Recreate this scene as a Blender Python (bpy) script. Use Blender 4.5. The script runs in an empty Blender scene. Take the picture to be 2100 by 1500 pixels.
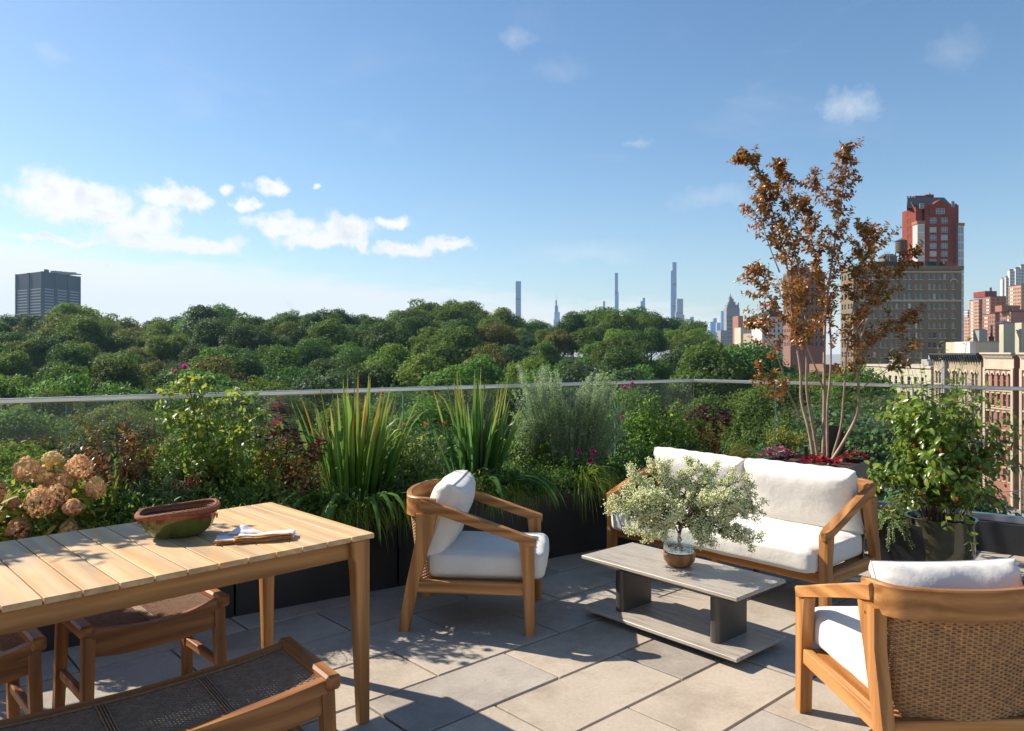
import bpy, math, random
import numpy as np
from mathutils import Vector, Matrix
R = math.radians
random.seed(7)
rng = np.random.default_rng(11)
sc = bpy.context.scene
COL = sc.collection

# ------------------------------------------------------------------ camera, world, sun
EYE = 1.46
cam = bpy.data.cameras.new("camera"); cam_o = bpy.data.objects.new("camera", cam); COL.objects.link(cam_o)
cam.sensor_width = 36.0; cam.lens = 36.0 * 1566 / 2100; cam.shift_y = -29 / 2100
cam.clip_start = 0.05; cam.clip_end = 9000
cam_o.location = (0, 0, EYE); cam_o.rotation_euler = (R(90), 0, 0)
sc.camera = cam_o

SUN_AZ = 155.5      # degrees from +X towards +Y: where the sun stands
SUN_EL = 37.5
sun = bpy.data.lights.new("sun", "SUN"); sun_o = bpy.data.objects.new("sun", sun); COL.objects.link(sun_o)
sun.energy = 5.0; sun.angle = R(0.55); sun.color = (1.0, 0.91, 0.78)
_sd = Vector((math.cos(R(SUN_AZ)) * math.cos(R(SUN_EL)), math.sin(R(SUN_AZ)) * math.cos(R(SUN_EL)), math.sin(R(SUN_EL))))
sun_o.rotation_euler = _sd.to_track_quat('Z', 'Y').to_euler()

sc.view_settings.view_transform = 'Standard'; sc.view_settings.look = 'None'
sc.view_settings.exposure = 0.82; sc.view_settings.gamma = 1.0
sc.render.engine = 'CYCLES'
cy = sc.cycles
cy.use_denoising = True; cy.max_bounces = 6; cy.diffuse_bounces = 3; cy.glossy_bounces = 3
cy.transmission_bounces = 4; cy.transparent_max_bounces = 16; cy.volume_bounces = 0
cy.caustics_reflective = False; cy.caustics_refractive = False
try:
    cy.denoiser = 'OPENIMAGEDENOISE'
except Exception:
    pass

class NT:
    """tiny helper round a node tree"""
    def __init__(s, tree): s.t = tree; s.n = tree.nodes; s.l = tree.links
    def new(s, typ, **kw):
        n = s.n.new(typ)
        for k, v in kw.items():
            if k.startswith('i_'):
                key = k[2:].replace('_', ' ')
                n.inputs[key].default_value = v
            else: setattr(n, k, v)
        return n
    def link(s, a, b): s.l.new(a, b)
    def m(s, op, a, b=None, c=None, clamp=False):
        n = s.n.new('ShaderNodeMath'); n.operation = op; n.use_clamp = clamp
        for i, v in enumerate((a, b, c)):
            if v is None: continue
            if isinstance(v, (int, float)): n.inputs[i].default_value = v
            else: s.link(v, n.inputs[i])
        return n.outputs[0]
    def ramp(s, fac, stops, interp='LINEAR'):
        n = s.n.new('ShaderNodeValToRGB'); n.color_ramp.interpolation = interp
        e = n.color_ramp.elements
        while len(e) < len(stops): e.new(0.5)
        for k, (p, c) in enumerate(stops):
            e[k].position = p; e[k].color = (*c, 1) if len(c) == 3 else c
        s.link(fac, n.inputs[0]); return n.outputs[0]
    def mix(s, fac, a, b, typ='RGBA', blend='MIX'):
        n = s.n.new('ShaderNodeMix'); n.data_type = typ
        if typ == 'RGBA': n.blend_type = blend; ia, ib = n.inputs[6], n.inputs[7]; out = n.outputs[2]
        else: ia, ib = n.inputs[2], n.inputs[3]; out = n.outputs[0]
        for sock, v in ((n.inputs[0], fac), (ia, a), (ib, b)):
            if isinstance(v, (int, float)): sock.default_value = v
            elif isinstance(v, tuple): sock.default_value = (*v, 1) if len(v) == 3 else v
            else: s.link(v, sock)
        return out
    def noise(s, vec, scale, detail=3, rough=0.55, dim='3D', dist=0.0):
        n = s.n.new('ShaderNodeTexNoise'); n.noise_dimensions = dim
        n.inputs['Scale'].default_value = scale; n.inputs['Detail'].default_value = detail
        n.inputs['Roughness'].default_value = rough; n.inputs['Distortion'].default_value = dist
        if vec is not None: s.link(vec, n.inputs['Vector'])
        return n.outputs['Fac']

def PXY(px, py):          # direction of a photo point as (azimuth, elevation) in degrees
    k = (px - 1050) / 1566; v = (721 - py) / 1566
    return math.degrees(math.atan(k)), math.degrees(math.atan(v / math.sqrt(1 + k * k)))

world = bpy.data.worlds.new("World"); sc.world = world; world.use_nodes = True
w = NT(world.node_tree); w.n.clear()
sky = w.new('ShaderNodeTexSky'); sky.sky_type = 'NISHITA'; sky.sun_disc = False
sky.sun_elevation = R(SUN_EL); sky.sun_rotation = R(90 - SUN_AZ)
sky.altitude = 50; sky.air_density = 1.0; sky.dust_density = 0.4; sky.ozone_density = 1.3
bg = w.new('ShaderNodeBackground'); bg.inputs['Strength'].default_value = 0.084
hs = w.new('ShaderNodeHueSaturation'); hs.inputs['Saturation'].default_value = 1.20; w.link(sky.outputs[0], hs.inputs['Color']); w.link(hs.outputs[0], bg.inputs[0])
tc = w.new('ShaderNodeTexCoord'); sx = w.new('ShaderNodeSeparateXYZ'); w.link(tc.outputs['Generated'], sx.inputs[0])
az = w.m('MULTIPLY', w.m('ARCTAN2', sx.outputs[0], sx.outputs[1]), 57.29578)
el = w.m('MULTIPLY', w.m('ARCSINE', sx.outputs[2]), 57.29578)
cxyz = w.new('ShaderNodeCombineXYZ'); w.link(az, cxyz.inputs[0]); w.link(el, cxyz.inputs[1])
n1 = w.noise(cxyz.outputs[0], 0.42, 6, 0.62); n2 = w.noise(cxyz.outputs[0], 1.6, 5, 0.6)
off = w.new('ShaderNodeVectorMath', operation='ADD'); off.inputs[1].default_value = (31, 17, 5); w.link(cxyz.outputs[0], off.inputs[0])
n3 = w.noise(off.outputs[0], 0.42, 5, 0.6)
azw = w.m('ADD', az, w.m('MULTIPLY', w.m('SUBTRACT', n1, 0.5), 3.2))
elw = w.m('ADD', el, w.m('MULTIPLY', w.m('SUBTRACT', n3, 0.5), 2.4))
CL = [(112,398,78,40),(170,415,80,38),(215,440,45,24),(140,432,70,26),(330,402,42,26),(378,414,55,19),(262,470,55,30),(325,455,45,30),(300,490,95,22),(440,505,55,20),(380,500,60,20),
      (551,385,36,20),(585,464,80,22),(650,488,85,22),(715,468,62,24),(700,490,70,20),(806,455,40,14),(752,507,17,18),(830,514,62,13),(915,504,62,15),(650,383,13,7),(120,493,90,6),(510,420,22,12),(470,392,16,14)]
dens = None
for (cx_, cy_, rx, ry) in CL:
    a, e = PXY(cx_, cy_); k = 1566 / 57.3
    d = w.m('SQRT', w.m('ADD', w.m('POWER', w.m('DIVIDE', w.m('SUBTRACT', azw, a), rx / k), 2.0), w.m('POWER', w.m('DIVIDE', w.m('SUBTRACT', elw, e), ry / k), 2.0)))
    v = w.m('SUBTRACT', 1.0, d)
    dens = v if dens is None else w.m('MAXIMUM', dens, v)
n6 = w.noise(cxyz.outputs[0], 1.0, 10, 0.62)
dd = w.m('ADD', dens, w.m('MULTIPLY', w.m('SUBTRACT', n6, 0.5), 1.5))
cum = w.new('ShaderNodeMapRange', interpolation_type='SMOOTHSTEP'); w.link(dd, cum.inputs[0]); cum.inputs[1].default_value = -0.27; cum.inputs[2].default_value = 0.56
# low white bank towards the sun side
sc2 = w.new('ShaderNodeCombineXYZ'); w.link(w.m('MULTIPLY', az, 0.16), sc2.inputs[0]); w.link(w.m('MULTIPLY', el, 1.0), sc2.inputs[1])
n4 = w.noise(sc2.outputs[0], 0.9, 6, 0.6)
top = w.m('SUBTRACT', 7.3, w.m('MULTIPLY', w.m('ADD', az, 34.0), 0.085))
bk = w.m('ADD', w.m('SUBTRACT', top, el), w.m('MULTIPLY', w.m('SUBTRACT', n4, 0.5), 5.0))
bank = w.new('ShaderNodeMapRange', interpolation_type='SMOOTHSTEP'); w.link(bk, bank.inputs[0]); bank.inputs[1].default_value = -0.7; bank.inputs[2].default_value = 1.7; bank.inputs[4].default_value = 0.92
# thin cirrus veil everywhere
vm = w.new('ShaderNodeMapping'); vm.inputs['Scale'].default_value = (1.0, 2.6, 1.0); w.link(cxyz.outputs[0], vm.inputs[0])
n5 = w.noise(vm.outputs[0], 0.075, 7, 0.62, dist=0.6)
veil = w.new('ShaderNodeMapRange', interpolation_type='SMOOTHSTEP'); w.link(n5, veil.inputs[0]); veil.inputs[1].default_value = 0.52; veil.inputs[2].default_value = 0.85; veil.inputs[4].default_value = 0.14
wis = None
for (cx_, cy_, rx, ry, g) in [(1742,222,60,40,.42),(1465,405,110,24,.20),(1062,80,40,28,.22),(1150,140,80,26,.10),(1305,292,30,9,.22),(1960,110,60,40,.14),(1200,520,160,26,.22),(100,112,30,20,.15)]:
    a, e = PXY(cx_, cy_); k = 1566 / 57.3
    d = w.m('SQRT', w.m('ADD', w.m('POWER', w.m('DIVIDE', w.m('SUBTRACT', azw, a), rx / k), 2.0), w.m('POWER', w.m('DIVIDE', w.m('SUBTRACT', elw, e), ry / k), 2.0)))
    v = w.m('MULTIPLY', w.m('ADD', w.m('SUBTRACT', 1.0, d), w.m('MULTIPLY', w.m('SUBTRACT', n2, 0.5), 0.9), clamp=True), g)
    wis = v if wis is None else w.m('MAXIMUM', wis, v)
cov = w.m('MAXIMUM', w.m('MAXIMUM', cum.outputs[0], bank.outputs[0]), w.m('MAXIMUM', veil.outputs[0], wis))
cov = w.m('MULTIPLY', cov, w.m('GREATER_THAN', el, -0.5))
shade = w.ramp(w.m('SUBTRACT', n3, w.m('MULTIPLY', w.m('MAXIMUM', dd, 0.0), 0.22)), [(0.14, (0.76, 0.77, 0.80)), (0.36, (0.97, 0.955, 0.93))])
cbg = w.new('ShaderNodeBackground'); cbg.inputs['Strength'].default_value = 0.64; w.link(shade, cbg.inputs[0])
mxs = w.new('ShaderNodeMixShader'); w.link(cov, mxs.inputs[0]); w.link(bg.outputs[0], mxs.inputs[1]); w.link(cbg.outputs[0], mxs.inputs[2])
wo = w.new('ShaderNodeOutputWorld'); w.link(mxs.outputs[0], wo.inputs[0])

# ------------------------------------------------------------------ object helpers
def tag(o, label=None, cat=None, group=None, kind=None):
    if label: o['label'] = label
    if cat: o['category'] = cat
    if group: o['group'] = group
    if kind: o['kind'] = kind
    return o
def empty(name, loc=(0, 0, 0), rz=0.0, label=None, cat=None, group=None):
    o = bpy.data.objects.new(name, None); o.empty_display_size = 0.1
    COL.objects.link(o); o.location = loc; o.rotation_euler = (0, 0, rz)
    return tag(o, label, cat, group)
def link(name, me, parent=None, mtx=None, label=None, kind=None):
    o = bpy.data.objects.new(name, me); COL.objects.link(o)
    if parent is not None: o.parent = parent
    if mtx is not None: o.matrix_local = mtx
    if label: o['label'] = label
    if kind: o['kind'] = kind
    return o
def copy_tree(o, parent=None):
    kids = list(o.children)
    c = o.copy(); COL.objects.link(c)
    if parent is not None: c.parent = parent
    for ch in kids:
        copy_tree(ch, c)
    return c

class MB:
    def __init__(s): s.v = []; s.f = []; s.mi = []; s.cur = 0
    def add(s, vs, fs):
        b = len(s.v); s.v.extend([tuple(p) for p in vs]); s.f.extend([tuple(i + b for i in q) for q in fs]); s.mi.extend([s.cur] * len(fs))
    def box(s, x0, x1, y0, y1, z0, z1, bev=0.0, M=None):
        if bev <= 0:
            vs = [(x, y, z) for z in (z0, z1) for y in (y0, y1) for x in (x0, x1)]
            fs = [(0, 2, 3, 1), (4, 5, 7, 6), (0, 1, 5, 4), (2, 6, 7, 3), (0, 4, 6, 2), (1, 3, 7, 5)]
        else:
            b = bev; vs = []; fs = []
            # chamfered box: 24 verts
            X, Y, Z = (x0, x1), (y0, y1), (z0, z1); idx = {}
            for i in (0, 1):
                for j in (0, 1):
                    for k in (0, 1):
                        sx_, sy_, sz_ = (1 if i == 0 else -1), (1 if j == 0 else -1), (1 if k == 0 else -1)
                        c = (X[i], Y[j], Z[k])
                        for a in range(3):
                            p = [c[0] + sx_ * b, c[1] + sy_ * b, c[2] + sz_ * b]; p[a] = c[a]
                            idx[(i, j, k, a)] = len(vs); vs.append(tuple(p))
            g = lambda i, j, k, a: idx[(i, j, k, a)]
            for s_ in (0, 1):
                q = [g(s_, 0, 0, 0), g(s_, 1, 0, 0), g(s_, 1, 1, 0), g(s_, 0, 1, 0)]; fs.append(q if s_ else q[::-1])
                q = [g(0, s_, 0, 1), g(1, s_, 0, 1), g(1, s_, 1, 1), g(0, s_, 1, 1)]; fs.append(q[::-1] if s_ else q)
                q = [g(0, 0, s_, 2), g(1, 0, s_, 2), g(1, 1, s_, 2), g(0, 1, s_, 2)]; fs.append(q if s_ else q[::-1])
            for i in (0, 1):
                for j in (0, 1):
                    q = [g(i, j, 0, 0), g(i, j, 1, 0), g(i, j, 1, 1), g(i, j, 0, 1)]; fs.append(q if (i ^ j) == 1 else q[::-1])
                    q = [g(i, 0, j, 0), g(i, 1, j, 0), g(i, 1, j, 2), g(i, 0, j, 2)]; fs.append(q if (i ^ j) == 0 else q[::-1])
                    q = [g(0, i, j, 1), g(1, i, j, 1), g(1, i, j, 2), g(0, i, j, 2)]; fs.append(q if (i ^ j) == 1 else q[::-1])
                    for k in (0, 1):
                        q = [g(i, j, k, 0), g(i, j, k, 1), g(i, j, k, 2)]; fs.append(q if (i ^ j ^ k) == 1 else q[::-1])
        if M is not None: vs = [M @ Vector(p) for p in vs]
        s.add(vs, fs); return s
    def prism(s, pts, y0, y1, plane='xz', bev=0.0):
        """extrude a 2D outline (list of pairs) between y0 and y1 along the third axis"""
        n = len(pts)
        def P(a, b, c): return (a, c, b) if plane == 'xz' else ((a, b, c) if plane == 'xy' else (c, a, b))
        vs = [P(a, b, y0) for a, b in pts] + [P(a, b, y1) for a, b in pts]
        fs = [tuple(range(n)), tuple(range(2 * n - 1, n - 1, -1))] + [(i, i + n, (i + 1) % n + n, (i + 1) % n) for i in range(n)]
        s.add(vs, fs); return s
    def tube(s, path, rad, seg=6, caps=True, flat=1.0):
        n = len(path); P = [Vector(p) for p in path]
        if isinstance(rad, (int, float)): rad = [rad] * n
        up = None; vs = []
        for i in range(n):
            t = (P[min(i + 1, n - 1)] - P[max(i - 1, 0)])
            if t.length < 1e-9: t = Vector((0, 0, 1))
            t.normalize()
            if up is None:
                up = Vector((0, 0, 1)) if abs(t.z) < 0.9 else Vector((1, 0, 0))
            a = t.cross(up)
            if a.length < 1e-6: a = t.orthogonal()
            a.normalize(); b = a.cross(t).normalized(); up = b
            for k in range(seg):
                an = 2 * math.pi * k / seg
                vs.append(P[i] + rad[i] * (math.cos(an) * a + math.sin(an) * flat * b))
        fs = [(i * seg + k, i * seg + (k + 1) % seg, (i + 1) * seg + (k + 1) % seg, (i + 1) * seg + k) for i in range(n - 1) for k in range(seg)]
        if caps:
            fs.append(tuple(range(seg - 1, -1, -1))); fs.append(tuple((n - 1) * seg + k for k in range(seg)))
        s.add(vs, fs); return s
    def sweep(s, path, sect, up=(0, 0, 1), closed=False):
        """rectangle-ish section [(a,b)..] swept; a sideways, b along up"""
        n = len(path); P = [Vector(p) for p in path]; up = Vector(up); m = len(sect); vs = []
        for i in range(n):
            if closed: t = P[(i + 1) % n] - P[i - 1]
            else: t = P[min(i + 1, n - 1)] - P[max(i - 1, 0)]
            t.normalize(); a = t.cross(up).normalized(); b = up
            sc_ = sect[i] if isinstance(sect[0], list) else sect
            for (p, q) in sc_: vs.append(P[i] + a * p + b * q)
        if isinstance(sect[0], list): m = len(sect[0])
        R_ = n if closed else n - 1
        vs = vs if not isinstance(sect[0], list) else vs
        fs = [(i * m + k, i * m + (k + 1) % m, ((i + 1) % n) * m + (k + 1) % m, ((i + 1) % n) * m + k) for i in range(R_) for k in range(m)]
        if not closed: fs += [tuple(range(m - 1, -1, -1)), tuple((n - 1) * m + k for k in range(m))]
        s.add(vs, fs); return s
    def lathe(s, prof, seg=24, c=(0, 0, 0), sx_=1.0, sy_=1.0, sq=2.0):
        vs = []; n = len(prof)
        for (r, z) in prof:
            for k in range(seg):
                a = 2 * math.pi * k / seg; ca, sa = math.cos(a), math.sin(a)
                x = math.copysign(abs(ca) ** (2 / sq), ca); y = math.copysign(abs(sa) ** (2 / sq), sa)
                vs.append((c[0] + r * x * sx_, c[1] + r * y * sy_, c[2] + z))
        fs = [(i * seg + k, i * seg + (k + 1) % seg, (i + 1) * seg + (k + 1) % seg, (i + 1) * seg + k) for i in range(n - 1) for k in range(seg)]
        fs.append(tuple(range(seg - 1, -1, -1))); fs.append(tuple((n - 1) * seg + k for k in range(seg)))
        s.add(vs, fs); return s
    def mesh(s, name, mats, smooth=False, recalc=True):
        me = bpy.data.meshes.new(name); me.from_pydata(s.v, [], s.f)
        if not isinstance(mats, (list, tuple)): mats = [mats]
        for m in mats: me.materials.append(m)
        if len(mats) > 1: me.polygons.foreach_set('material_index', s.mi)
        if recalc:
            import bmesh
            bm = bmesh.new(); bm.from_mesh(me); bmesh.ops.recalc_face_normals(bm, faces=bm.faces); bm.to_mesh(me); bm.free()
        if smooth: me.polygons.foreach_set('use_smooth', [True] * len(me.polygons))
        me.update(); return me
    def build(s, name, mats, parent=None, smooth=False, mtx=None, label=None, kind=None, auto=None, recalc=True):
        me = s.mesh(name, mats, smooth, recalc)
        if auto is not None:
            me.polygons.foreach_set('use_smooth', [True] * len(me.polygons))
            me.set_sharp_from_angle(angle=R(auto))
        return link(name, me, parent, mtx, label, kind)

def np_mesh(name, V, F, mat, smooth=False, tone=None):
    """V (n,3) float, F (m,k) int with one face size"""
    me = bpy.data.meshes.new(name); n = len(V); m, k = F.shape
    me.vertices.add(n); me.vertices.foreach_set('co', np.asarray(V, np.float32).ravel())
    me.loops.add(m * k); me.loops.foreach_set('vertex_index', F.astype(np.int32).ravel())
    me.polygons.add(m); me.polygons.foreach_set('loop_start', np.arange(0, m * k, k, dtype=np.int32))
    try: me.polygons.foreach_set('loop_total', np.full(m, k, dtype=np.int32))
    except Exception: pass
    if smooth: me.polygons.foreach_set('use_smooth', np.ones(m, bool))
    if tone is not None:
        a = me.attributes.new('tone', 'FLOAT', 'POINT'); a.data.foreach_set('value', np.asarray(tone, np.float32))
    mats = mat if isinstance(mat, (list, tuple)) else [mat]
    for q in mats: me.materials.append(q)
    me.update(calc_edges=True); me.validate(); return me

# ------------------------------------------------------------------ materials
def newmat(name):
    m = bpy.data.materials.new(name); m.use_nodes = True; t = NT(m.node_tree); t.n.clear()
    o = t.new('ShaderNodeOutputMaterial'); p = t.new('ShaderNodeBsdfPrincipled'); t.link(p.outputs[0], o.inputs[0])
    return m, t, p, o
def setc(t, sock, v):
    if isinstance(v, tuple): sock.default_value = (*v, 1)
    elif isinstance(v, (int, float)): sock.default_value = v
    else: t.link(v, sock)
def bump(t, p, h, strength=0.3, dist=0.01):
    b = t.new('ShaderNodeBump'); b.inputs['Strength'].default_value = strength; b.inputs['Distance'].default_value = dist
    t.link(h, b.inputs['Height']); t.link(b.outputs[0], p.inputs['Normal']); return b
def coords(t, scale=(1, 1, 1), kind='Object', rnd=False, rot=(0, 0, 0)):
    c = t.new('ShaderNodeTexCoord'); m = t.new('ShaderNodeMapping'); m.inputs['Scale'].default_value = scale; m.inputs['Rotation'].default_value = rot
    t.link(c.outputs[kind], m.inputs[0])
    if rnd:
        oi = t.new('ShaderNodeObjectInfo'); k = t.m('MULTIPLY', oi.outputs['Random'], 37.0)
        cc = t.new('ShaderNodeCombineXYZ')
        for i in range(3): t.link(k, cc.inputs[i])
        v = t.new('ShaderNodeVectorMath', operation='ADD'); t.link(m.outputs[0], v.inputs[0]); t.link(cc.outputs[0], v.inputs[1])
        return v.outputs[0], oi.outputs['Random']
    return m.outputs[0]

def plain(name, c, rough=0.6, metal=0.0, var=0.12, scale=8.0, bstr=0.0, spec=0.5, rnd=0.0):
    m, t, p, o = newmat(name); v, r = coords(t, rnd=True)
    n = t.noise(v, scale, 5, 0.6)
    lo = tuple(max(0, x * (1 - var)) for x in c); hi = tuple(min(1, x * (1 + var)) for x in c)
    col = t.ramp(n, [(0.3, lo), (0.7, hi)])
    if rnd: 
        h = t.new('ShaderNodeHueSaturation'); t.link(col, h.inputs['Color']); t.link(t.m('ADD', 1 - rnd / 2, t.m('MULTIPLY', r, rnd)), h.inputs['Value']); col = h.outputs[0]
    t.link(col, p.inputs['Base Color']); p.inputs['Roughness'].default_value = rough; p.inputs['Metallic'].default_value = metal
    p.inputs['Specular IOR Level'].default_value = spec
    if bstr: bump(t, p, t.noise(v, scale * 6, 4), bstr, 0.005)
    return m

def teak(name, axis, c0=(0.24, 0.092, 0.024), c1=(0.54, 0.262, 0.088), c2=(0.385, 0.168, 0.050), rough=0.42, gs=26.0, stave=False):
    m, t, p, o = newmat(name)
    s = [gs, gs, gs]; s['xyz'.index(axis)] = gs * 0.055
    v, r = coords(t, tuple(s), rnd=True)
    n = t.noise(v, 1.0, 6, 0.65, dist=1.4)
    s2 = [9.0, 9.0, 9.0]; s2['xyz'.index(axis)] = 0.8
    v2, _ = coords(t, tuple(s2), rnd=True)
    wv = t.new('ShaderNodeTexWave'); wv.wave_type = 'RINGS'; wv.rings_direction = axis.upper(); wv.inputs['Scale'].default_value = 0.7; wv.inputs['Distortion'].default_value = 7.0; wv.inputs['Detail'].default_value = 3; wv.inputs['Detail Scale'].default_value = 0.9
    t.link(v2, wv.inputs['Vector'])
    f = t.m('ADD', t.m('MULTIPLY', n, 0.72), t.m('MULTIPLY', wv.outputs['Fac'], 0.28))
    col = t.ramp(f, [(0.25, c0), (0.5, c2), (0.75, c1)])
    v3, _ = coords(t, (3, 3, 3), rnd=True)
    patch = t.noise(v3, 1.3, 3, 0.5)
    h = t.new('ShaderNodeHueSaturation'); t.link(col, h.inputs['Color'])
    t.link(t.m('ADD', 0.80, t.m('ADD', t.m('MULTIPLY', r, 0.16), t.m('MULTIPLY', patch, 0.24))), h.inputs['Value']); h.inputs['Saturation'].default_value = 1.0
    fin = h.outputs[0]
    if stave:
        ax = 'xyz'.index(axis); v4, r4 = coords(t, rnd=False), r; sp = t.new('ShaderNodeSeparateXYZ'); t.link(v4, sp.inputs[0])
        lo_ = t.m('FLOOR', t.m('ADD', t.m('MULTIPLY', sp.outputs[ax], 2.7), t.m('MULTIPLY', r, 9.0))); cr_ = t.m('FLOOR', t.m('MULTIPLY', sp.outputs[1 if ax == 0 else 0], 29.0))
        cc = t.new('ShaderNodeCombineXYZ'); t.link(t.m('ADD', lo_, t.m('MULTIPLY', cr_, 0.37)), cc.inputs[0]); t.link(cr_, cc.inputs[1]); t.link(r, cc.inputs[2])
        wn = t.new('ShaderNodeTexWhiteNoise'); t.link(cc.outputs[0], wn.inputs['Vector'])
        h2 = t.new('ShaderNodeHueSaturation'); t.link(fin, h2.inputs['Color']); t.link(t.m('ADD', 0.90, t.m('MULTIPLY', wn.outputs['Value'], 0.17)), h2.inputs['Value']); t.link(t.m('ADD', 0.9, t.m('MULTIPLY', wn.outputs['Value'], 0.2)), h2.inputs['Saturation']); fin = h2.outputs[0]
    t.link(fin, p.inputs['Base Color'])
    t.link(t.m('ADD', rough - 0.05, t.m('MULTIPLY', n, 0.2)), p.inputs['Roughness'])
    p.inputs['Specular IOR Level'].default_value = 0.4
    bump(t, p, f, 0.25, 0.002); return m
TK = {a: teak('teak_' + a, a) for a in 'xyz'}
TD = {a: teak('shaded_teak_' + a, a, (0.16, 0.055, 0.014), (0.38, 0.165, 0.052), (0.26, 0.100, 0.029)) for a in 'xyz'}  # stools and bench: shade painted in as a darker copy of the teak
TP = {a: teak('pale_teak_' + a, a, (0.47, 0.285, 0.13), (0.70, 0.475, 0.26), (0.60, 0.38, 0.19), 0.55, stave=True) for a in 'xyz'}
M = {}
def leafmat(name, cols, trans=0.35, tcol=None, rough=0.5, spec=0.4, rnd=0.25, hue=0.02):
    m, t, p, o = newmat(name)
    at = t.new('ShaderNodeAttribute'); at.attribute_name = 'tone'
    n = len(cols)
    col = t.ramp(at.outputs['Fac'], [(i / max(1, n - 1), c) for i, c in enumerate(cols)])
    oi = t.new('ShaderNodeObjectInfo')
    h = t.new('ShaderNodeHueSaturation'); t.link(col, h.inputs['Color'])
    t.link(t.m('ADD', 1 - rnd / 2, t.m('MULTIPLY', oi.outputs['Random'], rnd)), h.inputs['Value'])
    t.link(t.m('ADD', 0.5 - hue, t.m('MULTIPLY', oi.outputs['Random'], 2 * hue)), h.inputs['Hue'])
    t.link(h.outputs[0], p.inputs['Base Color']); p.inputs['Roughness'].default_value = rough; p.inputs['Specular IOR Level'].default_value = spec
    tr = t.new('ShaderNodeBsdfTranslucent')
    tm = t.mix(1.0, h.outputs[0], tcol or (1.0, 1.0, 0.55), blend='MULTIPLY')
    g = t.new('ShaderNodeGamma'); t.link(tm, g.inputs[0]); g.inputs[1].default_value = 0.80
    t.link(g.outputs[0], tr.inputs[0])
    mx = t.new('ShaderNodeMixShader'); mx.inputs[0].default_value = trans
    t.link(p.outputs[0], mx.inputs[1]); t.link(tr.outputs[0], mx.inputs[2]); t.link(mx.outputs[0], o.inputs[0])
    return m
def glassmat(name, tint, refl=1.0, veil=0.0):
    m, t, p, o = newmat(name); t.n.remove(p)
    tr = t.new('ShaderNodeBsdfTransparent'); tr.inputs[0].default_value = (*tint, 1)
    gl = t.new('ShaderNodeBsdfGlossy'); gl.inputs['Roughness'].default_value = 0.015
    df = t.new('ShaderNodeBsdfDiffuse'); df.inputs[0].default_value = (0.75, 0.8, 0.78, 1)
    lw = t.new('ShaderNodeLayerWeight'); lw.inputs['Blend'].default_value = 0.5
    frv = t.m('ADD', 0.04, t.m('MULTIPLY', t.m('POWER', lw.outputs['Facing'], 4.0), 0.9))
    a = t.new('ShaderNodeMixShader'); a.inputs[0].default_value = veil; t.link(tr.outputs[0], a.inputs[1]); t.link(df.outputs[0], a.inputs[2])
    b = t.new('ShaderNodeMixShader'); t.link(t.m('MULTIPLY', frv, refl), b.inputs[0]); t.link(a.outputs[0], b.inputs[1]); t.link(gl.outputs[0], b.inputs[2])
    t.link(b.outputs[0], o.inputs[0]); return m
# ------------------------------------------------------------------ setting materials
F = 1566.0
def at(px, py, z=0.0):              # photo point on the plane at height z -> world x, y
    Y = F * (EYE - z) / (py - 721); return ((px - 1050) / F * Y, Y)
def smooth(a, b, x):
    t = min(1, max(0, (x - a) / (b - a))); return t * t * (3 - 2 * t)

def paver_mat():
    m, t, p, o = newmat('paver_concrete'); v, r = coords(t, rnd=True)
    fine = t.noise(v, 260, 2, 0.7); mid = t.noise(v, 60, 4, 0.6); big = t.noise(v, 3.2, 4, 0.6)
    col = t.ramp(t.m('ADD', t.m('MULTIPLY', mid, 0.5), t.m('MULTIPLY', big, 0.5)), [(0.3, (0.355, 0.305, 0.250)), (0.7, (0.485, 0.425, 0.355))])
    sp = t.ramp(fine, [(0.22, (0.62, 0.62, 0.62)), (0.42, (1, 1, 1)), (0.66, (1, 1, 1)), (0.76, (1.75, 1.75, 1.75))])
    col = t.mix(1.0, col, sp, blend='MULTIPLY')
    h = t.new('ShaderNodeHueSaturation'); t.link(col, h.inputs['Color']); t.link(t.m('ADD', 0.88, t.m('MULTIPLY', r, 0.20)), h.inputs['Value']); t.link(t.m('ADD', 0.75, t.m('MULTIPLY', r, 0.5)), h.inputs['Saturation'])
    stain = t.ramp(t.noise(v, 1.4, 6, 0.7), [(0.50, (1, 1, 1)), (0.70, (0.66, 0.63, 0.60))])
    t.link(t.mix(1.0, h.outputs[0], stain, blend='MULTIPLY'), p.inputs['Base Color'])
    p.inputs['Roughness'].default_value = 0.8
    bump(t, p, t.m('ADD', fine, mid), 0.5, 0.0015); return m
M['paver'] = paver_mat()
M['joint'] = plain('joint_sand', (0.075, 0.065, 0.05), 0.95, var=0.5, scale=30)
M['black'] = plain('black_powder_coat', (0.016, 0.017, 0.019), 0.42, var=0.25, scale=5)
M['parapet'] = plain('dark_cladding', (0.022, 0.023, 0.028), 0.5, var=0.3, scale=3)
M['soil'] = plain('bark_mulch', (0.075, 0.035, 0.018), 0.95, var=0.7, scale=60, bstr=1.0)
M['steel'] = plain('brushed_steel', (0.62, 0.60, 0.56), 0.34, 1.0, var=0.06, scale=30)
M['glass'] = glassmat('guard_glass', (0.945, 0.965, 0.95), 0.8, 0.003)
M['glass_edge'] = plain('glass_edge', (0.13, 0.24, 0.21), 0.2, var=0.1)
M['facade'] = plain('terrace_building_brick', (0.30, 0.19, 0.13), 0.85, var=0.2)

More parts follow.
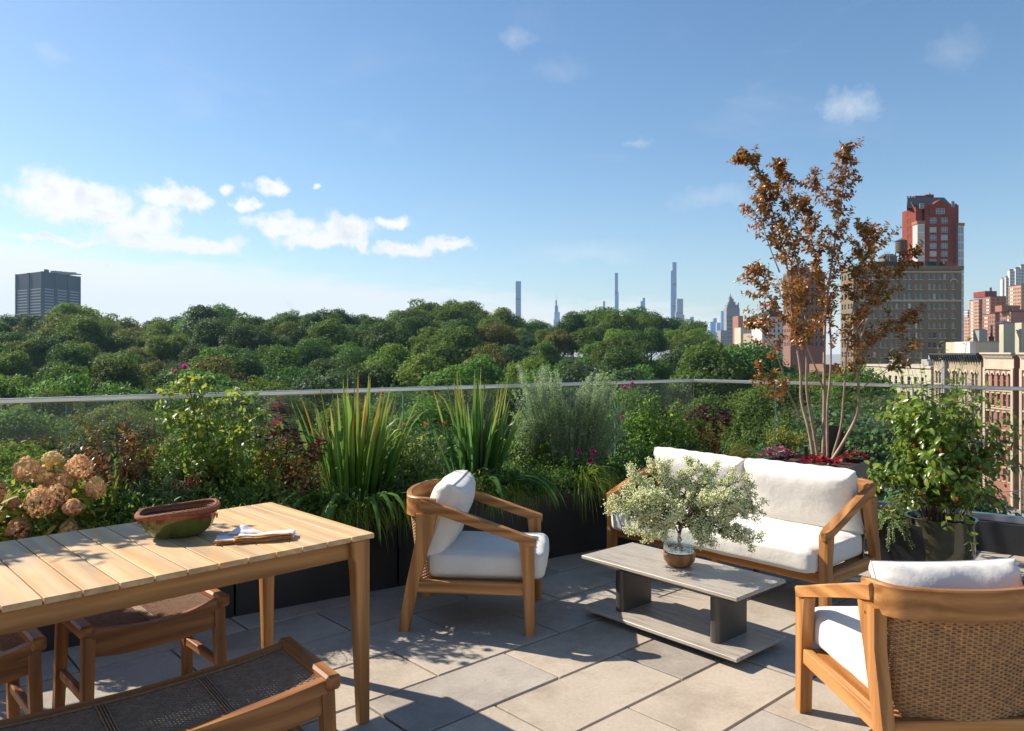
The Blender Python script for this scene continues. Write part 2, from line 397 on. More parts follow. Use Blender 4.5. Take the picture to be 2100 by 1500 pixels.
# terrace ------------------------------------------------------------
CX, CY = 1.66, 7.00                              # corner of the glass guard
uL = Vector((-0.8349, -0.5503, 0)); uR = Vector((0.7975, -0.6033, 0))   # from the corner along both guards
corner = Vector((CX, CY, 0))
poly = [corner + Vector((0, 0.1, 0)), corner + uR * 7.6 + Vector((0.08, 0.08, 0)), Vector((7.8, -5, 0)), Vector((-7.5, -5, 0)), corner + uL * 10.8 + Vector((-.06, .09, 0))]
def inside(P, poly, mrg=0.0):
    s = True; n = len(poly)
    for i in range(n):
        a, b = poly[i], poly[(i + 1) % n]
        cr = (b.x - a.x) * (P[1] - a.y) - (b.y - a.y) * (P[0] - a.x)
        if cr > -mrg: return False
    return True
mb = MB(); mb.prism([(p.x, p.y) for p in poly], -0.9, -0.045, 'xy')
floor = mb.build('terrace_floor', [M['joint']]); tag(floor, 'terrace floor slab under pale concrete pavers', kind='structure')
mb = MB(); mb.prism([((p.x) * 0.995, (p.y) * 0.995) for p in poly], -29.0, -0.905, 'xy')
bl = mb.build('terrace_building', [M['facade']]); tag(bl, 'brick building that carries the roof terrace', 'building', kind='structure')
# pavers: running bond, fitted joints
th = 0.7397; PL, PW = 0.5366 * EYE, 0.2605 * EYE
ox, oy = -0.40098 * EYE, 2.5455 * EYE
du = Vector((math.cos(th), math.sin(th), 0)); dv = Vector((math.sin(th), -math.cos(th), 0))
jt = 0.0056
mb = MB(); mb.box(jt, PL - jt, -PW + jt, -jt, -0.045, 0, bev=0.003)
paver_me = mb.mesh('paver', [M['paver']])
def clip_poly(pts, poly):
    out = pts
    n = len(poly)
    for i in range(n):
        a, b = poly[i], poly[(i + 1) % n]; new = []
        def side(P): return -((b.x - a.x) * (P[1] - a.y) - (b.y - a.y) * (P[0] - a.x))
        for k in range(len(out)):
            P, Q = out[k], out[(k + 1) % len(out)]; sp, sq = side(P), side(Q)
            if sp >= 0: new.append(P)
            if (sp >= 0) != (sq >= 0):
                t = sp / (sp - sq); new.append((P[0] + (Q[0] - P[0]) * t, P[1] + (Q[1] - P[1]) * t))
        out = new
        if not out: return []
    return out
cnt = 0
for j in range(-16, 17):
    for i in range(-16, 17):
        u0 = (i + (0.5 if j % 2 == 1 else 0.0)) * PL; v0 = j * PW
        # strip between line v=j-1.. measured: strip (0,1) offset .5
        o_ = Vector((ox, oy, 0)) + du * u0 + dv * v0
        cs = [o_, o_ + du * PL, o_ + du * PL + dv * PW, o_ + dv * PW]
        ins = [inside((c.x, c.y), poly) for c in cs]
        cen = (cs[0] + cs[2]) / 2
        if cen.y < 1.2 and not (cen.y > -4 and False): continue
        if abs(cen.x) > 0.80 * cen.y + 1.3: continue
        if all(ins):
            ang = math.atan2(du.y, du.x)
            mt = Matrix.Translation(o_ + Vector((0, 0, random.uniform(-0.0016, 0.0016)))) @ Matrix.Rotation(ang, 4, 'Z') @ Matrix.Rotation(random.gauss(0, 0.0009), 4, 'Z')
            link('paver', paver_me, floor, mt); cnt += 1
        elif any(ins):
            g = 0.0045
            q = [cs[0] + du * g + dv * g, cs[1] - du * g + dv * g, cs[2] - du * g - dv * g, cs[3] + du * g - dv * g]
            pc = clip_poly([(c.x, c.y) for c in q], poly)
            if len(pc) >= 3:
                mb = MB(); mb.prism(pc, -0.045, 0.0, 'xy'); mb.build('paver', [M['paver']], floor); cnt += 1
# rest of the terrace behind the camera: one sheet of the same pavers
mb = MB(); mb.box(-7.0, 7.0, -4.8, 0.55, -0.044, -0.004); rb = mb.build('terrace_paving', [M['paver']], floor); rb['kind'] = 'structure'

# glass guard -----------------------------------------------------------
RAILZ, GB = 1.20, 0.25
def guard(name, label, a, d, cuts, nrm):
    g = empty(name, (a.x, a.y, 0), math.atan2(d.y, d.x), label, 'glass railing')
    L = cuts[-1]
    # shoe
    mb = MB(); mb.box(cuts[0], L, -0.06, 0.10, -0.05, GB - 0.03, 0.004); mb.build('parapet', [M['parapet']], g)
    mb = MB(); mb.box(cuts[0], L, -0.03, 0.03, GB - 0.029, GB + 0.02, 0.004); mb.build('base_channel', [M['steel_blue']], g)
    for i in range(len(cuts) - 1):
        mb = MB(); mb.box(cuts[i] + 0.006, cuts[i + 1] - 0.006, -0.008, 0.008, GB + 0.021, RAILZ - 0.024)
        mb.build('glass_panel', [M['glass']], g)
    for c in cuts[1:-1]:
        mb = MB(); mb.box(c - 0.0035, c - 0.0010, -0.0079, 0.0079, GB + 0.021, RAILZ - 0.024); mb.box(c + 0.0010, c + 0.0035, -0.0079, 0.0079, GB + 0.021, RAILZ - 0.024)
        mb.build('glass_edge', [M['glass_edge']], g)
    mb = MB(); mb.box(cuts[0] + 0.001, L, -0.024, 0.024, RAILZ - 0.022, RAILZ + 0.006, 0.004); mb.build('handrail', [M['steel']], g)
    return g
M['steel_blue'] = plain('base_channel_metal', (0.34, 0.38, 0.44), 0.35, 0.7, var=0.1)
guard('glass_railing', 'long glass railing with steel top rail running left behind the planters', corner, uL, [0.0, 0.94, 1.88] + [1.88 + 1.03 * k for k in range(1, 9)], 1)
guard('glass_railing', 'shorter glass railing on the right behind the tree planter, over the avenue', corner, uR, [0.0] + [0.75 + 1.06 * k for k in range(0, 7)], 1)

# ------------------------------------------------------------------ ground, avenue, park terrain
GZ = -28.0
def hgt(x, y):
    k = x / max(y, 40.0)
    side = 1 - smooth(0.14, 0.50, k)
    rise = 22.0 * smooth(70, 300, y) + 3.0 * smooth(120, 360, y) * math.sin(x * 0.021 + 1.0)
    return GZ + rise * side * (1 if y > 0 else 0) - 1.0 * (1 if x < 58 else 0) * 0
M['park_ground'] = plain('park_ground', (0.030, 0.038, 0.014), 1.0, var=0.5, scale=0.12, spec=0.0)
def grid_mesh(name, xs, ys, fn, mat, smooth_=True):
    V = np.array([(x, y, fn(x, y)) for y in ys for x in xs], np.float32); nx, ny = len(xs), len(ys)
    Fq = np.array([(j * nx + i, j * nx + i + 1, (j + 1) * nx + i + 1, (j + 1) * nx + i) for j in range(ny - 1) for i in range(nx - 1)])
    return np_mesh(name, V, Fq, mat, smooth_)
xs = [-7000, -3000, -1200, -700] + list(range(-500, 60, 14)) + [60.0]
ys = [-600, -100, 0] + list(range(14, 460, 14)) + [600, 900, 1500, 3000, 7500]
park = link('park_ground', grid_mesh('park_ground', xs, ys, lambda x, y: hgt(x, y) if y < 460 else (hgt(x, 460) + (-4 - hgt(x, 460)) * smooth(460, 900, y)), M['park_ground']))
tag(park, 'wooded park ground rising away from the avenue', kind='structure')
M['asphalt'] = plain('asphalt', (0.05, 0.05, 0.053), 0.85, var=0.25, scale=2.0)
M['walk'] = plain('sidewalk_concrete', (0.27, 0.26, 0.24), 0.9, var=0.12, scale=1.2)
M['paint'] = plain('road_paint', (0.72, 0.70, 0.62), 0.7, var=0.1, scale=3)
M['yellow'] = plain('yellow_paint', (0.75, 0.50, 0.06), 0.6, var=0.1, scale=3)
mb = MB(); mb.box(56.0, 7000, -600, 7500, GZ - 1.5, GZ - 0.4); tag(mb.build('city_ground', [M['walk']]), 'flat ground under the city blocks', kind='structure')
mb = MB(); mb.prism([(62, -600), (93.95, -600), (93.95, 170), (126, 370), (260, 1150), (230, 1150), (94, 370), (62, 170)], GZ - 0.39, GZ + 0.02, 'xy')
tag(mb.build('avenue', [M['asphalt']]), 'asphalt avenue between park and apartment houses', kind='structure')
for nm, x0, x1 in (('sidewalk', 60.0, 66.0), ('sidewalk', 88.0, 93.9)):
    mb = MB(); mb.box(x0, x1, -200, 168, GZ + 0.024, GZ + 0.16); tag(mb.build(nm, [M['walk']]), 'sidewalk along the avenue', kind='structure')
mk = MB()
for y in range(40, 168, 9):
    mk.box(70.5, 70.65, y, y + 3, GZ + 0.024, GZ + 0.028); mk.box(83.4, 83.55, y, y + 3, GZ + 0.024, GZ + 0.028)
for i in range(9): mk.box(67 + i * 2.3, 68.1 + i * 2.3, 117, 120, GZ + 0.024, GZ + 0.028)
tag(mk.build('lane_markings', [M['paint']]), 'white lane dashes and crosswalk bars', kind='structure')
mk = MB(); mk.box(76.8, 76.92, 40, 168, GZ + 0.024, GZ + 0.028); mk.box(77.1, 77.22, 40, 168, GZ + 0.024, GZ + 0.028)
tag(mk.build('centre_line', [M['yellow']]), 'double yellow centre line of the avenue', kind='structure')

# ------------------------------------------------------------------ buildings
def wallmat(name, c, brick=None, var=0.12, rough=0.85, sc_=1.0):
    m, t, p, o = newmat(name); v = coords(t)
    n = t.noise(v, 0.35 * sc_, 5, 0.6); n2_ = t.noise(v, 3.0 * sc_, 4, 0.7)
    col = t.ramp(t.m('ADD', t.m('MULTIPLY', n, 0.6), t.m('MULTIPLY', n2_, 0.4)), [(0.3, tuple(x * (1 - var) for x in c)), (0.7, tuple(x * (1 + var) for x in c))])
    vs = coords(t, (2.2, 2.2, 0.12)); st = t.ramp(t.noise(vs, 1.0, 4, 0.6), [(0.45, (1, 1, 1)), (0.75, (0.80, 0.79, 0.78))])
    col = t.mix(1.0, col, st, blend='MULTIPLY')
    t.link(col, p.inputs['Base Color']); p.inputs['Roughness'].default_value = rough; p.inputs['Specular IOR Level'].default_value = 0.25
    return m
M['b_beige'] = wallmat('beige_brick', (0.205, 0.158, 0.107))
M['b_muted'] = wallmat('muted_rose_brick', (0.24, 0.135, 0.10))
M['b_red'] = wallmat('red_brick', (0.22, 0.050, 0.028))
M['b_rose'] = wallmat('rose_brick', (0.34, 0.15, 0.10))
M['b_brown'] = wallmat('brown_brick', (0.30, 0.135, 0.085))
M['b_tan'] = wallmat('tan_brick', (0.42, 0.24, 0.155))
M['b_cream'] = wallmat('cream_stone', (0.35, 0.28, 0.19))
M['b_stone'] = wallmat('limestone', (0.50, 0.42, 0.32))
M['b_white'] = wallmat('white_masonry', (0.50, 0.49, 0.47), var=0.05)
M['b_grey'] = wallmat('grey_masonry', (0.30, 0.30, 0.30))
M['b_stucco'] = wallmat('greenish_stucco', (0.44, 0.41, 0.31), var=0.08)
M['b_dark'] = wallmat('dark_roofing', (0.05, 0.052, 0.058))
M['b_slate'] = wallmat('slate_roof', (0.055, 0.062, 0.078))
M['b_wood'] = wallmat('weathered_wood', (0.13, 0.085, 0.06))
M['b_navy'] = wallmat('dark_steel_cladding', (0.018, 0.024, 0.038), var=0.06, rough=0.6)
M['b_hazeglass'] = wallmat('haze_tinted_curtain_wall', (0.21, 0.33, 0.52), var=0.05, rough=0.35, sc_=0.1)  # far towers: the blue of distance haze is painted into the wall colour
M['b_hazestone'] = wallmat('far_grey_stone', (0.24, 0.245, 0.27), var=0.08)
def paneglass(name, c, rough=0.08):
    m, t, p, o = newmat(name)
    oi = t.new('ShaderNodeObjectInfo'); col = t.ramp(oi.outputs['Random'], [(0.0, c), (0.55, tuple(x * 1.7 for x in c)), (0.86, tuple(min(1, x * 3 + 0.03) for x in c)), (1.0, (0.45, 0.43, 0.38))])
    t.link(col, p.inputs['Base Color']); p.inputs['Roughness'].default_value = rough; p.inputs['Specular IOR Level'].default_value = 0.9; return m
M['pane'] = paneglass('window_pane', (0.022, 0.027, 0.036))
M['pane_blue'] = paneglass('blue_window_pane', (0.05, 0.075, 0.11))
M['pane_white'] = plain('pale_blind_window', (0.75, 0.70, 0.60), 0.4, var=0.1)
M['frame'] = plain('window_frame_paint', (0.30, 0.28, 0.25), 0.5, var=0.1)
M['frame_w'] = plain('white_window_frame', (0.62, 0.60, 0.55), 0.5, var=0.1)

def wall_face(mb, O, u, n, W, z0, z1, wins, rec=0.25):
    """wall in the plane through O spanned by u (horizontal) and z, facing n; wins = [(a0,a1,zb,zt)] become real openings with reveals"""
    xs_ = sorted({0.0, W} | {a for q in wins for a in q[:2]}); zs_ = sorted({z0, z1} | {a for q in wins for a in q[2:]})
    S = {(round(q[0], 4), round(q[2], 4)) for q in wins}
    cov = set()
    for (a0, a1, b0, b1) in wins:
        for i in range(len(xs_) - 1):
            if a0 - 1e-5 <= xs_[i] and xs_[i + 1] <= a1 + 1e-5:
                for j in range(len(zs_) - 1):
                    if b0 - 1e-5 <= zs_[j] and zs_[j + 1] <= b1 + 1e-5: cov.add((i, j))
    def P(a, z, d=0.0): return (O[0] + u[0] * a - n[0] * d, O[1] + u[1] * a - n[1] * d, z)
    for i in range(len(xs_) - 1):
        j = 0
        while j < len(zs_) - 1:
            if (i, j) in cov: j += 1; continue
            k = j
            while k < len(zs_) - 1 and (i, k) not in cov: k += 1
            mb.add([P(xs_[i], zs_[j]), P(xs_[i + 1], zs_[j]), P(xs_[i + 1], zs_[k]), P(xs_[i], zs_[k])], [(0, 1, 2, 3)]); j = k
    for (a0, a1, b0, b1) in wins:
        mb.add([P(a0, b0), P(a1, b0), P(a1, b1), P(a0, b1), P(a0, b0, rec), P(a1, b0, rec), P(a1, b1, rec), P(a0, b1, rec)],
               [(0, 4, 5, 1), (1, 5, 6, 2), (2, 6, 7, 3), (3, 7, 4, 0)])
_wc = {}
def win_mesh(w_, h_, pane, frame, style='sash'):
    key = (round(w_, 2), round(h_, 2), pane.name, frame.name, style)
    if key in _wc: return _wc[key]
    a = MB(); a.add([(0, 0, 0), (w_, 0, 0), (w_, 0, h_), (0, 0, h_)], [(0, 1, 2, 3)])
    pm = a.mesh('pane', [pane], recalc=False)
    b = MB(); t_ = min(0.09, w_ * 0.09)
    for (x0, x1, z0, z1) in ((0, t_, 0, h_), (w_ - t_, w_, 0, h_), (t_, w_ - t_, 0, t_), (t_, w_ - t_, h_ - t_, h_), (t_, w_ - t_, h_ * .5 - t_ / 2, h_ * .5 + t_ / 2)):
        b.box(x0, x1, -0.05, 0.05, z0, z1)
    if style == 'multi':
        for q in (0.33, 0.67): b.box(w_ * q - t_ / 2, w_ * q + t_ / 2, -0.05, 0.05, t_, h_ - t_)
    fm = b.mesh('window', [frame], recalc=True)
    _wc[key] = (fm, pm); return _wc[key]
def put_windows(parent, O, u, n, wins, pane, frame, rec=0.25, style='sash', panes=True):
    """every window is a part of the building, its pane a sub-part"""
    for (a0, a1, b0, b1) in wins:
        fm, pm = win_mesh(a1 - a0, b1 - b0, pane, frame, style)
        mt = Matrix(((u[0], -n[0], 0, O[0] + u[0] * a0 - n[0] * (rec - 0.06)), (u[1], -n[1], 0, O[1] + u[1] * a0 - n[1] * (rec - 0.06)), (0, 0, 1, b0), (0, 0, 0, 1)))
        f_ = link('window', fm, parent, mt)
        if panes: link('pane', pm, f_, Matrix.Translation((0, 0.055, 0)))
def stuff_windows(parent, O, u, n, wins, mats, name='windows', sink=0.02):
    mb = MB()
    for (a0, a1, b0, b1, k) in wins:
        mb.cur = k
        def P(a, z, d): return (O[0] + u[0] * a + n[0] * d, O[1] + u[1] * a + n[1] * d, z)
        vs = [P(a, z, d) for d in (-0.05, sink) for (a, z) in ((a0, b0), (a1, b0), (a1, b1), (a0, b1))]
        mb.add(vs, [(4, 5, 6, 7), (0, 1, 5, 4), (1, 2, 6, 5), (2, 3, 7, 6), (3, 0, 4, 7)])
    o = mb.build(name, mats, parent, recalc=False); o['kind'] = 'stuff'; return o
def grid_wins(cols, rows, w_, h_): return [(c - w_ / 2, c + w_ / 2, r, r + h_) for c in cols for r in rows]
def body(parent, mat, x0, x1, y0, y1, z0, z1, front=(), left=(), rec=0.25, name='wall'):
    """axis-aligned block; front faces the terrace (-Y), left faces the park (-X)"""
    mb = MB()
    wall_face(mb, (x0, y0), (1, 0), (0, -1), x1 - x0, z0, z1, front, rec)
    wall_face(mb, (x0, y1), (0, -1), (-1, 0), y1 - y0, z0, z1, left, rec)
    mb.add([(x1, y0, z0), (x1, y1, z0), (x1, y1, z1), (x1, y0, z1)], [(0, 1, 2, 3)])
    mb.add([(x1, y1, z0), (x0, y1, z0), (x0, y1, z1), (x1, y1, z1)], [(0, 1, 2, 3)])
    mb.add([(x0, y0, z1), (x1, y0, z1), (x1, y1, z1), (x0, y1, z1)], [(0, 1, 2, 3)])
    return mb.build(name, [mat], parent, recalc=False)
def bld(name, label, cat='building', group=None): return empty(name, (0, 0, 0), 0, label, cat, group)
def zz(py, D): return EYE + (721 - py) * D / F
def xx(px, D): return (px - 1050) / F * D

# beige apartment house
D = 244.0; x0, x1 = xx(1750, D), xx(1972, D); top = zz(548, D)
B = bld('apartment_house', 'tall beige brick apartment house with rows of paired windows below the red tower')
cpx = [1763, 1773, 1784, 1794, 1807, 1817, 1830, 1840, 1856, 1866, 1879.5, 1889.6, 1906.8, 1916.8, 1928.3, 1938.3]
cols = [xx(c, D) - x0 for c in cpx]; rows = [zz(y, D) - 0.85 for y in [567.5, 588, 608, 628, 648, 668, 688, 708, 728, 748, 768, 788, 808, 828]]
wf = grid_wins(cols, rows, 1.05, 1.75) + grid_wins([xx(1955.5, D) - x0], rows, 1.35, 1.8)
yl = 253.4
wl = grid_wins([1.4, 3.4, 6.0, 8.0], rows, 1.05, 1.75)
body(B, M['b_beige'], x0, x1, D, yl, GZ, top, wf, wl)
put_windows(B, (x0, D), (1, 0), (0, -1), wf, M['pane'], M['frame'], panes=True)
put_windows(B, (x0, yl), (0, -1), (-1, 0), wl, M['pane'], M['frame'], panes=False)
mb = MB()
mb.box(x0 - 0.5, x1 + 0.5, D - 0.5, D - 0.003, top - 0.9, top + 0.35); mb.box(x0 - 0.5, x0 - 0.003, D, yl, top - 0.9, top + 0.35)
mb.build('cornice', [M['b_beige']], B)
mb = MB(); mb.box(x0 - 0.2, x1, D - 0.2, D - 0.004, zz(617, D) - .25, zz(617, D) + .25); mb.box(x0, x1, D - 0.14, D - 0.004, zz(556, D) - .5, zz(556, D) - .1); mb.build('string_course', [M['b_stone']], B)
# arched hoods over the end bay, sills
mb = MB()
for (a0, a1, b0, b1) in wf: mb.box(x0 + a0 - .1, x0 + a1 + .1, D - 0.12, D - 0.004, b0 - 0.2, b0 - 0.01)
s_ = mb.build('sill', [M['b_stone']], B); s_['kind'] = 'stuff'
mb = MB(); cxx = xx(1955.5, D)
arc = [(cxx + 1.3 * math.cos(R(a)), zz(588, D) + 1.3 + 1.3 * math.sin(R(a)) * 1.0) for a in range(0, 181, 15)] + [(cxx - 1.0, zz(588, D) + 1.3), ] + [(cxx + 1.0 * math.cos(R(a)), zz(588, D) + 1.3 + 1.0 * math.sin(R(a))) for a in range(165, -1, -15)]
mb.prism(arc, D - 0.22, D - 0.004); mb.build('arch_hood', [M['b_stone']], B)
# roof works: setback penthouse, mansard box, water tank, racks
mb = MB(); mb.box(x0 + 8, xx(1950, D), D + 2.2, yl - 2, top, zz(535, D)); mb.build('penthouse', [M['b_dark']], B)
mb = MB(); mb.box(xx(1829, D), xx(1856, D), D + 5, D + 9, zz(536, D), zz(523, D)); mb.build('bulkhead', [M['b_beige']], B)
mb = MB(); a, b_ = xx(1827, D), xx(1858, D); z_ = zz(523, D)
mb.add([(a, D + 4.6, z_), (b_, D + 4.6, z_), (b_, D + 9.4, z_), (a, D + 9.4, z_), (a + 1.2, D + 6, zz(516, D)), (b_ - 1.2, D + 6, zz(516, D)), (b_ - 1.2, D + 8, zz(516, D)), (a + 1.2, D + 8, zz(516, D))],
       [(0, 1, 5, 4), (1, 2, 6, 5), (2, 3, 7, 6), (3, 0, 4, 7), (4, 5, 6, 7), (3, 2, 1, 0)]); mb.build('hipped_roof', [M['b_slate']], B)
for px_ in (1873, 1900, 1925, 1941):
    mb = MB(); mb.box(xx(px_, D), xx(px_ + 7, D), D + 1.2, D + 2.1, top + .1, zz(536, D)); mb.build('planting_box', [M['b_wood']], B)
rl = MB()
for i in range(13):
    xq = xx(1934, D) + i * 0.42; rl.box(xq, xq + .05, D + .4, D + .45, top + .35, top + 1.5)
rl.box(xx(1934, D), xx(1968, D), D + .4, D + .45, top + 1.45, top + 1.53); rl.build('roof_railing', [M['b_red']], B)
rk = MB()
for px_ in (1824, 1829, 1834):
    rk.box(xx(px_, D) - .05, xx(px_, D) + .05, D + 3, D + 3.1, top + .2, zz(514, D))
for z_ in (524, 519, 515): rk.box(xx(1823, D), xx(1836, D), D + 3, D + 3.1, zz(z_, D), zz(z_, D) + .08)
rk.build('steel_rack', [M['b_grey']], B)
# wooden water tank on the roof (lifted away as a thing)
T = bld('water_tank', 'round wooden rooftop water tank with conical cap in front of the red tower', 'water tank')
tx, ty = xx(1868, D), D + 6; r_ = 11.5 * D / F
mb = MB(); mb.lathe([(r_ * .96, zz(513, D)), (r_, zz(500, D)), (r_ * .96, zz(489, D))], 20, (tx, ty, 0)); mb.build('tank', [M['b_wood']], T)
for k in range(6):
    z_ = zz(512 - k * 4.2, D); mb = MB(); mb.lathe([(r_ * 1.01, z_), (r_ * 1.01, z_ + .12)], 20, (tx, ty, 0)); mb.build('hoop', [M['b_dark']], T)
mb = MB(); mb.lathe([(r_ * 1.08, zz(489, D)), (0.05, zz(483, D))], 20, (tx, ty, 0)); mb.build('cap', [M['b_wood']], T)
for sx_ in (-1, 1):
    for sy_ in (-1, 1): mb = MB(); mb.box(tx + sx_ * r_ * .7 - .12, tx + sx_ * r_ * .7 + .12, ty + sy_ * r_ * .7 - .12, ty + sy_ * r_ * .7 + .12, top - .5, zz(513, D)); mb.build('leg', [M['b_dark']], T)

# red brick tower behind it
D = 300.0; B = bld('brick_tower', 'dark red brick tower with slate mansard top and large windows')
x0, x1 = xx(1896, D), xx(1963, D); z1 = zz(418, D); zb = GZ
rows = [zz(y, D) - 1.1 for y in (452.5, 471.5, 487.5, 504.5, 520.8, 537.5, 554, 571, 588)]
wf = grid_wins([xx(1914, D) - x0, xx(1937, D) - x0], rows, 2.9, 2.2)
mb = MB(); wall_face(mb, (x0, D), (1, 0), (0, -1), x1 - x0, zb, z1, wf, .3)
put_windows(B, (x0, D), (1, 0), (0, -1), wf, M['pane_blue'], M['frame_w'], .3, 'multi')
xl = xx(1857, D + 9)
mb.build('wall', [M['b_red']], B, recalc=False)
# splayed left face (lit) and stepped blocks
lw = xx(1878, D + 1.5) - xl
O2 = (xl, D + 9.0); dv2 = Vector((lw, -7.5, 0)); L2 = dv2.length; u2 = (dv2.x / L2, dv2.y / L2); n2v = (u2[1], -u2[0])
r2 = [zz(y, D) - 1.0 for y in (433, 449, 465, 481, 497, 514, 531)]
w2 = grid_wins([L2 * .28, L2 * .52, L2 * .78], r2, 1.1, 2.0)
mb = MB(); wall_face(mb, O2, u2, n2v, L2, zb, zz(428, D), w2, .25)
mb.add([(xl, D + 9, zz(428, D)), (xl + lw, D + 1.5, zz(428, D)), (xl + lw / 2, D + 5.25, zz(408, D))], [(0, 1, 2)])
mb.build('side_wall', [M['b_red']], B, recalc=False)
put_windows(B, O2, u2, n2v, w2, M['pane_white'], M['frame'], .25, panes=False)
mb = MB(); mb.box(xl + lw, x0, D + 1.5, D + 12, zb, zz(424, D)); mb.box(x1, xx(1969, D), D + 1.0, D + 12, zb, zz(420, D)); mb.box(xx(1860, D + 20), xx(1968, D), D + 9.1, D + 20, zb, zz(422, D))
mb.box(xx(1905, D), xx(1954, D), D - 0.5, D + 3, zz(441, D), zz(425, D)); mb.build('stepped_wall', [M['b_red']], B)
pd = MB(); xa, xb = xx(1909, D), xx(1944, D)
pd.prism([(xa - 1, zz(425, D)), (xb + 1, zz(425, D)), ((xa + xb) / 2, zz(410, D))], D - 0.6, D + 3); pd.build('gable', [M['b_red']], B)
wg = [(xx(1917, D), xx(1935, D), zz(440, D), zz(429, D))]
put_windows(B, (0, D - 0.7), (1, 0), (0, -1), wg, M['pane_blue'], M['frame_w'], 0.0, 'multi')
put_windows(B, (0, D - 0.12), (1, 0), (0, -1), [(xx(1885.5, D), xx(1894, D), zz(428, D), zz(418, D)), (xx(1950, D), xx(1957, D), zz(425, D), zz(413, D))], M['pane_blue'], M['frame_w'], 0.0)
# glazed corner bays
for (a, b_, zt) in ((1877, 1891, 461), (1961, 1971, 465)):
    mb = MB(); mb.box(xx(a, D), xx(b_, D), D - 1.6, D + 2, zb, zz(zt, D)); ob = mb.build('glazed_bay', [M['pane_blue']], B)
    gm = MB(); na = 3
    for k in range(na + 1):
        xq = xx(a, D) + (xx(b_, D) - xx(a, D)) * k / na; gm.box(xq - .08, xq + .08, D - 1.72, D - 1.58, zb + 10, zz(zt, D))
    for k in range(22): gm.box(xx(a, D), xx(b_, D), D - 1.70, D - 1.59, zz(zt, D) - 3.1 * k - .5, zz(zt, D) - 3.1 * k)
    gm.build('bay_frame', [M['frame_w']], B)
    mb = MB(); mb.box(xx(a, D) - .3, xx(b_, D) + .3, D - 1.9, D + 2, zz(zt, D), zz(zt - 6, D)); mb.build('bay_cap', [M['b_rose']], B)
mr = MB(); zr0, zr1 = zz(424, D), zz(398, D)
a0, a1, i0, i1 = xx(1868, D), xx(1967, D), xx(1880, D), xx(1957, D)
mr.add([(a0, D + 3.2, zr0), (a1, D + 3.2, zr0), (a1, D + 20, zr0), (xx(1862, D + 20), D + 20, zr0), (i0, D + 7, zr1), (i1, D + 7, zr1), (i1, D + 17, zr1), (xx(1878, D + 17), D + 17, zr1)], [(0, 1, 5, 4), (1, 2, 6, 5), (2, 3, 7, 6), (3, 0, 4, 7), (4, 5, 6, 7)])
mr.build('mansard_roof', [M['b_slate']], B)
mb = MB(); mb.box(xx(1902, D), xx(1924, D), D + 9, D + 14, zr1, zz(392, D)); mb.box(xx(1924, D), xx(1941, D), D + 9, D + 15, zr1, zz(389.5, D)); mb.build('roof_bulkhead', [M['b_red']], B)
mb = MB()
for px_, y0_, y1_ in ((1886, 399, 393), (1892, 399, 392), (1898, 399, 394), (1933, 390, 386)): mb.box(xx(px_, D) - .12, xx(px_, D) + .12, D + 9, D + 9.3, zz(y0_, D), zz(y1_, D))
mb.box(xx(1884, D), xx(1900, D), D + 9, D + 9.3, zz(394, D), zz(393.4, D)); mb.build('roof_rack', [M['b_dark']], B)

# rose brick apartment tower behind the small tree
D = 350.0; B = bld('apartment_house', 'rose brick apartment block half hidden by the reddish tree')
x0, x1 = xx(1621, D), xx(1692, D); rows = [zz(y, D) - .9 for y in range(566, 720, 14)]
wf = grid_wins([1.8 + 2.05 * i for i in range(7)], rows, 1.0, 1.7)
y1_ = D * (1 + (1621 - 1606) / (1606 - 1050)); wl = grid_wins([1.5 + 2.1 * i for i in range(4)], rows, 1.0, 1.7)
body(B, M['b_muted'], x0, x1, D, y1_, GZ, zz(558, D), wf, wl)
put_windows(B, (x0, D), (1, 0), (0, -1), wf, M['pane'], M['frame'], panes=False); put_windows(B, (x0, y1_), (0, -1), (-1, 0), wl, M['pane'], M['frame'], panes=False)
mb = MB(); mb.box(x0 + 2, x0 + 10, D + 3, D + 9, zz(558, D), zz(548, D)); mb.build('bulkhead', [M['b_rose']], B)

# white block with dark penthouse further down the avenue
D = 450.0; B = bld('apartment_house', 'white block with dark penthouse between the park trees and the reddish tree')
x0, x1 = xx(1563, D), xx(1612, D); rows = [zz(y, D) - .9 for y in (657.5, 668, 679, 690, 701)]
wf = grid_wins([2.0 + 2.6 * i for i in range(5)], rows, 1.1, 1.7)
body(B, M['b_white'], x0, x1, D, D + 20, GZ, zz(650, D), wf, ())
put_windows(B, (x0, D), (1, 0), (0, -1), wf, M['pane'], M['frame'], panes=False)
mb = MB(); mb.box(x0 - .3, x1, D - .3, D + 20, zz(650, D), zz(645, D)); mb.box(x0 + 5, x1 - 1, D + 3, D + 15, zz(645, D), zz(637, D)); mb.box(x0 + 7, x0 + 11, D + 4, D + 10, zz(637, D), zz(629, D)); mb.build('penthouse', [M['b_dark']], B)
T = bld('water_tank', 'small pale rooftop water tank above the white block', 'water tank')
mb = MB(); mb.lathe([(2.2, zz(632, D)), (2.2, zz(624, D)), (.1, zz(619, D))], 14, (xx(1594, D), D + 8, 0)); mb.build('tank', [M['b_cream']], T)
for k in range(4): mb = MB(); mb.box(xx(1594, D) - 1.6 + (k % 2) * 3, xx(1594, D) - 1.4 + (k % 2) * 3, D + 6.6 + (k // 2) * 2.6, D + 6.8 + (k // 2) * 2.6, zz(638, D), zz(632, D)); mb.build('leg', [M['b_dark']], T)

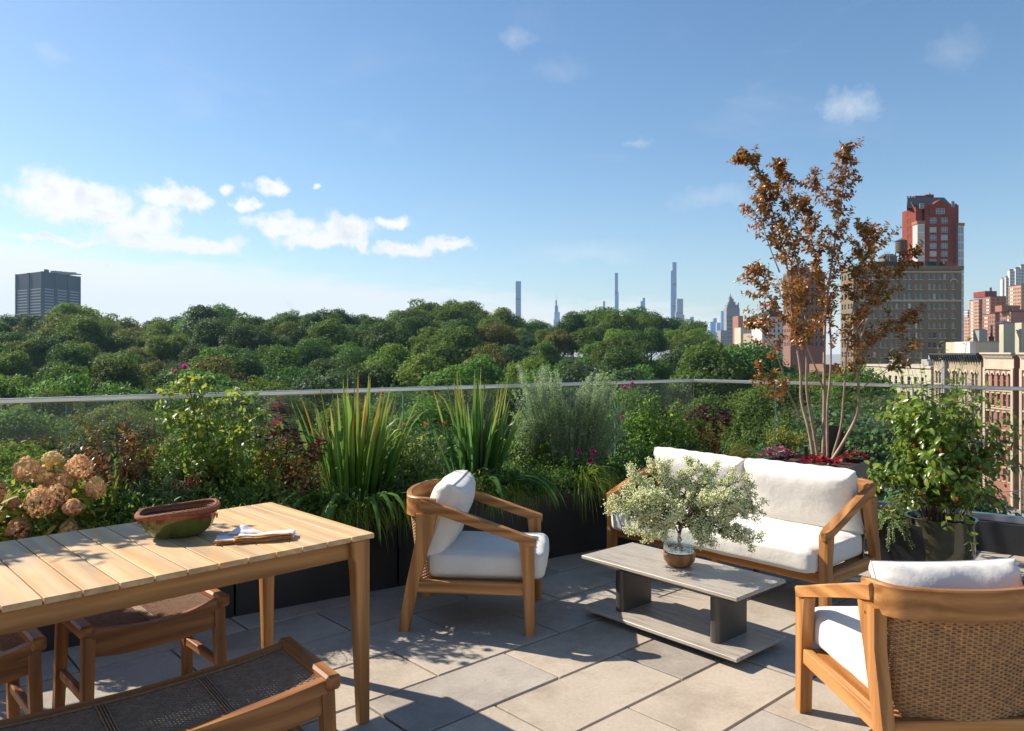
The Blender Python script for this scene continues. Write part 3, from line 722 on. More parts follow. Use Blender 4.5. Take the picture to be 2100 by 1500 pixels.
# avenue row houses, facade plane x = 94, towards the camera
def pf(px): return 94.0 / ((px - 1050) / F)
def rowhouse(name, label, pxa, pxb, wall, trim, cols, rowdef, top, arch=False, cornice='stone', depth=16.0):
    yb, ya = pf(pxa), pf(pxb)            # far, near
    B = bld(name, label); L = yb - ya; wins = []
    for (z_, h_, w_) in rowdef:
        for c in cols: wins.append((c * L - w_ / 2, c * L + w_ / 2, z_, z_ + h_))
    body(B, wall, 94.0, 94.0 + depth, ya, yb, GZ, top, (), wins, .3)
    put_windows(B, (94.0, yb), (0, -1), (-1, 0), wins, M['pane'], M['frame_w'] if wall is M['b_cream'] else M['frame'], .3)
    mb = MB()
    for (a0, a1, b0, b1) in wins:
        ys0, ys1 = yb - a1, yb - a0
        mb.box(93.85, 93.997, ys0 - .12, ys1 + .12, b0 - .22, b0 - .01)
        if arch and b0 > rowdef[1][0]:
            cm = (ys0 + ys1) / 2; rr = (ys1 - ys0) / 2
            pts = [(cm + (rr + .28) * math.cos(R(q)), b1 - rr + (rr + .28) * math.sin(R(q)) * 1.25) for q in range(0, 181, 20)] + [(cm + rr * math.cos(R(q)), b1 - rr + rr * math.sin(R(q))) for q in range(180, -1, -20)]
            mb.prism([(p_[0], p_[1]) for p_ in pts], 93.8, 93.997, 'yz')
        else: mb.box(93.88, 93.997, ys0 - .12, ys1 + .12, b1 + .01, b1 + .30)
    s_ = mb.build('window_trim', [trim], B); s_['kind'] = 'stuff'
    mb = MB()
    for (z_, h_, w_) in rowdef[:2]: mb.box(93.80, 93.998, ya, yb, z_ - .65, z_ - .35)
    mb.build('string_course', [trim], B)
    if cornice == 'stone':
        mb = MB(); mb.box(93.9, 93.999, ya - .02, yb + .02, top - 2.6, top - .7); mb.box(93.5, 94.3, ya - .1, yb + .1, top - .3, top); mb.box(93.2, 94.3, ya - .2, yb + .2, top, top + .35)
        mb.box(93.72, 93.995, ya, yb, top - 2.9, top - 2.62); mb.build('cornice', [trim], B)
        n_ = int(L / .36); dm = MB()
        for i in range(n_): dm.box(93.55, 93.9, ya + i * .36 + .05, ya + i * .36 + .23, top - .68, top - .32)
        dm = dm.build('dentil', [trim], B); dm['kind'] = 'stuff'
        for yq in (ya + .35, yb - .35):
            mb = MB(); mb.box(93.72, 93.996, yq - .35, yq + .35, GZ, top - 2.9); mb.build('pilaster', [trim], B)
    else:
        mb = MB(); mb.box(92.9, 94.4, ya - .1, yb + .1, top + .1, top + .5); mb.box(93.5, 94.2, ya, yb, top - .9, top + .1); mb.build('cornice', [M['b_dark']], B)
        n_ = int(L / .85)
        for i in range(n_ + 1):
            yq = ya + i * L / n_; mb = MB(); mb.prism([(93.0, top + .1), (93.0, top - .25), (93.45, top - 1.3), (93.5, top - 1.5), (93.5, top + .1)], yq - .11, yq + .11, 'xz')
            mb.build('bracket', [M['b_dark']], B)
    return B, ya, yb
rd = [(-1.6 - 3.35 * i - .9 + (0.9 if i == 0 else 0), 2.5, .85) for i in range(7)]
rd = [(-5.6, 2.9, .80)] + [(-5.6 - 3.55 * i + 0.1, 2.35, .85) for i in range(1, 6)]
RB, ya, yb = rowhouse('row_house', 'red brick row house with arched top windows and stone cornice on the avenue', 2018, 2080, M['b_rose'], M['b_stone'], [.14, .31, .5, .69, .86], rd, 0.9, True)
mb = MB(); mb.box(95.2, 105, pf(2080) - 2.6, pf(2080) - .01, GZ, .2); mb.build('recess_wall', [M['b_dark']], RB)
mb = MB(); mb.prism([(yb - (yb - ya) * .5 - 1.0, -19.2), (yb - (yb - ya) * .5 + 1.0, -19.2), (yb - (yb - ya) * .5 + 1.0, -16.4), (yb - (yb - ya) * .5, -15.0), (yb - (yb - ya) * .5 - 1.0, -16.4)], 93.55, 93.79, 'yz'); mb.build('aedicule', [M['b_stone']], RB)
rowhouse('row_house', 'brick row house at the right edge of the photo, stone cornice, nearest on the avenue', 2093, 2230, M['b_rose'], M['b_stone'], [.1, .22, .38, .5, .66, .78, .92], rd, 0.9, True)
CB, ya, yb = rowhouse('row_house', 'cream stone row house under a black bracketed cornice', 1915, 2012, M['b_cream'], M['b_stone'], [.07, .14, .27, .34, .45, .52, .64, .71, .84, .91], rd, .6, True, 'black')
for zf in (-5.9, -9.4, -12.9, -16.4):
    for f0 in (.40, .80):
        mb = MB(); y0_ = yb - (yb - ya) * (f0 + .17); y1_ = yb - (yb - ya) * f0
        mb.box(92.9, 93.8, y0_, y1_, zf - .2, zf - .12)
        for k in range(9): yq = y0_ + (y1_ - y0_) * k / 8; mb.box(92.9, 92.95, yq - .02, yq + .02, zf - .12, zf + .8)
        mb.box(92.9, 92.95, y0_, y1_, zf + .76, zf + .82); mb.build('fire_escape', [M['b_dark']], CB)
mb = MB(); mb.box(93.2, 94.0, pf(1944), pf(1938), GZ, -.5); mb.build('pilaster', [M['b_grey']], CB)
# low buildings beyond
B = bld('low_building', 'low cream building with pale flat roof behind the glossy shrub')
y0_, y1_ = pf(1912), pf(1770); wl = grid_wins([2.5 + 3 * i for i in range(int((y1_ - y0_ - 3) / 3))], [-6.5, -10, -13.5, -17], 1.2, 2.0)
body(B, M['b_stucco'], 94, 112, y0_ + .5, y1_, GZ, -2.4, (), wl); put_windows(B, (94, y1_), (0, -1), (-1, 0), wl, M['pane'], M['frame'], panes=False)
mb = MB(); mb.box(93.7, 112, y0_ + .2, y1_, -2.4, -1.9); mb.build('parapet', [M['b_stone']], B)
for i, (a, q) in enumerate(((96, 176), (100, 184), (98, 196), (105, 190))):
    mb = MB(); mb.box(a, a + 2.2, q, q + 2.6, -1.9, -.9 + i * .45); mb.build('roof_box', [M['b_grey']], B)
B = bld('building', 'rusty pink walk-up between the beige apartment house and the trees')
body(B, M['b_muted'], xx(1690, 262), xx(1722, 262), 262.5, 275, GZ, zz(748, 262), grid_wins([1.3, 3.6], [-8, -11.5], 1, 1.7), ())

# roofs and towers on the right
def far_tower(label, D, pa, pb, pc, ptop, mat, rowsp, colsp=None, white=(), ww=1.0, name='apartment_tower', group=None, dark=None, zbot=GZ):
    """lit left face from pa to pb, shaded front from pb to pc"""
    B = bld(name, label, 'building', group)
    x0, x1 = xx(pb, D), xx(pc, D); y1 = D * (pb - 1050) / (pa - 1050); top = zz(ptop, D)
    body(B, mat, x0, x1, D, y1, zbot, top)
    L = y1 - D; nr = int((top - GZ) / rowsp) - 1
    nc = colsp or max(3, int(L / 2.6)); wl = []
    for i in range(nc):
        for r in range(nr):
            k = 1 if i in white else 0
            a = (i + .5) * L / nc; z_ = top - 1.0 - (r + 1) * rowsp + rowsp * .2
            wl.append((a - ww / 2, a + ww / 2, z_, z_ + 1.5, k))
    stuff_windows(B, (x0, y1), (0, -1), (-1, 0), wl, [M['pane'], M['pane_white']], 'side_windows')
    W = x1 - x0; nc = max(2, int(W / 3.2)); wf = []
    for i in range(nc):
        for r in range(nr):
            if random.random() < .8: wf.append(((i + .5) * W / nc - .5, (i + .5) * W / nc + .5, top - 1.0 - (r + 1) * rowsp + rowsp * .2, top - 1.0 - (r + 1) * rowsp + rowsp * .2 + 1.4, 0))
    stuff_windows(B, (x0, D), (1, 0), (0, -1), wf, [M['pane']], 'front_windows')
    mb = MB(); mb.box(x0 - .15, x1 + .1, D - .15, y1, top, top + .5); mb.build('parapet', [M['b_dark'] if dark is None else dark], B)
    return B, x0, x1, D, y1, top
g = 'brick housing towers beyond the avenue'
B, *_ = far_tower('tan brick tower, leftmost of the brick housing towers right of the beige house', 640, 1988, 2007.3, 2014.7, 615, M['b_tan'], 2.8, 7, (1, 2), group=g)
B, x0, x1, D, y1, top = far_tower('tan and brown brick tower with a box penthouse and flue on top', 625, 2014.8, 2031, 2063, 609, M['b_brown'], 2.8, 6, (3, 4), group=g)
mb = MB(); mb.box(xx(2014, 640), xx(2038, 640), 636, 652, top + .5, zz(598, 640)); mb.build('penthouse', [M['b_red']], B)
mb = MB(); mb.box(xx(2031, 640), xx(2034, 640), 640, 641, zz(598, 640), zz(590, 640)); mb.build('flue', [M['b_dark']], B)
B, *_ = far_tower('lower red brick block in front of the tan towers', 528, 2014.9, 2040.7, 2052, 644, M['b_brown'], 2.8, 7, (1, 2), group=g)
B, x0, x1, D, y1, top = far_tower('wide brown brick block, right end runs out of the frame, low', 500, 2050.5, 2073, 2130, 640, M['b_brown'], 2.8, 6, (4,), group=g)
mb = MB(); mb.box(x0 - 4, x0 + 8, D + 3, D + 10, top + .5, zz(626, D)); mb.box(x0 + 2, x0 + 9, D + 1, D + 5, top + .5, zz(634, D)); mb.build('bulkhead', [M['b_brown']], B)
B, *_ = far_tower('tall brown brick tower at the right edge below the white tower', 600, 2068, 2094, 2150, 585, M['b_tan'], 2.9, 8, (1, 2), group=g)
B, *_ = far_tower('small pale tower left of the brick housing towers', 800, 1978, 1984.5, 1988, 637, M['b_white'], 3.0, 3)
B, *_ = far_tower('pale narrow block next to the beige house, lowest of its neighbours', 700, 1975, 1987, 1989, 652, M['b_tan'], 3.0, 4)
# white stepped tower
B = bld('apartment_tower', 'white stepped modern tower with blue glass at the right edge')
D = 760.0
for i, (a, b_, c, t_) in enumerate(((2051, 2056, 2060, 573), (2060, 2063, 2069, 570), (2066, 2071, 2081, 556), (2079, 2083, 2095, 552), (2090, 2094, 2150, 546))):
    dd = D + i * 6; x0, x1 = xx(b_, dd), xx(c, dd); y1 = dd * (b_ - 1050) / (a - 1050)
    body(B, M['b_white'], x0, x1, dd, min(y1, dd + 9), GZ, zz(t_, dd))
    wf = [(k + .3, k + 2.2, zz(t_, dd) - 3.2 * r - 2.6, zz(t_, dd) - 3.2 * r - .6, 0) for r in range(40) for k in np.arange(0.2, x1 - x0 - 2, 2.6)]
    stuff_windows(B, (x0, dd), (1, 0), (0, -1), wf, [M['pane_blue']], 'windows')
    mb = MB(); mb.box(x0 + .4, x1 - .4, dd + 1, dd + 6, zz(t_, dd), zz(t_ - 4, dd)); mb.build('roof_box', [M['b_grey']], B)
# stucco bulkhead blocks just behind the row-house cornice
B = bld('stucco_block', 'plain greenish stucco stair tower with pyramid roof above the red row house')
D = 185.0
for (a, b_, c, t_) in ((2049, 2058, 2081, 663), (2081.3, 2095, 2140, 662)):
    body(B, M['b_stucco'], xx(b_, D), xx(c, D), D, D * (b_ - 1050) / (a - 1050), GZ, zz(t_, D))
a, b_ = xx(2055, D), xx(2079, D); z_ = zz(663, D)
mb = MB(); mb.add([(a, D - .1, z_), (b_, D - .1, z_), (b_, D + 3, z_), (a, D + 3, z_), ((a + b_) / 2, D + 1.5, zz(657, D))], [(0, 1, 4), (1, 2, 4), (2, 3, 4), (3, 0, 4)]); mb.build('pyramid_roof', [M['b_slate']], B)
B = bld('low_building', 'low stucco parapet block with a white end, just above the black cornice')
D = 180.0; body(B, M['b_stucco'], xx(1999, D), xx(2049, D), D, D + 12, GZ, zz(701, D)); mb = MB(); mb.box(xx(1987, D), xx(1999, D) - .01, D - .4, D + 6, GZ, zz(701, D)); mb.build('end_wall', [M['b_white']], B)
mb = MB(); mb.box(xx(1999, D), xx(2049, D), D - .15, D - .004, zz(702.5, D), zz(700, D)); mb.build('coping', [M['b_cream']], B)
B = bld('water_tank', 'pale blue-grey square roof tank with dark pyramid cap before the brick towers', 'water tank')
D = 230.0; mb = MB(); mb.box(xx(2008, D), xx(2025, D), D, D + 3, GZ + 20, zz(677, D)); mb.build('tank', [M['b_grey']], B)
mb = MB(); a, b_ = xx(2007, D), xx(2026, D); z_ = zz(677, D); mb.add([(a, D - .2, z_), (b_, D - .2, z_), (b_, D + 3.2, z_), (a, D + 3.2, z_), ((a + b_) / 2, D + 1.5, zz(673, D))], [(0, 1, 4), (1, 2, 4), (2, 3, 4), (3, 0, 4)]); mb.build('cap', [M['b_slate']], B)
B = bld('chimney', 'thin dark chimney standing before the lower red brick block', 'chimney')
mb = MB(); mb.box(xx(2033, D), xx(2036, D), D, D + .5, GZ, zz(667, D)); mb.build('stack', [M['b_dark']], B)
mb = MB(); mb.box(xx(2031, D), xx(2038, D), D - .2, D + .7, GZ, zz(690, D)); mb.build('base', [M['b_dark']], B)

# far things: pre-war twin-spire house, hospital tower, skyscrapers
def spire_tower():
    D = 1150.0; B = bld('spired_tower', 'grey stone tower with stepped spire at the end of the avenue')
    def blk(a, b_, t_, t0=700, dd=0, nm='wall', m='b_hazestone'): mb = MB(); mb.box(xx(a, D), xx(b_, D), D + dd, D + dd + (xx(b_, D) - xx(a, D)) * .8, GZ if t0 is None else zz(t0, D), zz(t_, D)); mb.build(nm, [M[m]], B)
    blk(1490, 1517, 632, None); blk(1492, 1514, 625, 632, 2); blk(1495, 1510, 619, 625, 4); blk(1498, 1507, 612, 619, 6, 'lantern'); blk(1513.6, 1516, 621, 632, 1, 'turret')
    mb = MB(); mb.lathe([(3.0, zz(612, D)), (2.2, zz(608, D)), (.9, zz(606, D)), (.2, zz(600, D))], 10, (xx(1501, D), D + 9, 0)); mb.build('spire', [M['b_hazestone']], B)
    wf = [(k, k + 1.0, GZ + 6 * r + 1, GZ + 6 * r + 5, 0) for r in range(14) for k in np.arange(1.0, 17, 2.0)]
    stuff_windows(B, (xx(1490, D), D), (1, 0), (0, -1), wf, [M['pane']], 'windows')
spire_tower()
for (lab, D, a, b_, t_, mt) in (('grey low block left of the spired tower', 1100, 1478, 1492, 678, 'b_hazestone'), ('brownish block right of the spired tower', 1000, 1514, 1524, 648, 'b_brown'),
                            ('pale low block right of the spired tower', 900, 1519, 1548, 672, 'b_stone'), ('cream low block behind the tree tops right of the spired tower', 760, 1540, 1566, 684, 'b_cream')):
    B = bld('apartment_house', lab); x0, x1 = xx(a, D), xx(b_, D)
    body(B, M[mt], x0, x1, D, D + 25, GZ, zz(t_, D))
    wf = [(k, k + 1.2, zz(t_, D) - 3.2 * r - 3, zz(t_, D) - 3.2 * r - 1.4, 0) for r in range(14) for k in np.arange(1.0, x1 - x0 - 1.5, 2.8)]
    stuff_windows(B, (x0, D), (1, 0), (0, -1), wf, [M['pane']], 'windows')
# dark hospital tower, seen on its corner
D = 1200.0; B = bld('slab_tower', 'dark blue-grey slab tower rising over the trees at far left')
def corner_tower():
    A = Vector((xx(87, D), D, 0)); L_ = Vector((xx(33, D * 1.04), D * 1.04, 0)); Rr = Vector((xx(164, D * 1.07), D * 1.07, 0)); z1 = zz(557, D)
    mb = MB(); Bk = L_ + (Rr - A)
    mb.prism([(A.x, A.y), (Rr.x, Rr.y), (Bk.x, Bk.y), (L_.x, L_.y)], GZ, z1, 'xy'); mb.build('wall', [M['b_navy']], B)
    def face(P, Q, n, groups):
        u = (Q - P); L = u.length; u.normalize(); nn = Vector((u.y, -u.x, 0)); pil = MB()
        for k in range(groups + 1):
            a = k * L / groups
            for s in ((-2.6, 2.6),):
                a0, a1 = max(0, a + s[0]), min(L, a + s[1]); p0, p1 = P + u * a0, P + u * a1
                pil.prism([((p0).x, (p0).y), ((p1).x, (p1).y), ((p1 + nn * 1.6).x, (p1 + nn * 1.6).y), ((p0 + nn * 1.6).x, (p0 + nn * 1.6).y)], GZ, z1 + .2, 'xy')
        pil.build('rib', [M['b_navy']], B)
        w_ = [(k * L / groups + 3.4, (k + 1) * L / groups - 3.4, z1 - 28 - 4.6 * r, z1 - 26.2 - 4.6 * r, 0) for k in range(groups) for r in range(22)]
        stuff_windows(B, (P.x, P.y), (u.x, u.y), (nn.x, nn.y), w_, [M['far_pane']], 'windows', 0.3)
    face(L_, A, 0, 2); face(A, Rr, 0, 3)
    for (px_, w_, h_) in ((83, 3.4, 552), (100, 9, 555), (112, 7, 556), (124, 5, 557), (135, 12, 558), (148, 8, 561)):
        mb = MB(); c = xx(px_, D * 1.03); mb.box(c - w_ / 2, c + w_ / 2, D * 1.04, D * 1.04 + 8, z1, zz(h_ - 1, D * 1.03)); mb.build('roof_box', [M['b_grey' if px_ > 90 else 'b_navy']], B)
M['far_pane'] = plain('far_window_band', (0.16, 0.18, 0.22), 0.3, var=0.05, spec=0.8)
corner_tower()
B = bld('low_building', 'pale low building at the left edge beside the dark slab tower'); D = 1250.0
body(B, M['b_grey'], xx(25, D), xx(34, D), D + 20, D + 60, GZ, zz(633, D)); body(B, M['b_white'], xx(-60, D), xx(25, D), D + 20, D + 60, GZ, zz(652, D))
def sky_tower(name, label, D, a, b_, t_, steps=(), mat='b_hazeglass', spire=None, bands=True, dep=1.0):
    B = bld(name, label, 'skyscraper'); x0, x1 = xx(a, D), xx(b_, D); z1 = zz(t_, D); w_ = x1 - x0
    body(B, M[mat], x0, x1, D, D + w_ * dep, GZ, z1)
    for (sa, sb, st) in steps: body(B, M[mat], xx(sa, D), xx(sb, D), D + w_ * .1, D + w_ * .9, GZ, zz(st, D), name='shoulder')
    if bands:
        wf = [(w_ * .12 + k * w_ * .26, w_ * .12 + k * w_ * .26 + w_ * .16, z1 - 14 * r - 12, z1 - 14 * r - 3, 0) for r in range(int((z1 - GZ) / 14) - 1) for k in range(3)]
        stuff_windows(B, (x0, D), (1, 0), (0, -1), wf, [M['sky_pane']], 'windows', .4)
        stuff_windows(B, (x0, D), (1, 0), (0, -1), [(0.5, w_ - .5, z1 - f_ * (z1 - GZ) - 9, z1 - f_ * (z1 - GZ), 0) for f_ in (.22, .45, .62, .8)], [M['sky_dark']], 'mechanical_floor', .6)
    if spire: mb = MB(); mb.lathe([(2.5, z1), (.6, zz(spire, D))], 8, ((x0 + x1) / 2, D + w_ / 2, 0)); mb.build('spire', [M[mat]], B)
    return B
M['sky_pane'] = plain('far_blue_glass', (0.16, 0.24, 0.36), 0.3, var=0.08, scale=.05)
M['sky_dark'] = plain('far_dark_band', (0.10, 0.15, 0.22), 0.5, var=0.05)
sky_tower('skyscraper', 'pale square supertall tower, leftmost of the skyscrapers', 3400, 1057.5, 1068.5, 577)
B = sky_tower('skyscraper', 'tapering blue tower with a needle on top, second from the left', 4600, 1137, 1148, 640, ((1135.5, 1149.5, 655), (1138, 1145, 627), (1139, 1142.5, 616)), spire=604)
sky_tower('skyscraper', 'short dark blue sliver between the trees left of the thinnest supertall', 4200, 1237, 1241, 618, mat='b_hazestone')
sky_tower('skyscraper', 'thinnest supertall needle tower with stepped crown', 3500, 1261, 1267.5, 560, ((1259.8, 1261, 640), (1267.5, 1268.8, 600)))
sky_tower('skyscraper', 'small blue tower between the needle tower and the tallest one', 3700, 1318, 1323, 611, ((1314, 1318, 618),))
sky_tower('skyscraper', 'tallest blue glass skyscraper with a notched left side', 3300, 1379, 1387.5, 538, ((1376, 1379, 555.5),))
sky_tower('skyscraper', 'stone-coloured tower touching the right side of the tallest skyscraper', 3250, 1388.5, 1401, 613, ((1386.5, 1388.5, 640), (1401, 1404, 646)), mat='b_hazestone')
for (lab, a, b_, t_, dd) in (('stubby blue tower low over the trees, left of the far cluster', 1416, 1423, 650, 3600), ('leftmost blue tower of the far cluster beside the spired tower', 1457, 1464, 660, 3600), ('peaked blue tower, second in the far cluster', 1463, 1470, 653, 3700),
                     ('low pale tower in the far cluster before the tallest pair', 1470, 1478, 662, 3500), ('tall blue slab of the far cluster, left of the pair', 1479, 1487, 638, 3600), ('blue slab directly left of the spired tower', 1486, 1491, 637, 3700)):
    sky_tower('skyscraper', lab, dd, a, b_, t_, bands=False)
for px_, t_ in ((1298, 622), (1336, 628)):
    pass

# traffic light and street lamp on the avenue
T = bld('traffic_light', 'yellow three-lens traffic light hanging over the avenue', 'traffic light')
tx = 76.5; ty = tx / ((2033 - 1050) / F); tz = zz(1026, ty)
M['tl_yellow'] = plain('signal_yellow', (0.85, 0.33, 0.03), 0.5, var=0.05); M['tl_red'] = plain('red_lens', (0.7, 0.05, 0.02), 0.3)
mb = MB(); mb.box(tx - .26, tx + .26, ty - .2, ty + .2, tz - .7, tz + .7, .03); mb.build('housing', [M['tl_yellow']], T)
for k in range(3):
    mb = MB(); mb.tube([(tx, ty - .2, tz + .45 - k * .45), (tx, ty - .36, tz + .45 - k * .45)], .15, 12); mb.build('lens', [M['tl_red' if k == 0 else 'b_dark']], T)
mb = MB(); mb.tube([(89.2, ty, GZ), (89.2, ty, tz + 1.4)], .13, 8); mb.tube([(89.2, ty, tz + 1.3), (83, ty, tz + 1.6), (tx, ty, tz + 1.2)], .07, 6); mb.tube([(tx, ty, tz + 1.2), (tx, ty, tz + .7)], .05, 6); mb.build('mast_arm', [M['b_grey']], T)
T = bld('street_lamp', 'curved grey street lamp by the row houses at the right edge', 'street lamp')
lx = 88.9; ly = lx / ((2094 - 1050) / F)
mb = MB(); mb.tube([(lx, ly, GZ), (lx, ly, zz(985, ly))], .11, 8); mb.build('pole', [M['b_grey']], T)
mb = MB(); mb.tube([(lx, ly, zz(985, ly)), (lx - .4, ly, zz(960, ly)), (lx - 1.3, ly, zz(951, ly)), (lx - 2.2, ly, zz(950, ly))], .06, 6); mb.build('arm', [M['b_grey']], T)
mb = MB(); mb.box(lx - 2.9, lx - 2.1, ly - .15, ly + .15, zz(950, ly) - .1, zz(950, ly) + .08, .03); mb.build('lamp_head', [M['b_grey']], T)

# ------------------------------------------------------------------ park trees
def rand_dirs(n): 
    v = rng.normal(size=(n, 3)); return v / np.linalg.norm(v, axis=1, keepdims=True)
def crown_mesh(name, seed, nl, per, leaf, rad=6.2, zc=12.6, rz=7.0, lob=(1.5, 2.7), mat=None):
    r = np.random.default_rng(seed)
    C = []; 
    for i in range(nl):
        d = r.normal(size=3); d /= np.linalg.norm(d); d[2] = abs(d[2]) * 1.0 - 0.28
        d /= np.linalg.norm(d); q = r.uniform(0.62, 1.0)
        C.append((d[0] * (rad - 1.7) * q, d[1] * (rad - 1.7) * q, zc + d[2] * (rz - 1.6) * q, r.uniform(*lob)))
    C = np.array(C); idx = np.repeat(np.arange(nl), per); n = len(idx)
    d = r.normal(size=(n, 3)); d /= np.linalg.norm(d, axis=1, keepdims=True); d[:, 2] += .25; d /= np.linalg.norm(d, axis=1, keepdims=True)
    rr = C[idx, 3] * (0.80 + 0.32 * r.random(n) ** 1.5) * (1 + .22 * np.sin(d[:, 0] * 7 + idx) * np.cos(d[:, 1] * 6 + idx * 2))
    P = C[idx, :3] + d * rr[:, None] * np.array([1, 1, .9])
    N = d + r.normal(size=(n, 3)) * .55; N /= np.linalg.norm(N, axis=1, keepdims=True)
    T_ = np.cross(N, r.normal(size=(n, 3))); T_ /= np.linalg.norm(T_, axis=1, keepdims=True); Bn = np.cross(N, T_)
    s = leaf * (0.6 + .8 * r.random(n))[:, None]
    V = np.stack([P - T_ * s * .9, P - Bn * s * .5 + N * s * .15, P + T_ * s * .9, P + Bn * s * .5 + N * s * .15], 1).reshape(-1, 3)
    Fq = np.arange(n * 4).reshape(n, 4)
    lobtone = r.random(nl) * .35
    tone = np.clip(np.repeat(lobtone[idx] + r.random(n) * .65, 4), 0, 1)
    return np_mesh(name, V, Fq, mat, False, tone)
LEAFP = {
 'dark': leafmat('dark_park_leaves', [(0.0277, 0.0650, 0.0115), (0.0581, 0.1239, 0.0185), (0.0969, 0.1780, 0.0278)], .30, rough=.6, spec=.2, rnd=.55),
 'mid': leafmat('mid_park_leaves', [(0.0471, 0.0959, 0.0139), (0.0858, 0.1672, 0.0208), (0.1385, 0.2322, 0.0324)], .36, rough=.6, spec=.2, rnd=.55),
 'light': leafmat('light_park_leaves', [(0.0762, 0.1239, 0.0139), (0.1316, 0.2089, 0.0208), (0.1939, 0.2709, 0.0371)], .38, rough=.6, spec=.2, rnd=.5),
 'olive': leafmat('olive_park_leaves', [(0.0762, 0.0866, 0.0151), (0.1385, 0.1455, 0.0232), (0.2078, 0.1934, 0.0348)], .34, rough=.6, spec=.2, rnd=.5),
 'blue': leafmat('bluish_park_leaves', [(0.0277, 0.0589, 0.0208), (0.0554, 0.1084, 0.0371), (0.1177, 0.1780, 0.0695)], .26, rough=.6, spec=.2, rnd=.5)}
KW = {'dark': 'dark green', 'mid': 'mid-green', 'light': 'yellow-green', 'olive': 'olive-brown', 'blue': 'grey-green'}
M['bark'] = plain('park_tree_bark', (0.10, 0.08, 0.06), 0.95, var=0.3, scale=3)
shapes = [dict(nl=46, rad=6.2, rz=7.4), dict(nl=40, rad=5.6, rz=8.1, zc=12.0), dict(nl=54, rad=7.0, rz=7.2, zc=12.6), dict(nl=42, rad=6.4, rz=7.6), dict(nl=46, rad=6.0, rz=7.2)]
crowns = {}
for ki, k in enumerate(LEAFP):
    for si in range(3):
        sh = shapes[(si * 2 + ki) % 5]
        crowns[(k, si, 0)] = crown_mesh('crown', 100 + ki * 10 + si, per=440, leaf=.26, lob=(1.4, 2.7), mat=LEAFP[k], **sh)
    sh = shapes[ki % 5]
    crowns[(k, 0, 1)] = crown_mesh('crown', 300 + ki, sh['nl'] + 24, 1000, .145, sh['rad'], sh.get('zc', 12.6), sh['rz'], (1.2, 2.2), LEAFP[k])
def trunk_mesh(seed):
    r = random.Random(seed); mb = MB(); mb.tube([(0, 0, -2.5), (.1, 0, 3), (.2, .1, 7), (0, .2, 12)], [.42, .34, .27, .15], 7)
    for i in range(7):
        a = r.uniform(0, 6.28); z = r.uniform(5, 9); L = r.uniform(3, 5)
        mb.tube([(.15, .1, z), (math.cos(a) * L * .5, math.sin(a) * L * .5, z + L * .45), (math.cos(a) * L, math.sin(a) * L, z + L * 1.0)], [.16, .11, .05], 5, caps=False)
    return mb.mesh('trunk', [M['bark']], True)
trunks = [trunk_mesh(i) for i in range(3)]
SIL = [(-400, 650), (0, 652), (60, 645), (110, 628), (150, 620), (200, 628), (260, 648), (330, 652), (400, 636), (440, 615), (480, 636), (520, 632), (550, 645), (600, 640), (680, 632), (720, 640), (760, 652), (800, 640), (850, 622), (905, 606), (960, 612), (1000, 622), (1050, 640), (1100, 658), (1140, 664), (1170, 640), (1210, 624), (1250, 626), (1300, 632), (1340, 644), (1380, 652), (1420, 652), (1450, 672), (1500, 690), (1560, 700), (1620, 705), (1700, 716), (1760, 738), (2200, 760)]
def sil(px): return float(np.interp(px, [a for a, b in SIL], [b for a, b in SIL]))
LM = [(-400, 'off the left edge'), (20, 'under the left end of the dark slab tower'), (110, 'under the dark slab tower'), (185, 'just right of the dark slab tower'), (260, 'above the bronze-leaved shrub'), (345, 'left of the tall pink rose bush'), (420, 'above the tall pink rose bush'),
      (500, 'above the white-flowered rose bush'), (575, 'above the purple-headed plant'), (650, 'above the left blade clump'), (730, 'behind the orange-tipped blades'), (820, 'between the two blade clumps'), (900, 'above the white-cushioned chair'), (975, 'above the right blade clump'), (1050, 'under the leftmost skyscraper'), (1120, 'under the spired blue tower'),
      (1190, 'above the silvery shrub'), (1255, 'under the needle tower'), (1320, 'under the small blue tower'), (1390, 'under the tallest skyscraper'), (1460, 'above the dark purple plant'), (1530, 'left of the reddish tree'), (1610, 'behind the reddish tree trunks'), (1700, 'behind the right half of the reddish tree'), (1790, 'behind the glossy shrub'), (1900, 'by the avenue, right')]
ROWN = ['skyline row', 'second skyline row', 'third skyline row', 'upper middle row', 'middle row', 'lower middle row', 'row just above the rail', 'row cut by the rail', 'upper row behind glass', 'middle row behind glass', 'lower row behind glass', 'lowest row behind glass']
rows_ = [(335, 0, 42), (292, 14, 35), (252, 34, 29), (216, 54, 24), (184, 76, 21), (156, 98, 18), (130, 124, 15), (107, 156, 13), (88, 196, 11), (72, 240, 10), (58, 292, 9), (46, 350, 8)]
rt = random.Random(5); used = {}
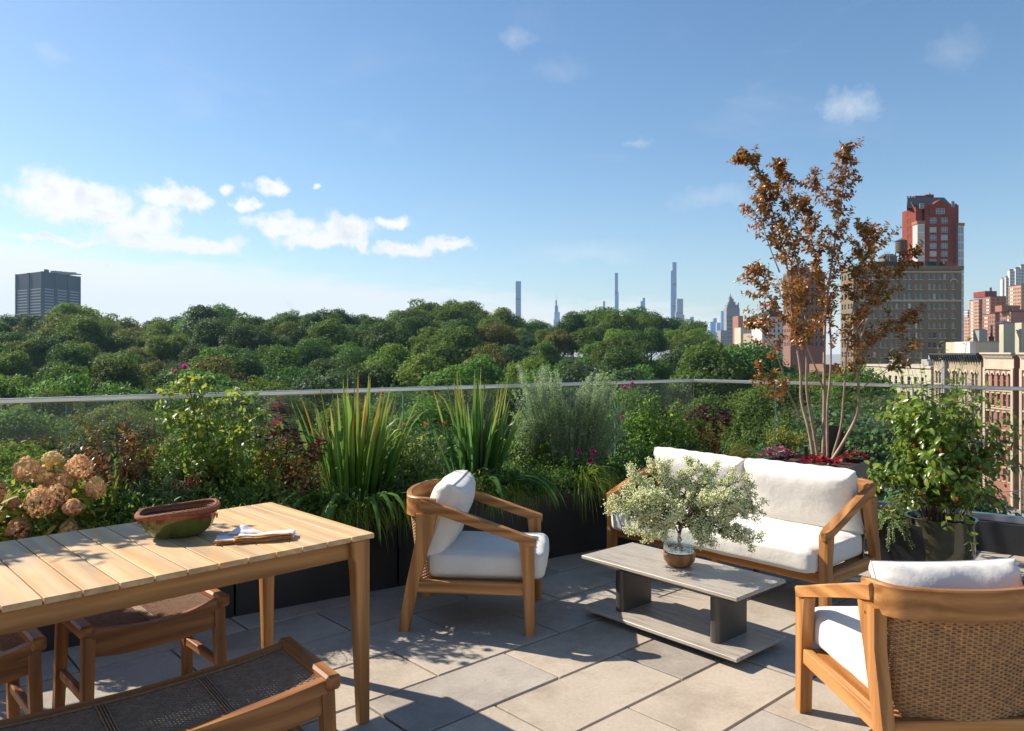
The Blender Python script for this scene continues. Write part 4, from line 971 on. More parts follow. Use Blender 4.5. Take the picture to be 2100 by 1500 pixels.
for ri, (D0, offp, n) in enumerate(rows_):
    for i in range(n):
        pxl, pxr = -170, 1800
        px = pxl + (pxr - pxl) * (i + .5 + rt.uniform(-.33, .33) + (.25 if ri % 2 else -.25)) / n
        D = D0 * rt.uniform(.93, 1.07); X = xx(px, D)
        if X > 57 + max(0, D - 170) * .16: continue
        ty_ = sil(px) * (1 if ri < 3 else 0) + (0 if ri < 3 else (sil(px) * .6 + 645 * .4)) + offp + rt.uniform(-16, 14) * (0.45 if ri == 0 else 1.0) + (14 if px > 1450 else 0) * (1 if ri > 0 else 0)
        if px > 1590 and D < 150: ty_ = min(ty_, 742 + (px - 1600) * .03 + rt.uniform(-10, 22) + max(0, 106 - D) * 1.1)
        if px > 1430 and 140 < D < 270: ty_ = min(ty_, 690 + (px - 1430) * .12 + rt.uniform(-8, 12))
        ztop = zz(ty_, D); g_ = hgt(X, D); H = ztop - g_
        H = max(13.0, min(33, H)); zb_ = ztop - H
        kind = rt.choices(['dark', 'mid', 'light', 'olive', 'blue'], [3.0, 4, 2.4, .5, .9] if ri < 6 else [3.0, 4, 1.8, .5, 1.2])[0]
        near = 1 if D < 118 else 0
        me = crowns[(kind, 0 if near else rt.randrange(3), near)]
        s = H / 20.0; sxy = (0.80 + .22 * rt.random()) * (1.36 if ri < 4 else 1.22)
        lm = [b for a, b in LM if a <= px + 40][-1] if px > -300 else LM[0][1]
        key = (kind, ri, lm); used[key] = used.get(key, 0) + 1
        pre = {1: '', 2: 'broader second ', 3: 'third '}[min(3, used[key])]
        t_ = empty('park_tree', (X, D, zb_), rt.uniform(0, 6.28), f"{pre}{KW[kind]} tree, {ROWN[ri]}, {lm}", 'tree', 'park trees beyond the railing')
        c_ = link('crown', me, t_); c_.scale = (s * sxy, s * sxy, s)
        tr = link('trunk', trunks[rt.randrange(3)], t_); tr.scale = (s, s, s)
for i in range(13):
    px = 925 + i * 41; D = 316 + 6 * math.sin(i * 2.1); X = xx(px, D); ztop = zz(sil(px) + 24 + 5 * math.sin(i * 3.3), D); g_ = hgt(X, D); H = max(13.0, min(29, ztop - g_)); s = H / 20.0; kind = ['mid', 'dark', 'light'][i % 3]
    t_ = empty('park_tree', (X, D, ztop - H), i * 1.3, f"{KW[kind]} tree filling the gap under the skyline row, {[b for a, b in LM if a <= px + 40][-1]}" + (', paler' if i % 2 else ''), 'tree', 'park trees beyond the railing')
    c_ = link('crown', crowns[(kind, i % 3, 0)], t_); c_.scale = (s * 1.45, s * 1.45, s); tr = link('trunk', trunks[i % 3], t_); tr.scale = (s, s, s)
wood_me = crown_mesh('wood', 900, 30, 60, .62, 6.2, 12.6, 7.2, (1.8, 3.0), LEAFP['mid'])
nv_ = len(wood_me.vertices); wv = np.empty(nv_ * 3, np.float32); wood_me.vertices.foreach_get('co', wv); wv = wv.reshape(-1, 3); wt = np.empty(nv_, np.float32); wood_me.attributes['tone'].data.foreach_get('value', wt)
VV = []
for i in range(150):
    px = rt.uniform(-2300, -150); D = rt.uniform(90, 340); X = xx(px, D) * .8; z0 = hgt(X, D); s_ = rt.uniform(.9, 1.2); a_ = rt.uniform(0, 6.28); c_, q_ = math.cos(a_), math.sin(a_)
    if X > xx(-175, D): continue
    VV.append(np.stack([(wv[:, 0] * c_ - wv[:, 1] * q_) * s_ * 1.4 + X, (wv[:, 0] * q_ + wv[:, 1] * c_) * s_ * 1.4 + D, wv[:, 2] * s_ + z0 - 2], 1))
VV = np.concatenate(VV); wo_ = link('park_woods', np_mesh('park_woods', VV, np.arange(len(VV)).reshape(-1, 4), LEAFP['mid'], False, np.tile(wt, len(VV) // nv_))); tag(wo_, 'park woods going on outside the left edge', kind='stuff')
print('PARK', sum(1 for o in bpy.data.objects if o.name.startswith('park_tree')))
# ------------------------------------------------------------------ haze
hz = MB(); hz.box(-4200, 5200, -900, 6400, GZ - 2.5, 460.0)
mh = bpy.data.materials.new('haze_air'); mh.use_nodes = True; th_ = NT(mh.node_tree); th_.n.clear()
ho = th_.new('ShaderNodeOutputMaterial'); pv = th_.new('ShaderNodeVolumePrincipled'); pv.inputs['Density'].default_value = 0.00009; pv.inputs['Color'].default_value = (0.50, 0.74, 1.0, 1); pv.inputs['Anisotropy'].default_value = 0.1
th_.link(pv.outputs[0], ho.inputs['Volume'])
hzo = hz.build('haze', [mh]); hzo['kind'] = 'stuff'; tag(hzo, 'thin blue haze in the air over park and city')
# ------------------------------------------------------------------ furniture materials
def fabric(name, c):
    m, t, p, o = newmat(name); v = coords(t)
    n = t.noise(v, 7, 4, 0.6); f = t.noise(v, 900, 2, 0.6)
    col = t.ramp(n, [(0.3, tuple(x * .95 for x in c)), (0.7, c)])
    t.link(col, p.inputs['Base Color']); p.inputs['Roughness'].default_value = 0.9; p.inputs['Specular IOR Level'].default_value = 0.2
    p.inputs['Sheen Weight'].default_value = 0.25
    b1 = t.new('ShaderNodeBump'); b1.inputs['Strength'].default_value = 0.25; b1.inputs['Distance'].default_value = 0.03; t.link(n, b1.inputs['Height'])
    b2 = t.new('ShaderNodeBump'); b2.inputs['Strength'].default_value = 0.25; b2.inputs['Distance'].default_value = 0.0008; t.link(f, b2.inputs['Height']); t.link(b1.outputs[0], b2.inputs['Normal'])
    t.link(b2.outputs[0], p.inputs['Normal']); return m
M['cushion'] = fabric('off_white_canvas', (0.70, 0.67, 0.62))
M['wicker'] = plain('honey_wicker', (0.38, 0.20, 0.085), 0.5, var=0.35, scale=40)
M['cord'] = plain('dark_brown_cord', (0.26, 0.145, 0.082), 0.65, var=0.3, scale=50)
M['bronze'] = plain('dark_bronze_metal', (0.080, 0.073, 0.066), 0.38, 0.3, var=0.1, scale=6)
def travertine():
    m, t, p, o = newmat('grey_travertine'); v = coords(t, (1.3, 22, 26))
    n = t.noise(v, 1.6, 8, 0.68, dist=1.2); v2 = coords(t, (18, 60, 60)); f = t.noise(v2, 1.5, 5, 0.7)
    col = t.ramp(n, [(0.30, (0.15, 0.12, 0.095)), (0.43, (0.34, 0.295, 0.245)), (0.56, (0.45, 0.405, 0.345)), (0.68, (0.22, 0.185, 0.15))])
    pit = t.ramp(f, [(0.30, (0.45, 0.43, 0.40)), (0.42, (1, 1, 1))])
    t.link(t.mix(1.0, col, pit, blend='MULTIPLY'), p.inputs['Base Color']); p.inputs['Roughness'].default_value = 0.42
    bump(t, p, f, 0.35, 0.002); return m
M['trav'] = travertine()

def bez(p0, p1, p2, n):
    p0, p1, p2 = Vector(p0), Vector(p1), Vector(p2); return [(p0 * (1 - t) ** 2 + p1 * 2 * t * (1 - t) + p2 * t * t) for t in [i / n for i in range(n + 1)]]
def pillow_mesh(name, w, d, t, mat, p=5.0, q=0.42, n=34, wr=0.006, seed=0, pinch=0.04):
    """puffy cushion: w (x) by d (y), thickness t (z), centred, seam round the middle"""
    r = np.random.default_rng(seed); us = np.linspace(-1, 1, n); us = np.sign(us) * (1 - (1 - np.abs(us)) ** 1.5)
    U, V_ = np.meshgrid(us, us, indexing='ij')
    h = np.clip((1 - np.abs(U) ** p), 0, 1) ** q * np.clip((1 - np.abs(V_) ** p), 0, 1) ** q
    X = w / 2 * U * (1 - pinch * (1 - V_ ** 2)) ; Y = d / 2 * V_ * (1 - pinch * (1 - U ** 2))
    def wrk(ph):
        a = sum(np.sin(U * r.uniform(2, 9) + V_ * r.uniform(2, 9) + r.uniform(0, 6)) for _ in range(5)) / 5
        edge = np.maximum(np.abs(U), np.abs(V_)) ** 3
        b = np.sin(U * 23 + 3 * np.sin(V_ * 3 + ph)) * (np.abs(V_) ** 4) + np.sin(V_ * 21 + 3 * np.sin(U * 3 + ph)) * (np.abs(U) ** 4)
        return (a * .7 + b * edge * .8) * wr
    Zt = t / 2 * h + wrk(1) * (h > .05); Zb = -t / 2 * h + wrk(2) * (h > .05)
    top = np.stack([X, Y, Zt], -1).reshape(-1, 3); bot = np.stack([X, Y, Zb], -1).reshape(-1, 3)
    F_ = []
    for i in range(n - 1):
        for j in range(n - 1):
            a, b, c, e = i * n + j, (i + 1) * n + j, (i + 1) * n + j + 1, i * n + j + 1
            F_.append((a, b, c, e)); F_.append((a + n * n, e + n * n, c + n * n, b + n * n))
    me = np_mesh(name, np.concatenate([top, bot]), np.array(F_), mat, True)
    import bmesh
    bm = bmesh.new(); bm.from_mesh(me); bmesh.ops.remove_doubles(bm, verts=bm.verts, dist=0.0004); bm.to_mesh(me); bm.free(); me.polygons.foreach_set('use_smooth', [True] * len(me.polygons)); return me
def slab_cushion(name, w, d, h, mat, r=0.035, crown=0.012, n=22, seed=0, wr=0.004, seams=()):
    """boxy seat cushion with rounded edges; origin at the centre of its underside"""
    import bmesh
    rr = np.random.default_rng(seed); bm = bmesh.new(); bmesh.ops.create_cube(bm, size=2.0)
    bmesh.ops.subdivide_edges(bm, edges=bm.edges[:], cuts=n, use_grid_fill=True)
    ph = rr.uniform(0, 6, 8); 
    for v in bm.verts:
        u = v.co.copy(); p_ = Vector((u.x * w / 2, u.y * d / 2, u.z * h / 2))
        q = Vector((max(-w / 2 + r, min(w / 2 - r, p_.x)), max(-d / 2 + r, min(d / 2 - r, p_.y)), max(-h / 2 + r, min(h / 2 - r, p_.z))))
        dlt = p_ - q
        if dlt.length > 1e-6: p_ = q + dlt.normalized() * r
        cr = (1 - u.x ** 4) * (1 - u.y ** 4)
        bul = (1 - u.z ** 2)
        p_.z += crown * cr * (1 if u.z > 0 else -.3) * abs(u.z)
        p_.x += math.copysign(.008 * bul * (1 - u.y ** 4), u.x) * (abs(u.x) ** 6); p_.y += math.copysign(.008 * bul * (1 - u.x ** 4), u.y) * (abs(u.y) ** 6)
        wv = math.sin(p_.x * 31 + ph[0] + 2 * math.sin(p_.y * 9 + ph[1])) * .5 + math.sin(p_.x * 67 + p_.z * 20 + ph[2]) * .5 * (1 - abs(u.z)) + math.sin(p_.y * 29 + p_.x * 8 + ph[3]) * .5
        if abs(u.z) > .98: p_.z += wv * wr * .5
        if abs(u.y) > .98: p_.y += wv * wr * .5
        if abs(u.x) > .98: p_.x += wv * wr * .5
        v.co = p_ + Vector((0, 0, h / 2))
    me = bpy.data.meshes.new(name); bm.to_mesh(me); bm.free(); me.materials.append(mat); me.polygons.foreach_set('use_smooth', [True] * len(me.polygons)); return me
def weave_mesh(name, path, z0, z1, mat, pitch=0.0076, stake=0.0165, lean=None):
    """woven panel: stakes and over-under strands following a plan curve; path(s)->(x,y), lean(z)->dx"""
    P = [Vector((a, b, 0)) for a, b in path]; L = [0]
    for i in range(1, len(P)): L.append(L[-1] + (P[i] - P[i - 1]).length)
    tot = L[-1]; ns = int(tot / stake); L = np.array(L)
    px_ = np.array([p.x for p in P]); py_ = np.array([p.y for p in P])
    def pos(s): return np.interp(s, L, px_), np.interp(s, L, py_)
    V = []; Fq = []; lean = lean or (lambda z: 0.0)
    ss = np.linspace(0, tot, ns * 2 + 1); X, Y = pos(ss); dX, dY = np.gradient(X), np.gradient(Y); q = np.hypot(dX, dY); nx, ny = dY / q, -dX / q
    rows = int((z1 - z0) / pitch); base = 0
    for k in range(rows):
        z = z0 + (k + .5) * pitch; am = 0.0032 * np.cos(np.arange(len(ss)) * math.pi / 1.0 + (k % 2) * math.pi)
        am = 0.0030 * np.where(np.arange(len(ss)) % 2 == 0, 0.0, np.where(((np.arange(len(ss)) // 2) + k) % 2 == 0, 1.0, -1.0))
        zc = z + 0.0012 * np.where(np.arange(len(ss)) % 2 == 1, 1, -1)
        lx = lean(z)
        for (dn, dz) in ((0.0022, 0), (0, pitch * .62), (-0.0022, 0), (0, -pitch * .62)):
            V.append(np.stack([X + nx * (am + dn) + lx, Y + ny * (am + dn), zc + dz], 1))
        m = len(ss)
        for e in range(4):
            a = base + e * m; b = base + ((e + 1) % 4) * m
            i = np.arange(m - 1); Fq.append(np.stack([a + i, a + i + 1, b + i + 1, b + i], 1))
        base += 4 * m
    st = []
    for k in range(ns + 1):
        s = min(tot, (k) * stake if False else k * tot / ns); x, y = pos(s)
        for z in (z0 - .004, z1 + .004):
            for (a, b) in ((-.002, -.002), (.002, -.002), (.002, .002), (-.002, .002)): st.append((x + a + lean(z), y + b, z))
        i = base + k * 8
        Fq.append(np.array([(i + j, i + (j + 1) % 4, i + 4 + (j + 1) % 4, i + 4 + j) for j in range(4)]))
    V.append(np.array(st))
    return np_mesh(name, np.concatenate(V), np.concatenate(Fq), mat)

def arm_chair(name, label, cat, hw, seats, group=None, mid_foot=False, dep=0.337, seat_sp=0, bulge=0.03):
    """low teak lounge: x forward, y across; hw = half width between leg centres"""
    t = empty(name, (0, 0, 0), 0, label, cat, group)
    for s in (-1, 1):
        y = s * hw; w2 = 0.024
        fl = [(dep - .060, .475), (dep - .041, .313), (dep - .026, 0.0), (dep + .022, 0.0), (dep + .018, .30), (dep + .018, .485)]
        mb = MB(); mb.prism(fl, y - w2, y + w2); mb.build('front_leg', [TK['z']], t, auto=30)
        rl = [(-.148, .615), (-.235, .30), (-.300, 0.0), (-.356, 0.0), (-.312, .25), (-.262, .48), (-.262, .615)]
        mb = MB(); mb.prism(rl, y - w2 * .9, y + w2 * .9); mb.build('rear_leg', [TK['z']], t, auto=30)
        # arm: shaped board sloping forward
        pr = [(-.235, .685, .046), (-.12, .652, .050), (.04, .600, .056), (.18, .553, .062), (.30, .512, .064), (.352, .497, .050), (.364, .492, .030)]
        V = []; Fs = []
        for i, (x, z, wd) in enumerate(pr):
            x = x + (dep - .337) * (i / 6); th_a = .050 - .016 * i / 6
            yc = y + s * .004
            for (a, b) in ((-wd / 2, 0), (-wd / 2 + .006, .006), (wd / 2 - .006, .006), (wd / 2, 0), (wd / 2 - .004, -th_a), (-wd / 2 + .004, -th_a)): V.append((x, yc + a, z + b))
        for i in range(len(pr) - 1):
            for k in range(6): Fs.append((i * 6 + k, i * 6 + (k + 1) % 6, (i + 1) * 6 + (k + 1) % 6, (i + 1) * 6 + k))
        Fs += [tuple(range(5, -1, -1)), tuple((len(pr) - 1) * 6 + k for k in range(6))]
        mb = MB(); mb.add(V, Fs); mb.build('arm', [TK['x']], t, auto=40)
        mb = MB(); mb.box(-.262, dep - .036, y - .018, y + .018, .205, .266, .004); mb.build('side_rail', [TK['x']], t)
        for (q, z_) in ((dep - .02, .46), (-.20, .585)):
            mb = MB(); mb.tube([(q, y + s * .0225, z_), (q, y + s * .0255, z_)], .005, 8); mb.build('dowel_plug', [TK['x']], t)
    # back rail bent round both corners
    rc = 0.105; path = []
    for a in range(0, 91, 15): path.append((-.215 - rc * math.sin(R(a)), -hw + rc - rc * math.cos(R(a)) , .648))
    path = [Vector((-.16, -hw, .640))] + [Vector(p) for p in path]
    nb = 8
    x0_ = -.215 - rc
    mid = [Vector((x0_ - bulge * (1 - (2 * k / nb - 1) ** 2), (-hw + rc) + (2 * hw - 2 * rc) * k / nb, .648)) for k in range(1, nb)]
    path = path + mid + [Vector((p.x, -p.y, p.z)) for p in path[::-1]]
    mb = MB(); mb.sweep(path, [(-.015, -.050), (.015, -.050), (.015, .046), (.010, .051), (-.010, .051), (-.015, .046)]); mb.build('back_rail', [TK['y']], t, auto=40)
    for nm, x_, z0, z1 in (('rear_apron', -.292, .195, .262), ('front_apron', dep - .045, .205, .264)):
        mb = MB(); mb.box(x_ - .014, x_ + .014, -hw + .02, hw - .02, z0, z1, .004); mb.build(nm, [TK['y']], t)
    mb = MB()
    ns = max(5, int(2 * hw / .085))
    for k in range(ns):
        yq = -hw + .05 + (2 * hw - .1) * k / (ns - 1); mb.box(-.27, dep - .06, yq - .022, yq + .022, .244, .258)
    s_ = mb.build('seat_slat', [TK['x']], t); s_['kind'] = 'stuff'
    if mid_foot:
        for x_ in (dep - .1, -.24):
            mb = MB(); mb.tube([(x_, 0, .205), (x_, 0, 0)], [.024, .020], 12); mb.build('middle_foot', [TK['z']], t, auto=40)
    wp = [(p.x + .004, p.y * (1 - .028 / hw)) for p in path[2:-2]]
    wm = weave_mesh('woven_back', wp, .236, .598, M['wicker'], lean=lambda z: (.598 - z) * .13)
    o = link('woven_back', wm, t); o['kind'] = 'stuff'
    W = 2 * hw - .055
    sm = slab_cushion('seat_cushion', dep + .285, W - .02, .138, M['cushion'], seed=int(hw * 100), n=30 if hw > .5 else 22); o = link('seat_cushion', sm, t, Matrix.Translation(((dep + .05 - .265) / 2 + .030, 0, .267)))
    pw = W / seats
    for k in range(seats):
        yc = -W / 2 + pw * (k + .5)
        pm = pillow_mesh('back_cushion', .395, pw * .985, .205 if seats == 1 else .20, M['cushion'], seed=k + int(hw * 10), wr=.008 if seats == 1 else .007, q=.36)
        # local: x is height, z is thickness
        tilt = R(90 - 20); mt = Matrix.Translation(((-.146 if seats == 1 else -.156) - .004 * k, yc, .572 if seats == 1 else .584)) @ Matrix.Rotation(-tilt, 4, 'Y') @ Matrix.Rotation(R(random.uniform(-1.5, 1.5)), 4, 'Z')
        bc = link('back_cushion', pm, t, mt)
        pp = []
        for a in range(0, 72):
            an = 2 * math.pi * a / 72; ca, sa = math.cos(an), math.sin(an); mx = max(abs(ca), abs(sa)); u, v = ca / mx, sa / mx
            pp.append(Vector((.1975 * u * (1 - .04 * (1 - v * v)), pw * .4925 * v * (1 - .04 * (1 - u * u)), 0)))
        mb = MB(); mb.sweep(pp, [(-.003, -.003), (.003, -.003), (.003, .003), (-.003, .003)], closed=True); mb.build('piping', [M['cushion']], bc)
    return t
# armchair 1 (side on), armchair 2 (seen from behind), sofa
c1 = arm_chair('lounge_chair', 'teak lounge chair seen from its side, in front of the blade clumps', 'armchair', 0.287, 1, 'teak lounge chairs with white cushions')
c1.location = (-0.211, 4.249, 0); c1.rotation_euler = (0, 0, R(-5.5))
c2 = copy_tree(c1); c2['label'] = 'teak lounge chair seen from behind, woven back towards the viewer, bottom right'
# its front-left foot (local +dep, +hw) stands at (1.177, 3.093)
def place(o, lx, ly, wx, wy, rz):
    c, s = math.cos(R(rz)), math.sin(R(rz)); o.location = (wx - (lx * c - ly * s), wy - (lx * s + ly * c), 0); o.rotation_euler = (0, 0, R(rz))
place(c2, .335, .287, 1.185, 3.105, 92.5)
for ch in c2.children:
    if ch.name.startswith('back_cushion'): ch.location = (ch.location.x, ch.location.y - .034, ch.location.z - .036)
sofa = arm_chair('sofa', 'teak two-seat sofa with white cushions behind the stone coffee table', 'sofa', 0.745, 2, None, True, .337, bulge=.045)
place(sofa, .335, .745, 1.664, 4.06, 180 + 41.6)

# ------------------------------------------------------------------ coffee table
T = empty('coffee_table', (0, 0, 0), 0, 'low grey stone coffee table on two dark slab legs', 'coffee table')
ZS, ZT = 0.055, 0.334
fr = Vector((*at(1511, 1227, ZT), 0)); fl = Vector((*at(1192, 1139, ZT), 0))
ld = (fl - fr); LL = ld.length; ld.normalize(); ang = math.atan2(-ld.y, -ld.x)     # local x runs from left to right
T.location = (fl.x, fl.y, 0); T.rotation_euler = (0, 0, ang)
Wd = 0.436
def slab(mb, x0, x1, y0, y1, z0, z1, inset=.05, th_=.018):
    # flat slab with a boat-shaped bevelled underside
    mb.box(x0, x1, y0, y1, z1 - th_, z1, .0025)
for nm, z in (('table_top', ZT), ('lower_shelf', ZS)):
    mb = MB(); slab(mb, 0, LL, 0, Wd, 0, z); sl = mb.build(nm, [M['trav']], T)
    mb = MB(); zt = z - .0185; zb_ = z - (.046 if z > .1 else .038)
    o_ = [(0.004, .004), (LL - .004, .004), (LL - .004, Wd - .004), (.004, Wd - .004)]; i_ = [(.06, .05), (LL - .06, .05), (LL - .06, Wd - .05), (.06, Wd - .05)]
    mb.add([(a, b, zt) for a, b in o_] + [(a, b, zb_) for a, b in i_], [(0, 1, 5, 4), (1, 2, 6, 5), (2, 3, 7, 6), (3, 0, 4, 7), (4, 5, 6, 7), (3, 2, 1, 0)]); mb.build('bevelled_underside', [M['bronze']], sl)
for x_ in (.165, LL - .165 - .045):
    mb = MB(); pts = []
    for cx_, cy_, a0 in ((x_ + .06, .085, 180), (x_ + .06, .085, 225)): pass
    r_ = .022; w_ = .055
    for (cx_, cy_, a0) in ((x_ + w_ - r_, Wd - .085 - r_, 0), (x_ + r_, Wd - .085 - r_, 90), (x_ + r_, .085 + r_, 180), (x_ + w_ - r_, .085 + r_, 270)):
        for a in range(0, 91, 15): pts.append((cx_ + r_ * math.cos(R(a0 + a)), cy_ + r_ * math.sin(R(a0 + a))))
    mb.prism(pts, ZS + .0005, ZT - .0465, 'xy'); mb.build('leg', [M['bronze']], T, auto=40)
mb = MB(); mb.box(.09, LL - .09, .07, Wd - .07, 0.0, ZS - .0385); mb.build('plinth', [M['bronze']], T)

# ------------------------------------------------------------------ dining table
TZ = 0.745
br = Vector((*at(556, 1030, TZ), 0)); fr_ = Vector((*at(753, 1096.5, TZ), 0)); b0 = Vector((*at(66, 1102, TZ), 0))
udir = (b0 - br).normalized(); vdir = Vector((-udir.y, udir.x, 0))
if vdir.dot(fr_ - br) < 0: vdir = -vdir
Wt = (fr_ - br).dot(vdir)
DT = empty('dining_table', (br.x, br.y, 0), math.atan2(vdir.y, vdir.x) , 'long slatted teak dining table with a bowl on it, left foreground', 'dining table')
# local x = across (towards viewer), local y: sign so that -u is away
Mloc = Matrix.Rotation(-math.atan2(vdir.y, vdir.x), 3, 'Z'); lu = Mloc @ udir; sgn = 1 if lu.y > 0 else -1
NP, PP = 19, 0.1035
for k in range(NP):
    a0, a1 = k * PP + .0024, (k + 1) * PP - .0024
    if k == 0: a0 = 0
    y0_, y1_ = sorted((sgn * a0, sgn * a1))
    mb = MB(); mb.box(0, Wt, y0_, y1_, TZ - .019, TZ, .0015)
    mb.build('plank', [TP['x']], DT, Matrix.Translation((0, 0, random.uniform(-.0006, .0004))) and False or False)
Lt = NP * PP
def ly(a): return sgn * a
mb = MB()
for nm, (x0, x1, a0, a1) in (('long_apron', (Wt - .058, Wt - .034, .075, Lt - .075)), ('long_apron', (.034, .058, .075, Lt - .075)), ('end_apron', (.075, Wt - .075, .034, .058)), ('end_apron', (.075, Wt - .075, Lt - .058, Lt - .034))):
    y0_, y1_ = sorted((ly(a0), ly(a1))); mb = MB(); mb.box(x0, x1, y0_, y1_, .652, .7235, .003); mb.build(nm, [TK['y'] if 'long' in nm else TK['x']], DT)
mb = MB(); y0_, y1_ = sorted((ly(.06), ly(Lt - .06))); mb.box(Wt / 2 - .02, Wt / 2 + .02, y0_, y1_, .69, .7235)
mb.build('centre_rail', [TK['y']], DT)
for (ex, sx_) in ((0.012, 1), (Wt - .012, -1)):
    for (ea, sa) in ((.012, 1), (Lt - .012, -1)):
        # tapered leg with flared shoulder on the apron sides
        prof = [(.0, .086), (.62, .069), (.655, .073), (.675, .088), (.7235, .090)]
        prof = [(0.0, .044), (.60, .064), (.640, .068), (.660, .082), (.7235, .086)]
        V = []; 
        for z, w_ in prof:
            for (a, b) in ((0, 0), (1, 0), (1, 1), (0, 1)): V.append((ex + sx_ * (a * w_ * .86), ly(ea + sa * b * w_), z))
        Fs = [(i * 4 + k, i * 4 + (k + 1) % 4, (i + 1) * 4 + (k + 1) % 4, (i + 1) * 4 + k) for i in range(len(prof) - 1) for k in range(4)] + [(3, 2, 1, 0), (16, 17, 18, 19)]
        mb = MB(); mb.add(V, Fs); ob = mb.build('leg', [TK['z']], DT, auto=30)
        md = ob.modifiers.new('bevel', 'BEVEL'); md.width = .006; md.segments = 2; md.limit_method = 'ANGLE'; md.angle_limit = R(40)

# ------------------------------------------------------------------ stools and bench (woven seats)
def stool(name, label, cat, L, W=0.385, H=0.45, sag=0.035, segs=2, group=None):
    """long axis = local y, centred; short axis x"""
    t = empty(name, (0, 0, 0), 0, label, cat, group); h = L / 2
    def sg(y): return H - .008 - sag * (1 - (abs(y) / h) ** 2.2) if True else H
    for s in (-1, 1):
        mb = MB(); mb.box(-W / 2 - .012, W / 2 + .012, s * (h + .004) - .024, s * (h + .004) + .024, H - .035, H + .012, .008); mb.build('end_rail', [TD['x']], t)
        for q in (-1, 1):
            mb = MB(); x_ = q * (W / 2 - .024); y_ = s * (h - .008)
            V = [(x_ + a * .020, y_ + b * .021, H - .036) for a, b in ((-1, -1), (1, -1), (1, 1), (-1, 1))] + [(x_ + q * .018 + a * .018, y_ + s * .012 + b * .018, 0) for a, b in ((-1, -1), (1, -1), (1, 1), (-1, 1))]
            mb.add(V, [(0, 1, 2, 3), (7, 6, 5, 4), (0, 4, 5, 1), (1, 5, 6, 2), (2, 6, 7, 3), (3, 7, 4, 0)]); mb.build('leg', [TD['z']], t)
        mb = MB(); mb.box(-W / 2 + .045, W / 2 - .045, s * (h - .004) - .013, s * (h - .004) + .013, .165, .200, .004); mb.build('stretcher', [TD['x']], t)
        # side rail: curved top board + apron
        ys_ = [(-h + .015) + (2 * h - .03) * i / 20 for i in range(21)]; x_ = s * (W / 2 - .016)
        out = [(y, sg(y) + .010) for y in ys_] + [(y, sg(y) - .030) for y in ys_[::-1]]
        mb = MB(); mb.prism([(a, b) for a, b in out], x_ - .017, x_ + .017, 'yz'); mb.build('side_rail', [TD['y']], t, auto=40)
        out = [(y, sg(y) - .0305) for y in ys_] + [(y, sg(y) - .030 - .070 + .012 * (1 - (abs(y) / h) ** 2)) for y in ys_[::-1]]
        mb = MB(); mb.prism(out, x_ - .011 - s * .004, x_ + .009 - s * .004, 'yz'); mb.build('apron', [TD['y']], t, auto=40)
    # cords along the length, twisted look from alternating height, plus cross bands
    nc = int((W - .075) / .0072); V = []; Fq = []; base = 0; ny = int(L / .0105)
    yy = np.linspace(-h + .022, h - .022, ny); zs = np.array([sg(y) for y in yy]) - .002
    for k in range(nc):
        x = -W / 2 + .0375 + (k + .5) * (W - .075) / nc
        wob = np.where((np.arange(ny) + k) % 2 == 0, (.0011), -.0011); wx_ = np.where((np.arange(ny) // 1 + k) % 2 == 0, .0009, -.0009)
        for (a, b) in ((-.0046, 0), (0, .0026), (.0046, 0), (0, -.0026)): V.append(np.stack([np.full(ny, x + a) + wx_, yy, zs + wob + b], 1))
        i = np.arange(ny - 1)
        for e in range(4): A = base + e * ny; Bq = base + ((e + 1) % 4) * ny; Fq.append(np.stack([A + i, A + i + 1, Bq + i + 1, Bq + i], 1))
        base += 4 * ny
    o = link('woven_seat', np_mesh('woven_seat', np.concatenate(V), np.concatenate(Fq), M['cord']), t); o['kind'] = 'stuff'
    for k in range(1, segs):
        y = -h + L * k / segs; mb = MB()
        for q in range(4): mb.tube([(-W / 2 + .034, y - .012 + q * .008, sg(y) + .003), (0, y - .012 + q * .008, sg(y) + .0035), (W / 2 - .034, y - .012 + q * .008, sg(y) + .003)], .0030, 5)
        mb.build('cross_band', [M['cord']], t)
    mb = MB(); ys2 = np.linspace(-h + .03, h - .03, 12)
    for x in (-W / 2 + .034, W / 2 - .034):
        for q in range(2): mb.tube([(x + (q - .5) * .006 * (1 if x < 0 else -1), y, sg(y) + .005) for y in ys2], .0035, 5)
    mb.build('edge_cord', [M['cord']], t)
    return t
st = stool('stool', 'woven-seat teak stool fully under the table, right of its twin', 'stool', 0.50, segs=2, group='woven teak stools and bench')
tang = math.atan2(udir.y, udir.x)       # direction of table length, pointing left-down
def tpos(u, v): p = br + udir * u + vdir * v; return (p.x, p.y, 0)
st.location = tpos(.62, .16); st.rotation_euler = (0, 0, tang - R(90))
# right near corner of the stool should be at table coords (.357, .323)
st.location = tpos(.357 + .27, .323 - .19)
st2 = copy_tree(st); st2['label'] = 'woven-seat teak stool cut by the left edge, under the table'; st2.location = tpos(.357 + .27 + .66, .323 - .185)
bn = stool('bench', 'long teak bench with dark woven seat, at the near side of the table', 'bench', 1.16, sag=.040, segs=4, group='woven teak stools and bench')
be = Vector(tpos(.386 + .04, 1.323 - .197)); ba = tang - R(6.5); bd = Vector((math.cos(ba), math.sin(ba), 0)); bn.location = be + bd * .595; bn.rotation_euler = (0, 0, ba - R(90))

